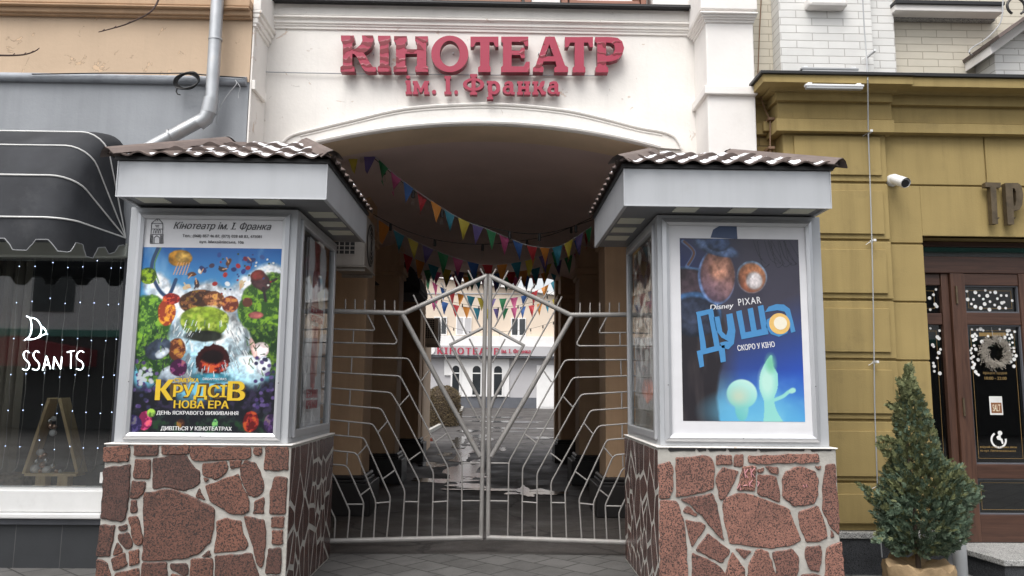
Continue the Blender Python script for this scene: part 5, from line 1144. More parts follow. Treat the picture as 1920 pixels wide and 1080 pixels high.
gate_links = [((662.9, 618.5), (662, 643)), ((726.9, 789.7), (708.9, 810.4)), ((688, 834.6), (670.5, 854)), ((740, 882), (718, 898)), ((694.6, 914.6), (675, 929)), ((788.7, 847.5), (767, 863)), ((767, 741), (748, 761.5)), ((838, 812.5), (816, 828.7)), ((805, 694), (790.5, 714)),
    ((651, 945.5), (681, 945.5)), ((705, 943.4), (731, 941)), ((759, 940.7), (786, 940.7)), ((812, 941.5), (839, 939.6)), ((866, 939), (900, 939)), ((867, 868), (900, 868)), ((659.7, 669.7), (658.5, 700)), ((656.6, 729), (655.6, 760)), ((654, 789.7), (653, 817.6)), ((651.6, 846), (650, 871.6))]
spikes = [(647.7, 582), (665.7, 582.5), (684, 583), (702.6, 583.5), (721, 584), (740, 584.5)]
def leaf(mirror):
    mx = (lambda p: Vector((2 * pc.x - p.x, p.y, p.z))) if mirror else (lambda p: p)
    base = mx(Vector((ph.x, ph.y, 0)))
    t = thing('gate_leaf', 'right leaf of the silver bar gate, hung beside the kiosk with the blue poster' if mirror else 'left leaf of the silver bar gate, hung beside the gold titled poster', 'gate', base, 'leaves of the closed gate')
    sh_ = .02 if mirror else -.0
    def pts(l): return [mx(G(u, v)) for u, v in l]
    for l, r, nm in gate_frame: MB().tube(pts(l), r, 12).build(nm, M['gate'], t, smooth=True)
    def fil(l):
        q = pts(l)
        if len(q) < 3: return q
        o = [q[0]]
        for i in range(1, len(q) - 1):
            d = min(.03, (q[i] - q[i - 1]).length * .4, (q[i + 1] - q[i]).length * .4)
            o += [q[i] + (q[i - 1] - q[i]).normalized() * d, q[i].lerp((q[i - 1] + q[i + 1]) / 2, .0) * .5 + (q[i] + (q[i - 1] - q[i]).normalized() * d) * .25 + (q[i] + (q[i + 1] - q[i]).normalized() * d) * .25, q[i] + (q[i + 1] - q[i]).normalized() * d]
        return o + [q[-1]]
    for l in gate_bars: MB().tube(fil(l), .0078, 8).build('bar', M['gate'], t, smooth=True)
    for a, c in gate_links: MB().tube(pts((a, c)), .007, 8).build('link', M['gate'], t, smooth=True)
    for u, v in spikes: MB().tube(pts(((u, v), (u, v - 21))), .008, 8, r1=.0065).build('spike', M['gate'], t, smooth=True)
leaf(False); leaf(True)
# ================================================================== LETTER SIGNS
YS = 7.47
def K3(pts): return [(x / 3 + 560, y / 3) for x, y in pts]
def ellp(cx, cy, rx, ry, n=36): return [(cx + rx * math.cos(2 * math.pi * k / n), cy + ry * math.sin(2 * math.pi * k / n)) for k in range(n)]
LET = [('letter_a', [[(237,198),(310,198),(314,229),(301,240),(301,278),(322,272),(347,250),(358,228),(355,198),(418,198),(421,226),(408,262),(382,288),(366,296),(396,346),(416,374),(437,378),(433,402),(392,402),(372,398),(357,380),(325,316),(312,302),(301,302),(301,368),(314,376),(314,402),(234,402),(234,376),(248,366),(248,240),(238,229)]]),
       ('letter_a', [[(446,200),(516,200),(516,228),(506,240),(506,366),(517,376),(517,402),(444,402),(444,376),(456,366),(456,240),(446,228)]]),
       ('letter_a', [[(536,202),(608,202),(608,230),(600,240),(600,276),(665,276),(665,240),(655,230),(655,203),(727,203),(727,231),(717,241),(717,366),(728,376),(728,403),(655,403),(655,376),(665,366),(665,301),(600,301),(600,366),(608,376),(608,402),(533,402),(533,376),(547,366),(547,240),(536,230)]]),
       ('letter_b', [ellp(850, 302, 105, 103), ellp(850, 300, 56, 72)]),
       ('letter_c', [[(966,205),(1124,205),(1124,262),(1106,262),(1096,236),(1073,236),(1073,368),(1080,378),(1080,404),(1009,404),(1009,378),(1021,368),(1021,236),(996,236),(984,262),(966,262)]]),
       ('letter_b', [[(1139,205),(1292,205),(1292,258),(1276,258),(1264,234),(1198,234),(1198,284),(1244,284),(1254,268),(1272,268),(1272,326),(1254,326),(1244,308),(1198,308),(1198,372),(1266,372),(1280,346),(1300,346),(1300,405),(1138,405),(1138,378),(1149,368),(1149,242),(1139,232)]]),
       ('letter_b', [[(1388,205),(1440,205),(1498,366),(1516,378),(1516,405),(1438,405),(1438,378),(1452,372),(1444,344),(1378,344),(1368,372),(1378,380),(1376,405),(1318,405),(1318,380),(1332,370)], [(1410,248),(1436,316),(1386,316)]]),
       ('letter_c', [[(1498,207),(1656,207),(1656,264),(1638,264),(1628,238),(1605,238),(1605,370),(1613,380),(1613,406),(1541,406),(1541,380),(1553,370),(1553,238),(1528,238),(1516,264),(1498,264)]]),
       ('letter_b', [[(1668,207),(1750,207),(1794,212),(1820,232),(1831,268),(1822,304),(1796,332),(1758,344),(1730,346),(1730,370),(1742,380),(1742,406),(1670,406),(1670,380),(1680,370),(1680,244),(1668,234)], [(1730,238),(1758,240),(1776,254),(1780,274),(1772,296),(1752,310),(1730,314)]])]
cvp = lambda u, v: (lambda p: (p.x, p.z))(P(u, v, YS - .10))
sg = thing('letter_sign', 'large cracked red letters of the upper line on the white wall', 'sign', P(905, 130, YS))
for m_, lp in LET:
    b = MB(); loops_fit(b, [K3(l) for l in lp], cvp, YS - .012, .085); b.build('letter', M[m_], sg, bevel=.003, seg=1)
b = MB()
for u in (660, 700, 790, 850, 905, 960, 1010, 1090, 1140): p = P(u, 100, YS); b.tube([p + Vector((0, .03, 0)), p + Vector((0, -.013, 0))], .006, 6)
b.build('stand_off', M['alu'], sg)
sg2 = thing('letter_sign', 'small dark red letters of the lower line just over the arch', 'sign', P(905, 165, YS))
cvs = lambda x, y: (lambda p: (p.x, p.z))(P(x / 3 + 560, y / 3, YS - .06))
def slab(parts): # parts: list of loops drawn as overlapping strokes, each a hair further forward
    b = MB()
    for k, lp in enumerate(parts): loops_fit(b, lp if isinstance(lp[0], list) else [lp], cvs, YS - .02, .055 + .0006 * k)
    b.build('letter', M['letter_c'], sg2)
rc_ = lambda x0, y0, x1, y1: [(x0, y0), (x1, y0), (x1, y1), (x0, y1)]
slab([rc_(607,458,630,528), rc_(601,455,628,470), rc_(602,518,638,533), ellp(616,437,12,10,14)])
slab([[(642,458),(668,458),(688,500),(708,458),(734,458),(734,472),(728,472),(728,518),(736,518),(736,533),(706,533),(706,495),(694,522),(682,522),(667,494),(667,518),(672,518),(672,533),(642,533),(642,518),(648,518),(648,472),(642,472)]])
slab([ellp(762,520,12,12,14)])
slab([rc_(828,434,852,530), rc_(820,430,858,446), rc_(820,518,860,534)]); slab([ellp(886,522,11,12,14)])
slab([rc_(972,422,996,536), rc_(964,420,1004,436), rc_(964,522,1004,536), [ellp(984,478,60,36,28), ellp(984,478,38,22,24)]])
slab([rc_(1066,462,1088,560), rc_(1058,458,1086,472), rc_(1058,548,1094,562), [ellp(1098,496,36,38,24), ellp(1097,496,15,22,20)]])
slab([rc_(1186,478,1208,530), rc_(1196,520,1216,534), [ellp(1176,508,30,25,20), ellp(1178,509,13,12,14)], [(1156,478),(1160,466),(1182,458),(1200,464),(1208,480),(1208,492),(1188,492),(1184,476),(1172,474),(1166,484)]])
slab([[(1228,460),(1262,460),(1262,474),(1254,474),(1254,488),(1276,488),(1276,474),(1268,474),(1268,460),(1302,460),(1302,474),(1296,474),(1296,520),(1304,520),(1304,535),(1268,535),(1268,520),(1276,520),(1276,504),(1254,504),(1254,520),(1262,520),(1262,535),(1228,535),(1228,520),(1234,520),(1234,474),(1228,474)]])
slab([[(1314,460),(1348,460),(1348,474),(1342,474),(1342,490),(1352,488),(1358,468),(1370,458),(1384,460),(1382,476),(1376,490),(1366,496),(1378,514),(1392,520),(1390,535),(1366,535),(1352,506),(1342,504),(1342,520),(1348,520),(1348,535),(1314,535),(1314,520),(1322,520),(1322,474),(1314,474)]])
slab([rc_(1438,478,1460,530), rc_(1448,520,1468,534), [ellp(1428,508,30,25,20), ellp(1430,509,13,12,14)], [(1408,478),(1412,466),(1434,458),(1452,464),(1460,480),(1460,492),(1440,492),(1436,476),(1424,474),(1418,484)]])
b = MB(); b.tube([P(492, 135, YS), P(640, 138, YS), P(900, 140.5, YS + .01), P(1130, 142, YS + .01)], .006, 6); tag(b.build('cable', M['cable_grey'], smooth=True), 'thin grey cable running behind the red letters across the white wall', 'cable')
b = MB(); b.tube([(xro - .0, 7.05, Z(1418, 165, 7.3)), P(1434, 205, 7.13), P(1444, 225, 7.06), P(1444, 285, 7.06)], .006, 5)
for v in (226, 280): c = P(1443, v, 7.10); b.box(c.x - .03, c.x + .03, c.y - .06, c.y + .10, c.z - .012, c.z + .012)
b.tube([P(1428, -20, 7.26), P(1424, 60, 7.26), P(1421, 138, 7.26)], .006, 5); tag(b.build('cable', M['cable_brown'], smooth=True), 'brown cable hanging in the recess between white pilaster and ochre house', 'cable')
# bronze letters over the door
t = thing('letter_sign', 'aged bronze letters fixed over the walnut door', 'sign', P(1900, 380, YW))
Yt = YW - .09; cvt = lambda x, y: (lambda p: (p.x, p.z))(P(x / 4.321 + 1640, y / 4.321 + 230, Yt))
for lp in ([[(898,482),(1022,486),(1022,526),(985,526),(1000,820),(955,820),(938,522),(898,520)]], [[(1058,488),(1160,488),(1190,510),(1205,580),(1196,668),(1172,706),(1128,712),(1130,824),(1080,824)], [(1118,530),(1134,532),(1146,560),(1148,640),(1140,672),(1126,672)]], [[(1290,488),(1400,490),(1402,560),(1330,560),(1340,640),(1400,640),(1402,700),(1340,700),(1345,760),(1420,762),(1420,826),(1300,826)]]):
    b = MB(); loops_fit(b, lp, cvt, YW - .035, .055); b.build('letter', M['bronze'], t, bevel=.002, seg=1)
b = MB()
for u, v in ((1870, 352), (1895, 354), (1868, 410), (1898, 410)): p = P(u, v, YW); b.tube([p + Vector((0, .02, 0)), p + Vector((0, -.037, 0))], .008, 6)
b.build('stand_off', M['bronze'], t)
# ================================================================== AWNING OF THE SHOP
zp = Z(240, 447, YL); RA = .97; xaw = X(238, 440, YL); xal = -7.0
t = thing('awning', 'charcoal domed shop awning with white piping and a scalloped hem', 'awning', (-4.6, YL, zp))
def hoop(ang, n=7):
    """one hoop from the right pivot round the corner to the left end"""
    f = Vector((0, -math.cos(R(ang)), math.sin(R(ang)))); piv = Vector((xaw, YL - .02, zp)); rr = .20
    pts = [piv + f * (RA * k / 8) for k in range(0, 7)]
    cc = piv + f * (RA - rr) + Vector((-rr, 0, 0))
    pts += [cc + Vector((rr * math.cos(a), 0, 0)) + f * (rr * math.sin(a)) for a in [R(90 * k / 6) for k in range(0, 7)]]
    pts += [Vector((lerp(xaw - rr, xal, k / 10), 0, 0)) + Vector((0, piv.y, piv.z)) + f * RA for k in range(1, 11)]
    return pts
angs = [-4, 3, 9, 15, 21, 28, 35, 42, 48, 54, 60, 67, 74, 82]; main = {0: -1.5, 4: 20, 7: 41, 10: 59}
angs = [-1.5, 5, 10, 15, 20, 25, 30.5, 36, 41, 47, 53, 59, 66, 73, 82]; mi = [0, 4, 8, 11]
HP = []
for k, a_ in enumerate(angs):
    h = hoop(a_); near = min(abs(k - q) for q in mi); sag = .018 if near >= 2 else (.011 if near == 1 else 0)
    f = Vector((0, -math.cos(R(a_)), math.sin(R(a_)))); HP.append([p - f * sag * min(1, i / 7) - (Vector((sag, 0, 0)) if 1 < i < 9 else Vector()) for i, p in enumerate(h)])
b = MB(); b.fixn = False; n = len(HP[0])
for h in HP: b.add(h, [])
for k in range(len(HP) - 1): b.f += [(k * n + i, k * n + i + 1, (k + 1) * n + i + 1, (k + 1) * n + i) for i in range(n - 1)]
b.build('canopy', M['awning'], t, smooth=True)
for q in mi:
    h = HP[q]; f = Vector((0, -math.cos(R(angs[q])), math.sin(R(angs[q])))); MB().tube([p + f * .004 for p in h], .0075, 6).build('piping', M['piping'], t, smooth=True)
b = MB(); b.fixn = False; hb = []
path = []
h0 = HP[0]
for i in range(len(h0) - 1):
    m_ = max(1, int((h0[i + 1] - h0[i]).length / .02))
    for k in range(m_): path.append(h0[i].lerp(h0[i + 1], k / m_))
path.append(h0[-1]); s = 0; top = []; bot = []
for i, p in enumerate(path):
    if i: s += (p - path[i - 1]).length
    ph_ = (s / .33) % 1; d = .265 if ph_ > .5 else .175
    e = min(abs(ph_ - .5), ph_, 1 - ph_) / .10
    if e < 1: d = .22 + (d - .22) * (3 * e * e - 2 * e ** 3)
    d *= min(1, .35 + s / .8)
    top.append(p); bot.append(p + Vector((0, .02 * math.sin(s * 7), -d)))
b.add(top + [lerp(a_, c_, .5) + Vector((0, .012 * math.sin(i * .21), 0)) for i, (a_, c_) in enumerate(zip(top, bot))] + bot, [])
n = len(top); b.f += [(r_ * n + i, r_ * n + i + 1, (r_ + 1) * n + i + 1, (r_ + 1) * n + i) for r_ in (0, 1) for i in range(n - 1)]
vl = b.build('valance', M['awning'], t, smooth=True)
MB().tube(bot, .004, 5).build('hem', M['cable_grey'], vl, smooth=True)
# ================================================================== DOWNPIPE, CABLE COIL, TWIGS
t = thing('downpipe', 'galvanised rain pipe on the tan wall bending away behind the kiosk roof', 'downpipe', P(400, 120, 6.93))
yp = 6.9
pa_, pb_, pc_ = P(411, -60, yp), P(397, 188, yp), P(388, 214, yp - .02)
MB().tube([pa_, pb_], .058, 16).build('pipe', M['zinc'], t, smooth=True)
MB().tube([P(404, 73, yp), P(404, 76, yp)], .064, 16).build('joint_ring', M['zinc'], t, smooth=True)
MB().tube([P(396.5, 185, yp), P(391, 212, yp)], .069, 16).build('collar', M['zinc'], t, smooth=True)
MB().tube([P(391, 209, yp), P(386, 222, yp), P(372, 232, yp)], .066, 16).build('elbow', M['zinc'], t, smooth=True)
MB().tube([P(384, 222, yp), P(250, 294, yp - .05)], .060, 16).build('spout', M['zinc'], t, smooth=True)
MB().tube([P(322, 253, yp - .03), P(319, 254.5, yp - .03)], .064, 16).build('joint_ring', M['zinc'], t, smooth=True)
b = MB(); c = P(352, 153, 6.96); r_ = random.Random(4)
for k in range(4): b.tube([c + Vector(((.098 + .006 * k) * math.cos(a_), -.01 * k + .01 * math.sin(3 * a_ + k), (.070 + .005 * k) * math.sin(a_ + .1 * k))) for a_ in [2 * math.pi * j / 28 for j in range(29)]], .0065, 6)
b.tube([c + Vector((-.085, -.01, -.05)), c + Vector((-.10, 0, -.10)), c + Vector((-.085, 0, -.125)), c + Vector((-.06, 0, -.13))], .006, 6)
b.tube([P(60, 139, 6.98), P(200, 137, 6.98), P(310, 137.5, 6.98), P(350, 137, 6.97), P(400, 142, 6.98), P(460, 146, 6.99)], .006, 6)
tag(b.build('cable_coil', M['black'], smooth=True), 'coiled black cable hanging on the grey ledge beside the rain pipe', 'cable')
b = MB(); b.tube(smooth_path([P(441, 150, 6.99), P(443, 158, 6.97), P(425, 180, 6.97), P(409, 208, 6.96), P(406, 232, 6.97)]), .004, 5); b.tube(smooth_path([P(441, 150, 6.99), P(450, 163, 6.97), P(447, 176, 6.98), P(447, 184, 6.98)]), .003, 5); b.tube(smooth_path([P(413, 272, 6.98), P(418, 258, 6.97), P(430, 255, 6.97), P(440, 264, 6.98), P(444, 274, 6.98)]), .0035, 5)
tag(b.build('loose_wire', M['cable_grey'], smooth=True), 'loose thin wires dangling on grey render beside the rain pipe elbow', 'wire')
def twig(pts, r, lab):
    b = MB(); q = smooth_path([P(*p) for p in pts], 5); b.tube(q, r, 6, r1=r * .45)
    for k in range(3, len(q) - 1, 4): d = Vector((.012, 0, .012 if k % 2 else -.014)); b.tube([q[k], q[k] + d], r * .6, 5, r1=r * .3)
    tag(b.build('twig', M['twig'], smooth=True), lab, 'twig')
twig([(302, -25, 4.2), (296, 2, 4.2), (280, 24, 4.15), (240, 44, 4.1), (208, 54, 4.1), (185, 60, 4.1)], .006, 'bare brown twig hanging in front of the tan wall from above, longer of two')
twig([(-30, 103, 3.9), (10, 104, 3.9), (40, 103, 3.9), (58, 99, 3.9), (71, 93, 3.9)], .0055, 'short bare brown twig reaching in over the tan wall at far left')
# ================================================================== SHOP WINDOW DISPLAY
YG_ = YL + .20
neon = glow('white neon', (.85, .95, 1.0), 12)
V7 = lambda u, v, Y=YL + .14: P(u / 2.158, v / 2.158 + 460, Y)
def neon_sign(lab, strokes, name):
    t = thing(name, lab, 'neon sign', V7(*strokes[0][0]))
    for st in strokes: MB().tube(smooth_path([V7(*p) for p in st], 5), .0031, 8).build('tube', neon, t, smooth=True)
    b = MB()
    for st in strokes[::2]: p = V7(*st[0]); b.tube([p, p + Vector((0, .05, 0))], .005, 6)
    b.build('support', M['court_dark'], t)
tc = thing('curtain', 'drab brown curtain hanging at the far left inside the shop window', 'curtain', V7(0, 985, YL + .6))
b = MB(); b.fixn = False; z0c, z1c = zsl1, zh0 + .03; cpts = [(X(-60, 700, YL + .5) + .018 * k, YL + .5 + .03 * math.sin(k * 1.1) + .012 * math.sin(k * 2.7)) for k in range(30)]
b.add([(x, y, z0c) for x, y in cpts] + [(x, y, z1c) for x, y in cpts], [(k, k + 1, k + 31, k + 30) for k in range(29)]); b.build('cloth', mat('drab curtain cloth', (.20, .17, .13), .9, var=.1), tc, smooth=True)
neon_sign('white neon crescent logo glowing above the lettering in the shop window', [[(107, 287), (120, 294), (127, 318), (127, 345), (119, 368), (99, 385)], [(122, 294), (145, 298), (162, 318), (167, 342), (160, 366), (138, 379), (110, 381)], [(168, 328), (180, 338), (187, 356), (172, 363), (156, 374)]], 'neon_logo')
neon_sign('white neon lettering glowing in the dark shop window', [[(117, 434), (106, 427), (95, 440), (101, 460), (116, 476), (118, 493), (106, 505), (91, 500)], [(158, 433), (146, 427), (135, 442), (142, 460), (156, 476), (158, 493), (148, 504), (131, 500)], [(172, 507), (181, 476), (188, 450), (196, 474), (204, 500)], [(177, 485), (198, 482)], [(215, 500), (217, 476), (219, 452)], [(219, 452), (232, 476), (245, 500)], [(245, 500), (248, 478), (250, 452)], [(272, 432), (300, 426)], [(287, 430), (287, 465), (286, 498)], [(339, 433), (326, 427), (311, 441), (313, 459), (330, 471), (337, 487), (328, 503), (309, 500)]], 'neon_lettering')
led = glow('cold white led', (.55, .66, 1.0), 6)
tops_ = [(78, 62), (142, 126), (213, 200), (275, 256), (335, 318), (392, 378), (450, 436), (489, 466)]
rows_ = [[85, 85, 70, 90, 87, 62, 92, 91], [232, 227, 214, 235, 231, 233, 240, 238], [377, 381, 360, 382, 377, 385, 386, 380], [523, 520, 516, 533, 524, 527, 533, 525], [668, 667, 645, 680, 670, 676, 680, 675], [812, 815, 788, 826, 814, 820, 820, 818]]
lean = [(-63), (-68), (-62), (-60), (-58), (-60), (-60), (-50)]
for k in range(8):
    x0 = tops_[k][0]; dy = 1.0
    fx = lambda v: x0 + lean[k] * ((v - 85) / 727) * (.9) - 0
    t = thing('fairy_light_string', 'string of tiny cold lights in the shop window, %s' % ['leftmost of the eight strings', 'just left of the neon crescent', 'falling over the neon crescent', 'right of the neon crescent', 'through the last neon letters', 'first right of the lettering', 'second from the right frame', 'nearest the right frame'][k], 'fairy lights', V7(x0, 40), 'fairy lights in the shop window')
    pts = [V7(fx(v) + 3.5 * math.sin(v * .031 + 2 * k) * math.sin(v * .013 + k), v, YL + .17) for v in range(44, 880, 24)]; pts += [V7(fx(880) - 8, 900, YL + .165), V7(fx(880) - 26, 918, YL + .16)]
    MB().tube(pts, .0022, 5).build('cable', M['old_white'], t, smooth=True)
    for rw in rows_: v = rw[k]; MB().sphere(V7(fx(v), v, YL + .162), .0032, 8).build('bulb', led, t, smooth=True)
# wooden tree frame with baubles
Yt_ = YL + .21; TV = lambda u, v, Y=Yt_: P(u / 3.0, v / 3.0 + 720, Y)
t = thing('wooden_tree', 'pale wooden triangle tree frame on a stand in the shop window', 'decoration', TV(280, 580))
def board(name, a_, c_, th, d0, d1):
    p, q = Vector(a_), Vector(c_); d = (q - p).normalized(); nn = Vector((-d.z, 0, d.x)) * th
    poly = [(p.x, p.z), (q.x, q.z), (q.x + nn.x, q.z + nn.z), (p.x + nn.x, p.z + nn.z)]
    MB().prism(poly, d0, d1).build(name, M['pine'], t, bevel=.002)
y0_, y1_ = Yt_, Yt_ + .16
board('side_board', TV(138, 508), TV(282, 82), .028, y0_, y1_); board('side_board', TV(325, 82), TV(425, 508), .028, y0_ - .001, y1_ - .001)
q0, q1 = TV(136, 506), TV(428, 518); boxobj('shelf', M['pine'], t, q0.x, q1.x, y0_ - .002, y1_ - .002, q1.z - .004, q1.z + .020, .002)
for u0, u1 in ((192, 243), (316, 368)):
    a_, c_ = TV(u0, 518), TV(u1, 580); boxobj('leg', M['pine'], t, a_.x, c_.x, y0_ + .02, y1_ - .04, c_.z, q1.z - .005, .002)
a_, c_ = TV(133, 575), TV(430, 585); boxobj('foot_board', M['pine'], t, a_.x, c_.x, y0_ - .01, y1_, zsl1 - .028, c_.z + .002, .002)
BW = flat('white bauble', (.78, .77, .76), .25); BS = mat('silver bauble', (.6, .6, .6), .18, .9, bstr=0); BC = mat('copper bauble', (.62, .40, .30), .2, .85, bstr=0)
for (u, v, r_, m_, lab, g) in [(197, 478, 26, BW, 'large white bauble at the lower left in the wooden tree', None), (262, 485, 22, BW, 'white bauble lying mid row at the foot of the wooden tree', None), (227, 385, 20, BW, 'white bauble on top of the lower heap in the wooden tree', None), (298, 275, 19, BW, 'white bauble under the upper cluster in the wooden tree', None), (303, 195, 14, BW, 'small white bauble at the top of the upper cluster', None),
        (280, 208, 15, BS, 'silver bauble in the upper cluster in the wooden tree', None), (205, 437, 15, BS, 'silver bauble at the left of the lower heap', None), (258, 430, 15, BS, 'silver bauble at the right of the lower heap', None), (296, 460, 15, BS, 'silver bauble at the right foot of the wooden tree', None),
        (285, 238, 16, BC, 'copper bauble left in the upper cluster in the wooden tree', None), (308, 240, 14, BC, 'copper bauble right in the upper cluster in the wooden tree', None), (232, 408, 15, BC, 'copper bauble high in the lower heap', None), (252, 398, 13, BC, 'small copper bauble beside the white one high in the lower heap', None), (238, 455, 16, BC, 'copper bauble in the middle of the lower heap', None), (228, 488, 13, BC, 'copper bauble between two white ones at the foot', None), (318, 490, 11, BC, 'small copper bauble at the far right foot', None), (338, 491, 9, BW, 'tiny white bauble at the far right foot', None)]:
    c = TV(u, v, Yt_ + .07 + .02 * ((u * 7) % 5) / 5); tag(MB().sphere(c, r_ / 3 / FPX * 7.4, 16).build('bauble', m_, smooth=True), lab, 'bauble', 'baubles in the wooden tree')
a_, c_ = V7(0, 930, YL + .3), V7(82, 985, YL + .3)
tag(MB().box(a_.x - .3, c_.x, YL + .3, YL + .6, c_.z - .004, a_.z).build('basket', mat('woven brown basket', (.16, .11, .07), .8, var=.5, vscale=30, bscale=40, bstr=.8), bevel=.02), 'low woven brown basket at the left in the shop window', 'basket')
a_, c_ = V7(405, 918, YL + .09), V7(417, 962, YL + .09)
tag(MB().box(a_.x, c_.x + .01, YL + .092, YL + .096, c_.z, a_.z).build('paper_tag', M['piping']), 'small white paper tag low in the shop window beside the kiosk', 'tag')
# ================================================================== THE WALNUT DOOR
YD = 7.30; D = lambda u, v, Y=YD: P(u / 3.6 + 1660, v / 3.6 + 440, Y)
D2 = lambda u, v, Y=YD: P(u / 2.841 + 1580, v / 2.841 + 700, Y)
dw, dh = M['door_wood'], M['door_wood_h']
door = MB().box(xd0 + .001, 6.4, YD + .06, YD + .10, zg1 - .0, zd1).build('entrance_door', M['interior'], oc)
zbot = D2(800, 898).z; z_beam1 = D(400, 150).z; z_beam0 = D(400, 262).z; zw1 = D(400, 100).z
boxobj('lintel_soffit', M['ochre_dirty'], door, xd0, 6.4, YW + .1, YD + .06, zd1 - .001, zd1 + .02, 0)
boxobj('transom_beam', dh, door, xd0 + .002, 6.4, YD - .03, YD + .059, z_beam0, z_beam1, .008)
boxobj('transom_window', M['dglass'], door, xd0 + .03, 6.4, YD + .03, YD + .035, z_beam1, zw1 + .04, 0)
boxobj('transom_head', M['door_wood_h'], door, xd0 + .002, 6.4, YD - .0, YD + .059, zw1 + .03, zd1 - .004, .006)
xsl0, xsl1 = X(1738, 700, YD), X(1775, 700, YD); xdl = X(1790, 700, YD); xg0, xg1 = X(1817, 700, YD), X(1919, 700, YD); xd_end = xg1 + .16
def stile(a_, c_, y=YD, z0=None, z1=None, nm='stile', m_=None, bv=.006): return boxobj(nm, m_ or dw, door, a_, c_, y, YD + .058, z0 if z0 is not None else zbot, z1 if z1 is not None else z_beam0 - .001, bv)
stile(xd0 + .002, xsl0); stile(xsl1, xdl - .004)
zs1, zs0, zl1, zl0 = D(340, 340).z, D(340, 530).z, D(340, 605).z, D2(540, 488).z
stile(xsl0 + .001, xsl1 - .001, YD + .012, zs1, z_beam0 - .002, 'rail', dh); stile(xsl0 + .001, xsl1 - .001, YD + .012, zl1, zs0, 'rail', dh); stile(xsl0 + .001, xsl1 - .001, YD + .012, zbot, zl0, 'rail', dh)
for z0, z1 in ((zs0, zs1), (zl0, zl1)): boxobj('sidelight', M['dglass'], door, xsl0 + .001, xsl1 - .001, YD + .045, YD + .05, z0, z1, 0)
yd = YD - .03                                  # the leaf itself
stile(xdl, xg0 - .001, yd); stile(xg1 + .001, xd_end, yd); stile(xd_end + .004, 6.4)
gu1, gu0 = D(700, 345).z, D(700, 528).z; gm1, gm0 = D(700, 610).z, D2(850, 484).z; gl1, gl0 = D2(850, 560).z, D2(850, 752).z
for z0, z1 in ((gu1, z_beam0 - .004), (gm1, gu0), (gl1, gm0), (zbot + .0, gl0)): stile(xg0, xg1, yd + .008, z0, z1, 'rail', dh)
for z0, z1 in ((gu0, gu1), (gm0, gm1), (gl0, gl1)):
    gp = boxobj('pane', M['dglass'], door, xg0, xg1, YD + .02, YD + .026, z0, z1, 0)
    f = MB(); w = .012; f.box(xg0, xg0 + w, yd + .02, YD + .019, z0, z1); f.box(xg1 - w, xg1, yd + .02, YD + .019, z0, z1); f.box(xg0 + w, xg1 - w, yd + .02, YD + .019, z1 - w, z1); f.box(xg0 + w, xg1 - w, yd + .02, YD + .019, z0, z0 + w); f.build('bead', M['court_dark'], door, bevel=.002)
b = MB(); gold_d = flat('gold line', (.26, .17, .06))
def rect_line(x0, x1, z0, z1, y, w=.003): b.box(x0, x1, y, y + .001, z1 - w, z1); b.box(x0, x1, y, y + .001, z0, z0 + w); b.box(x0, x0 + w, y, y + .001, z0 + w, z1 - w); b.box(x1 - w, x1, y, y + .001, z0 + w, z1 - w)
yl = YD + .0185
for z0, z1 in ((gu0 + .045, gu1 - .045), (gm0 + .05, gm1 - .05), (gl0 + .04, gl1 - .04)): rect_line(xg0 + .05, xg1 - .05, z0, z1, yl)
rect_line(xsl0 + .045, xsl1 - .05, zl0 + .05, zl1 - .06, YD + .0435); rect_line(xsl0 + .045, xsl1 - .05, zs0 + .05, zs1 - .05, YD + .0435)
b.build('gilt_lines', gold_d, door)
b = MB()
txt = lambda s_, u0, v0, u1, v1, f_=D, **kw: text_fit(b, s_, f_(u0, v0).x, f_(u1, v1).x, f_(u0, v1).z, f_(u0, v0).z, yl + .001, .0012, **kw)
txt('працює щодня', 668, 926, 830, 946, weight=.02); txt('10:00 - 22:00', 678, 958, 828, 978, weight=.02)
txt('вхідний отвір в інших вікон', 738, 386, 935, 401, D2, weight=.01); txt('по вул. Литовченківського', 740, 406, 930, 421, D2, weight=.01)
for k in range(6): a_ = D(640 + k * 30, 660); b.box(a_.x, a_.x + .045, yl, yl + .001, a_.z - .035, a_.z + .0)
b.build('gilt_lettering', gold_d, door)
b = MB(); dots = []
for u, v, r_ in [(558,380,9),(615,388,13),(682,374,9),(716,388,8),(749,388,13),(788,409,9),(824,410,9),(642,410,9),(696,411,13),(563,436,13),(602,436,9),(668,434,9),(763,431,9),(713,451,9),(795,459,12),(809,454,9),(864,444,9),(588,467,9),(677,467,13),(745,474,9),(614,485,13),(652,494,13),(777,492,13),(820,495,9),(710,505,13)]: dots.append((D(u, v), r_, yl))
for u, v, r_ in [(591,638,8),(627,641,8),(649,636,13),(669,645,8),(780,637,8),(833,648,13),(846,645,9),(880,654,9),(611,670,9),(596,684,13),(624,682,9),(616,704,12),(602,714,9),(659,721,13),(700,684,9),(781,700,12),(812,692,12),(832,673,9),(858,676,9),(864,692,9),(846,700,9),(788,718,9),(802,722,9),(818,729,8),(803,745,9),(846,742,9),(866,728,8),(607,748,9),(590,767,8),(617,773,12),(582,781,8),(589,799,9),(841,767,9),(852,765,8),(875,765,9),(839,787,12),(876,787,9),(601,822,10),(587,834,9),(593,828,8),(635,844,12),(865,811,9),(848,822,9),(889,817,12),(876,841,13),(849,844,9),(858,858,9),(597,860,9),(611,872,9),(607,880,9),(598,897,13),(875,888,12),(617,925,12),(625,938,9),(637,946,9)]: dots.append((D(u, v), r_, yl))
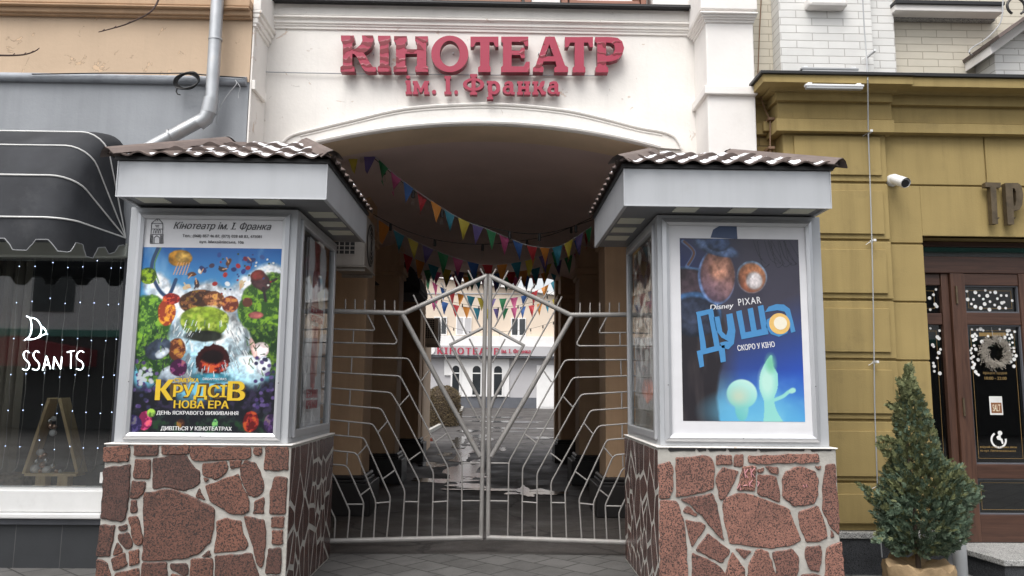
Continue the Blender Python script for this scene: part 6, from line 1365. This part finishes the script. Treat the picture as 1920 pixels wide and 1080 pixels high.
for u, v, r_ in [(341,369,9),(324,406,10),(297,428,12),(335,471,12),(347,484,12),(303,506,9),(304,632,8),(365,648,9),(351,691,13),(361,701,12),(318,744,11),(326,755,9),(372,774,9),(361,797,13),(351,832,9),(323,867,9),(328,888,12),(329,922,9),(368,936,13)]: dots.append((D(u, v, YD + .043), r_, YD + .0435))
for k, (p, r_, y_) in enumerate(dots): MB().lathe([(r_ / 3.6 / FPX * 7.35, 0), (r_ / 3.6 / FPX * 7.35, .0012)], (p.x, y_ + .0005 - .0007 * (k % 7), p.z), 14, 'Y').build('snow_dot', M['piping'], door)
a_, c_ = D2(786, 122), D2(862, 222); st = boxobj('sticker', M['piping'], door, a_.x, c_.x, yl, yl + .001, c_.z, a_.z, 0)
a2, c2 = D2(796, 156), D2(856, 212); boxobj('sticker_panel', flat('brown print', (.22, .09, .035)), st, a2.x, c2.x, yl - .001, yl - .0002, c2.z, a2.z, 0)
b = MB(); txt2 = lambda s_, u0, v0, u1, v1, y_, **kw: text_fit(b, s_, D2(u0, v0).x, D2(u1, v1).x, D2(u0, v1).z, D2(u0, v0).z, y_, .001, **kw)
txt2('SALT', 804, 166, 848, 202, yl - .0015, weight=.01); b.build('sticker_lettering', flat('cream letters', (.75, .66, .5)), st)
b = MB(); c = D2(838, 356); b.add(*(lambda n: ([(c.x + rr * math.cos(t_), yl + .0005, c.z + rr * math.sin(t_)) for rr in (.060, .078) for t_ in [R(120 + 250 * i / n) for i in range(n + 1)]], [(i, i + 1, n + 2 + i, n + 1 + i) for i in range(n)]))(20))
hd = D2(845, 319); b.lathe([(.022, 0), (.022, .001)], (hd.x, yl + .001, hd.z), 14, 'Y')
b.prism([(lambda p: (p.x, p.z))(D2(u, v)) for u, v in [(838, 330), (848, 330), (850, 346), (858, 350), (864, 374), (856, 378), (848, 358), (832, 354), (826, 340)]], yl - .0005, yl + .001); b.build('wheelchair_symbol', M['piping'], door)
b = MB(); p = D(462, 350); b.tube([(p.x, YD - .04, p.z), (p.x, YD - .04, p.z - .17)], .010, 8); p = D2(630, 130); b.tube([(p.x, YD - .04, p.z), (p.x, YD - .04, p.z - .17)], .010, 8); b.build('hinge', M['bronze'], door, smooth=True)
p = D(284, 870, YD - .06); q = D(292, 1020, YD - .06); b = MB(); b.tube([(p.x, YD - .001, p.z), (p.x, p.y, p.z), (q.x, q.y, q.z), (q.x, YD - .001, q.z)], .012, 8); tag(b.build('door_bar', M['piping'], smooth=True), 'short cream grab bar on the left jamb of the walnut door', 'bar')
# wreath
c = D(738, 795, YD - .01); t = thing('wreath', 'pale dried twig wreath hanging on the walnut door glass', 'wreath', c)
b = MB(); b.fixn = False; rr = random.Random(5)
for k in range(520):
    a_ = rr.uniform(0, 2 * math.pi); ra = rr.gauss(.108, .018); p = c + Vector((ra * math.cos(a_), -.012 + rr.uniform(-.022, .012), ra * math.sin(a_)))
    d = Vector((math.cos(a_ + rr.uniform(.1, 1.5)), rr.uniform(-.4, .2), math.sin(a_ + rr.uniform(.1, 1.5)))).normalized(); l = rr.uniform(.025, .055); s_ = Vector((-d.z, 0, d.x)) * .0022
    b.add([p - s_, p + s_, p + d * l + s_ * .6, p + d * l - s_ * .6], [(0, 1, 2, 3)]); 
    for e in (.4, .75):
        q = p + d * l * e; w_ = Vector((-d.z, 0, d.x)) * (.012 if k % 2 else -.012); b.add([q, q + w_ + d * .006, q + d * .010], [(0, 1, 2)])
b.build('twigs', M['straw'], t)
MB().tube([c + Vector((0, 0, .10)), Vector((c.x, YD + .012, gm1 - .02))], .002, 5).build('ribbon', M['cable_grey'], t)
# threshold step
z_s = D2(800, 905, 7.2).z; sf_y = 6.80
xs0 = D2(650, 950, 6.9).x
st = thing('door_step', 'grey granite door step in front of the walnut door', 'step', (xs0 + 1, sf_y, 0))
poly = [(D2(668, 905, 7.25).x, 7.3), (D2(650, 945, 7.0).x + .0, 7.0), (D2(862, 1045, 6.55).x, 6.55), (6.4, 6.55), (6.4, 7.3)]
zt = zbot - .005; n = len(poly)
b = MB(); b.add([(x, y, zt - .05) for x, y in poly] + [(x, y, zt) for x, y in poly], [tuple(range(n - 1, -1, -1)), tuple(range(n, 2 * n))] + [(i, (i + 1) % n, (i + 1) % n + n, i + n) for i in range(n)]); b.build('tread', M['light_granite'], st, bevel=.006)
pl2 = [(x + (.02 if i < 3 else 0), y + (.025 if i in (2, 3) else 0)) for i, (x, y) in enumerate(poly)]
b = MB(); b.add([(x, y, 0) for x, y in pl2] + [(x, y, zt - .051) for x, y in pl2], [tuple(range(n - 1, -1, -1)), tuple(range(n, 2 * n))] + [(i, (i + 1) % n, (i + 1) % n + n, i + n) for i in range(n)]); b.build('riser', M['dark_granite'], st)
p = P(1797, 1000, 6.75); tag(MB().lathe([(.055, 0), (.055, Z(1797, 985, 6.75)), (.048, Z(1797, 985, 6.75) + .012)], (p.x, 6.75, 0), 18).build('bollard', M['cable_grey'], smooth=True), 'short grey round post between the potted conifer and the door step', 'post')
# ================================================================== POTTED CONIFER
YT = 6.25; tb = P(1722, 1055, YT)
t = thing('potted_conifer', 'bushy green conifer with a thin top in a burlap wrapped pot by the door', 'tree', (tb.x, YT, 0), None)
rr = random.Random(12)
b = MB(); prof = [(.19, 0), (.235, .05), (.255, .14), (.262, .22), (.255, .255), (.235, .262), (.2, .25), (.05, .22)]
b.lathe(prof, (tb.x, YT, 0), 40)
for i, v in enumerate(b.v):
    a_ = math.atan2(v[1] - YT, v[0] - tb.x); rad = math.hypot(v[0] - tb.x, v[1] - YT); k_ = 1 + .035 * math.sin(9 * a_ + v[2] * 14) + .022 * math.sin(17 * a_ - v[2] * 25) + .02 * math.sin(23 * a_)
    b.v[i] = (tb.x + (v[0] - tb.x) * k_, YT + (v[1] - YT) * k_, v[2] + (.016 * math.sin(7 * a_) + .012 * math.sin(13 * a_) if v[2] > .2 and rad > .1 else 0))
b.build('burlap_pot', M['burlap'], t, smooth=True)
MB().tube([(tb.x, YT, .2), (tb.x - .02, YT, .8), (tb.x - .05, YT, 1.5)], .022, 8, r1=.005).build('trunk', M['bark'], t, smooth=True)
ztp = Z(1702, 690, YT)
prf = [(.24, .26), (.32, .31), (.42, .365), (.56, .41), (.68, .435), (.80, .385), (.90, .285), (1.00, .235), (1.12, .21), (1.24, .175), (1.36, .135), (1.48, .085), (1.58, .035), (ztp, .006)]
def cr(z):
    for (a_, ra), (c_, rb) in zip(prf[:-1], prf[1:]):
        if a_ <= z <= c_: return lerp(ra, rb, (z - a_) / (c_ - a_))
    return .01
ctr = lambda z: Vector((tb.x + lerp(.015, -.085, max(0, min(1, (z - .3) / 1.3))), YT, z))
B1, B2 = MB(), MB(); B1.fixn = B2.fixn = False
lob = [(rr.uniform(0, 6.28), rr.uniform(.35, 1.35), rr.uniform(.55, 1.22)) for _ in range(26)]
def spray(B, p, d, l):
    """one flat feathery spray: an axis with scale leaf clumps on both sides"""
    side = d.cross(Vector((rr.uniform(-.5, .5), rr.uniform(-1, 0), rr.uniform(-.5, .5)))).normalized()
    nb = max(4, int(l / .010))
    for i in range(nb):
        s_ = i / nb; q = p + d * (l * s_)
        for sg_ in (-1, 1):
            ll = (.008 + .021 * (1 - s_)) * rr.uniform(.7, 1.3); e = (side * sg_ * .85 + d * .75 + Vector((rr.uniform(-.3, .3),) * 3)).normalized(); w_ = e.cross(d); w_ = (w_.normalized() if w_.length > 1e-5 else side) ; fl = d * .0042
            B.add([q - fl, q + e * ll * .6 - fl * 1.4, q + e * ll, q + e * ll * .6 + fl * 1.4, q + fl], [(0, 1, 2, 3, 4)])
N_SPR = 4200
OUT = [(1035, 1672, 1766), (1000, 1655, 1802), (970, 1645, 1808), (940, 1650, 1818), (910, 1655, 1822), (888, 1662, 1806), (868, 1668, 1780), (850, 1664, 1762), (822, 1672, 1753), (800, 1680, 1748), (780, 1676, 1742), (760, 1682, 1735), (740, 1689, 1728), (720, 1694, 1717), (700, 1699, 1708), (688, 1702, 1705)]
OZ = [(Z(1720, v, YT), X(l_, v, YT), X(r_, v, YT)) for v, l_, r_ in OUT]
def outline(z):
    for (za, la, ra), (zc_, lc, rc__) in zip(OZ[:-1], OZ[1:]):
        if za <= z <= zc_: q = (z - za) / (zc_ - za); return lerp(la, lc, q), lerp(ra, rc__, q)
    return (OZ[0][1], OZ[0][2]) if z < OZ[0][0] else (OZ[-1][1], OZ[-1][2])
zlo, zhi = OZ[0][0], OZ[-1][0]; k = 0
while k < N_SPR:
    z = zlo + (zhi - zlo) * rr.random() ** 1.15; l_, r_ = outline(z); wid = (r_ - l_) / 2
    if rr.random() > .10 + wid / .40: continue
    k += 1; mid = (l_ + r_) / 2; a_ = rr.uniform(0, 2 * math.pi); q = 1.0
    for la, lz, lq in lob:
        da = abs((a_ - la + math.pi) % (2 * math.pi) - math.pi); dz = abs(z - lz) / .12
        if da < .6 and dz < 1: q *= lerp(min(1.12, lq), 1, max(da / .6, dz))
    rf = wid * 1.02 * q * (rr.uniform(.22, 1.0) ** .5)
    p = Vector((mid + math.cos(a_) * rf, YT + math.sin(a_) * rf * .9, z + .02 * math.sin(5 * a_)))
    up = lerp(.3, 1.7, max(0, min(1, (z - .35) / 1.0))); d = (Vector((math.cos(a_), math.sin(a_), up)) + Vector((rr.uniform(-.6, .6), rr.uniform(-.6, .6), rr.uniform(-.4, .4)))).normalized()
    l = rr.uniform(.035, .085) * (1 if z < 1.1 else .7)
    spray(B2 if (z > .8 and rr.random() < .6) or rr.random() < .12 else B1, p - d * l * .45, d, l)
# side boughs that stick out
for u, v, u1, v1 in ((1680, 950, 1612, 912), (1690, 965, 1630, 935), (1668, 850, 1652, 838), (1680, 830, 1655, 822), (1770, 920, 1838, 915), (1760, 940, 1832, 930), (1705, 760, 1702, 690), (1703, 740, 1706, 697), (1690, 770, 1673, 762), (1770, 900, 1800, 880), (1660, 1000, 1645, 1010), (1755, 1000, 1815, 985), (1700, 740, 1692, 712)):
    p, q = P(u, v, YT - .05), P(u1, v1, YT - .05)
    for i in range(int(14 + (q - p).length * 110)):
        s_ = rr.random(); o = p.lerp(q, s_) + Vector((rr.gauss(0, .03), rr.gauss(0, .03), rr.gauss(0, .03))) * (1 - .7 * s_); d = ((q - p).normalized() + Vector((rr.uniform(-.6, .6), rr.uniform(-.6, .6), rr.uniform(-.3, .6)))).normalized()
        spray(B1 if v > 880 and rr.random() < .6 else B2, o, d, rr.uniform(.04, .075))
B1.build('crown', M['needle'], t); B2.build('bronzed_tips', M['needle_top'], t)
# ================================================================== FITTINGS ON THE OCHRE HOUSE
c = P(1672, 339, YW); t = thing('security_camera', 'white bullet camera on the ochre wall', 'camera', c)
MB().lathe([(.058, 0), (.058, .02), (.045, .04), (.03, .05)], (c.x, YW, c.z), 20, 'Y').build('mount', M['white_plastic'], t, smooth=True)
p, q = P(1676, 337, YW - .09), P(1697, 344, YW - .26)
MB().tube([c + Vector((0, -.04, 0)), p + Vector((0, 0, .0))], .022, 12).build('arm', M['white_plastic'], t, smooth=True)
bd = MB().tube([p, q], .042, 18).build('body', M['white_plastic'], t, smooth=True)
d = (q - p).normalized(); MB().tube([q - d * .002, q + d * .006], .037, 16).build('lens', M['black'], bd, smooth=True)
MB().tube([p + Vector((0, 0, .010)), q + d * .016 + Vector((0, 0, .010))], .0455, 18, cap=False).build('hood', M['white_plastic'], bd, smooth=True)
b = MB(); vc = [(1616, -30), (1621, 60), (1625, 108), (1627, 150), (1628, 250), (1632, 360), (1635, 460), (1638, 600), (1640, 760), (1645, 910), (1650, 1000), (1654, 1045)]
b.tube([P(u, v, 6.72 if 130 < v < 240 else (6.9 if v < 130 else 6.93)) for u, v in vc], .0055, 6); tag(b.build('cable', M['cable_grey'], smooth=True), 'grey vertical cable clipped down the ochre pilaster', 'cable')
for u, v in ((1625, 108), (1627, 250), (1633, 453), (1638, 679), (1645, 910)):
    Y_ = 6.98 if v > 130 else 7.07; p = P(u, v, Y_); b = MB(); b.box(p.x - .012, p.x + .012, min(Y_ - .06, 6.90), Y_ + .0, p.z - .011, p.z + .011); b.tube([p + Vector((-.05, .0, -.03)), p + Vector((-.01, -.03, 0))], .004, 5)
    tag(b.build('cable_clip', M['white_plastic'], bevel=.003), 'small white clip on the grey cable, ' + {108: 'on the white brick above the cornice', 250: 'on the band below the cornice', 453: 'at the second joint', 679: 'at the fourth joint', 910: 'beside the conifer'}[v], 'clip', 'clips of the grey cable')
def floodlight(u0, u1, v0, v1, Y, lab, wh):
    t = thing('strip_light', lab, 'lamp', P((u0 + u1) / 2, v0, Y)); a_, c_ = P(u0, v0, Y), P(u1, v1, Y)
    MB().box(a_.x, c_.x, Y, Y + .05, a_.z - .018, a_.z + .004).build('housing', M['white_plastic'] if wh else M['cable_grey'], t, bevel=.006)
    MB().box(a_.x + .01, c_.x - .01, Y + .004, Y + .046, a_.z - .040, a_.z - .0185).build('lens', M['cable_grey'], t, bevel=.004)
    b = MB(); [b.box(x_ - .02, x_ + .02, Y + .01, Y + .10, a_.z + .004, a_.z + .02) for x_ in (lerp(a_.x, c_.x, .08), lerp(a_.x, c_.x, .92))]; b.build('bracket', M['white_plastic'], t, bevel=.003)
floodlight(1511, 1621, 157, 165, 6.69, 'white strip lamp under the ochre cornice', True)
floodlight(1503, 1611, 126, 132, 6.80, 'grey strip lamp lying on the cornice under the white bricks', False)
b = MB(); pts = [(1883, -15), (1880, 8), (1876, 42), (1850, 72), (1822, 90), (1818, 100), (1830, 105), (1851, 108), (1854, 118), (1854, 134)]; b.tube(smooth_path([P(u, v, 7.0 if v < 104 else 7.24) for u, v in pts], 4), .006, 6); tag(b.build('cable', M['cable_grey'], smooth=True), 'pale cable looping round the corner of the gabled hood', 'cable')
# ================================================================== INSIDE THE PASSAGE
def ac_unit(lab, x0, x1, y0, y1, z0, z1, fan_x, wallx, m_):
    t = thing('air_conditioner', lab, 'air conditioner', (x0, (y0 + y1) / 2, z0))
    bd = MB().box(x0, x1, y0, y1, z0, z1).build('casing', m_, t, bevel=.012)
    g = MB(); nx = 4; nz = 9; xa, xb, za, zb = lerp(x0, x1, .04), lerp(x0, x1, .70), lerp(z0, z1, .22), lerp(z0, z1, .94)
    g.box(xa, xb, y0 - .002, y0 - .0005, za, zb); g.build('grille_recess', M['black'], bd)
    g = MB()
    for i in range(nx + 1): x_ = lerp(xa, xb, i / nx); g.box(x_ - .005, x_ + .005, y0 - .010, y0 - .0025, za, zb)
    for i in range(nz + 1): z_ = lerp(za, zb, i / nz); g.box(xa, xb, y0 - .012, y0 - .0105, z_ - .005, z_ + .005)
    g.build('grille', m_, bd)
    f = MB(); c = (fan_x, (y0 + y1) / 2 + .04, (z0 + z1) / 2); rr_ = min(y1 - y0, z1 - z0) * .42
    f.lathe([(rr_, 0), (rr_, .004)], c, 28, 'X'); f.build('fan_recess', M['black'], bd)
    f = MB()
    for q in (.3, .5, .7, .9): f.tube([(fan_x + .012, c[1] + rr_ * q * math.cos(a_), c[2] + rr_ * q * math.sin(a_)) for a_ in [2 * math.pi * j / 24 for j in range(25)]], .003, 4)
    f.build('fan_guard', m_, bd)
    k = MB(); k.box(x0 - .0, x1, y0 + .02, y0 + .06, z0 - .05, z0 - .012); k.box(x0, x1, y1 - .1, y1 - .06, z0 - .05, z0 - .012); k.box(min(x0, x1), max(x0, x1) + .02, y0 - .02, y1 + .02, z0 - .011, z0 - .001); k.build('bracket', m_, t, bevel=.003)
xA1 = X(701, 490, 9.2)
ac_unit('aged white air conditioner on the passage wall behind the left kiosk', xA1 - .36, xA1, 8.55, 9.2, Z(690, 508, 8.9), Z(690, 508, 8.9) + .60, xA1 + .001, xl, M['old_white'])
MB().box(xl, xA1 - .37, 8.8, 8.95, Z(690, 508, 8.9) - .05, Z(690, 508, 8.9) - .01)
ac_unit('dark air conditioner on the garden wall beyond the end of the passage', -1.75, -1.42, 18.5, 19.2, 2.62, 3.25, -1.418, -1.76, M['old_white'])
t = thing('dome_canopy', 'dark rounded canopy projecting from the left wall near the passage end', 'canopy', (-2.1, 15, 3.5))
prf_ = [(XC - 2.0, 3.45)] + [(XC - 2.0 + .66 * math.sin(R(a_)), 3.45 + .62 * math.cos(R(a_))) for a_ in range(0, 91, 9)]
MB().prism(prf_, 14.6, 16.2).build('cover', M['awning'], t, bevel=.01)
MB().box(XC - 2.0, XC - 1.36, 14.58, 16.22, 3.38, 3.45).build('valance', M['awning'], t, bevel=.006)
for u, v, Y, lab in ((706, 548, 12.2, 'dim glass wall lantern left between the passage piers'), (1124, 560, 12.0, 'dim glass wall lantern right between the passage piers')):
    c = P(u, v, Y); sx = -1 if u < 900 else 1; c.x = XC + sx * 1.86
    t = thing('wall_lantern', lab, 'lantern', c, 'lanterns in the passage')
    MB().box(c.x, XC + sx * 2.0, c.y - .03, c.y + .03, c.z + .18, c.z + .21).build('bracket', M['black'], t, bevel=.004)
    MB().lathe([(.02, .20), (.10, .13), (.11, .12), (.10, .118)], c, 8).build('cap', M['black'], t); MB().lathe([(.06, -.14), (.095, .115)], c, 8).build('shade', M['caseglass'], t); MB().lathe([(.03, -.18), (.065, -.142)], c, 8).build('foot', M['black'], t)
# flag garlands and bulb cables
cols = ['yellow', 'violet', 'green', 'pink', 'blue', 'red', 'orange', 'teal']
def garland(lab, pts, n, start, size, seed, sk=0):
    """flags on a cord; pts are (u, v, depth)"""
    path = smooth_path([P(*p) for p in pts], 12); L = [0]
    for i in range(1, len(path)): L.append(L[-1] + (path[i] - path[i - 1]).length)
    def at(s_):
        s_ = max(0, min(L[-1] - 1e-5, s_))
        for i in range(1, len(path)):
            if L[i] >= s_: return path[i - 1].lerp(path[i], (s_ - L[i - 1]) / max(1e-9, L[i] - L[i - 1]))
        return path[-1]
    r_ = random.Random(seed); t = thing('flag_garland', lab, 'garland', path[0], 'flag garlands in the passage')
    MB().tube(path, .004, 5).build('cord', M['cable_grey'], t, smooth=True)
    for k in range(n):
        s_ = L[-1] * (k + .35) / n; w = size * r_.uniform(.92, 1.05); a_, c_ = at(s_), at(s_ + w); tw = r_.uniform(-.75, .75); mid = (a_ + c_) / 2
        dn = Vector((r_.uniform(-.12, .12), r_.uniform(-.25, .25), -1)).normalized() * size * 1.5
        rows_n = 6; vs = []; fs = []
        bul = Vector((r_.uniform(-.12, .12), -1, 0)) * size * r_.uniform(-.38, .38)
        for i in range(rows_n + 1):
            q = i / rows_n; wd = (1 - q)
            for j in range(3): e = (j - 1); vs.append(mid + (c_ - a_) * .5 * e * wd * .96 + dn * q + bul * (math.sin(q * 3) * .5 + (1 - e * e) * .5 * wd) + Vector((0, tw * size * e * q, 0)) + Vector((0, -.003, -.002)))
        for i in range(rows_n):
            for j in range(2): fs.append((i * 3 + j, i * 3 + j + 1, i * 3 + j + 4, i * 3 + j + 3))
        o = MB(); o.fixn = False; o.add(vs, fs); o.build('flag', PEN[cols[(start + k) % 8]], t, smooth=True)
garland('nearest flag garland sloping from the upper left of the arch to the right wall', [(640, 293, 8.25), (690, 286, 8.3), (745, 331, 8.4), (800, 371, 8.5), (865, 411, 8.6), (915, 430, 8.75), (955, 447, 8.9), (1000, 462, 9.0), (1050, 461, 9.2), (1110, 424, 9.4)], 19, 0, .15, 1)
garland('second flag garland crossing under the vault behind the nearest one', [(700, 405, 9.9), (740, 432, 10.0), (790, 458, 10.2), (850, 482, 10.4), (905, 496, 10.6), (960, 494, 10.8), (1020, 478, 11), (1065, 458, 11.2), (1108, 430, 11.4)], 16, 6, .18, 2)
garland('third flag garland further down the passage above the gate top', [(748, 470, 12.6), (790, 490, 12.8), (850, 508, 13), (915, 513, 13.2), (985, 507, 13.4), (1045, 490, 13.6), (1088, 470, 13.8)], 15, 5, .20, 3)
garland('fourth flag garland low at the mouth of the passage', [(768, 492, 16.4), (820, 510, 16.5), (880, 519, 16.6), (950, 520, 16.7), (1010, 514, 16.8), (1058, 498, 16.9)], 16, 1, .22, 4)
garland('flag garland dipping across the courtyard light just past the passage', [(790, 512, 19), (830, 540, 19.5), (880, 555, 20), (925, 560, 20), (975, 556, 20), (1020, 538, 20), (1060, 512, 20)], 15, 2, .23, 5)
garland('lower flag garland outside in the courtyard with bright flags', [(800, 555, 22), (850, 571, 22), (900, 578, 22), (950, 578, 22.5), (1000, 572, 23), (1040, 560, 23.5), (1062, 545, 24)], 16, 3, .24, 6)
def bulbs(lab, pts, n, r_, seed):
    path = smooth_path([P(*p) for p in pts], 10); t = thing('bulb_cable', lab, 'string lights', path[0], 'bulb cables in the passage')
    MB().tube(path, .005, 5).build('cable', M['black'], t, smooth=True)
    for k in range(n):
        p = path[int((len(path) - 1) * (k + .5) / n)]
        s_ = MB().lathe([(.016, -.0), (.019, -.03), (.02, -.085), (.014, -.09)], p, 10).build('socket', M['black'], t, smooth=True)
        MB().lathe([(.012, -.091), (.022, -.12), (.026, -.145), (.018, -.168), (.003, -.176)], p, 10).build('bulb', M['caseglass'], s_, smooth=True)
bulbs('black bulb cable following the nearest flag garland', [(672, 270, 8.2), (694, 290, 8.32), (750, 338, 8.42), (800, 374, 8.5), (860, 410, 8.62), (925, 428, 8.8), (985, 438, 9.0), (1040, 434, 9.2), (1112, 412, 9.5)], 8, .02, 1)
bulbs('black bulb cable slung slackly across the middle of the vault', [(700, 402, 9.6), (760, 432, 9.8), (830, 452, 10), (905, 458, 10.2), (975, 452, 10.4), (1040, 438, 10.6), (1110, 408, 10.8)], 5, .02, 2)
bulbs('black bulb cable strung across the courtyard below the flags', [(812, 600, 24), (870, 620, 24), (925, 622, 24), (985, 618, 24), (1030, 606, 24), (1062, 592, 24)], 10, .02, 3)
bulbs('black bulb cable high in the courtyard light beside the roof edge', [(820, 560, 21), (880, 572, 21), (940, 576, 21), (1000, 566, 21), (1040, 545, 21), (1064, 520, 21)], 9, .02, 4)
# hedge, kerb and bricks in the courtyard
cx, cyy = X(829, 740, 28), 28.6; t = thing('clipped_bush', 'rounded brown winter bush beyond the passage on the left', 'bush', (cx, cyy, gz(28)))
b = MB(); b.fixn = False; rr = random.Random(8); zt_ = Z(830, 723, 28); z0_ = gz(28) + .02
for k in range(9000):
    a_ = rr.uniform(0, 6.283); s_ = rr.random(); z = lerp(z0_, zt_, s_); rd = .64 * (1 - max(0, (s_ - .7) / .3) ** 2.4 * .75) * (1 + .07 * math.sin(5 * a_ + 6 * s_)) * rr.uniform(.82, 1.03); p = Vector((cx + rd * math.cos(a_), cyy + rd * 1.3 * math.sin(a_), z)); d = Vector((rr.gauss(0, 1), rr.gauss(0, 1), rr.gauss(0, 1))).normalized(); e = d.orthogonal().normalized()
    b.add([p - e * .012, p + e * .012, p + d * .06], [(0, 1, 2)])
b.build('crown', M['hedge'], t); MB().lathe([(.5, 0), (.57, .5), (.57, (zt_ - z0_) * .75), (.35, (zt_ - z0_) * .93)], (cx, cyy, z0_), 16).build('twig_core', M['bark'], t)
for k in range(6): a_ = k; MB().tube([(cx + .2 * math.cos(a_), cyy + .2 * math.sin(a_), z0_ - .05), (cx + .35 * math.cos(a_), cyy + .35 * math.sin(a_), z0_ + .5)], .02, 6).build('stem', M['bark'], t)
kb = [(X(788, 822, 22.5), 20.7), (X(790, 822, 23), 23), (X(862, 777, 34), 34), (X(866, 775, 40), 42)]
b = MB()
for (xa, ya), (xb, yb) in zip(kb[:-1], kb[1:]): b.add([(xa, ya, gz(ya) - .02), (xb, yb, gz(yb) - .02), (xb - .12, yb, gz(yb) - .02), (xa - .12, ya, gz(ya) - .02), (xa, ya, gz(ya) + .12), (xb, yb, gz(yb) + .12), (xb - .12, yb, gz(yb) + .12), (xa - .12, ya, gz(ya) + .12)], [(0, 1, 5, 4), (4, 5, 6, 7), (3, 7, 6, 2), (0, 4, 7, 3), (1, 2, 6, 5)])
tag(b.build('kerb', M['mortar']), 'pale concrete kerb beside the bush in the courtyard', 'kerb')
for k, (u, v, lab) in enumerate(((797, 806, 'red brick on the drive by the garden wall, lower one'), (803, 799, 'red brick by the garden wall with snow on top, upper one'))):
    c = P(u, v, 21.2); zb_ = gz(21.2) + .004 + .085 * k; tag(MB().box(c.x - .13, c.x + .13, 21.1 + .03 * k, 21.25 + .03 * k, zb_, zb_ + .08).build('brick', mat('red clay brick', (.30, .09, .06), .85, var=.2), bevel=.006), lab, 'brick')
b = MB(); c = P(1052, 788, 19.5); rr = random.Random(3)
for k in range(9): a0_ = rr.uniform(0, 6); b.tube([c + Vector(((.10 + .09 * rr.random()) * math.cos(a_ + a0_), rr.uniform(-.03, .03), (.26 + .1 * rr.random()) * math.sin(a_) * (.7 + .3 * math.sin(a0_)))) for a_ in [2 * math.pi * j / 14 for j in range(15)]], .007, 5)
tag(b.build('light_tangle', M['straw'], smooth=True), 'pale tangled wire ornament at the right end of the passage', 'ornament')
# ================================================================== THE OTHER SIDE OF THE STREET (seen in the glass)
t = thing('opposite_house', 'grey and mint house across the street seen only in the shop glass', 'building', (-3, -14, 0))
MB().box(-26, 24, -15, -14, 3.3, 7.5).build('wall', M['court_white'], t); MB().box(-26, 24, -15, -14, 0, 3.299).build('shop_floor', M['interior'], t)
b = MB(); mint = flat('mint paint', (.10, .30, .24))
for z in (3.3, 6.9): b.box(-26, 24, -13.9, -13.999, z, z + .25)
b.build('string_course', mint, t)
for k in range(10):
    x_ = -22 + 4.6 * k; b = MB(); b.box(x_ + .4, x_ + 1.9, -13.95, -13.998, 4.2, 6.2); b.build('window', M['darkglass'], t)
b = MB(); b.prism([(-19.5, 2.2), (-14.5, 2.2), (-14.5, 2.8), (-17, 3.25), (-19.5, 2.8)], -13.0, -13.94); b.build('red_awning', mat('red awning cloth', (.30, .02, .03), .6), t)
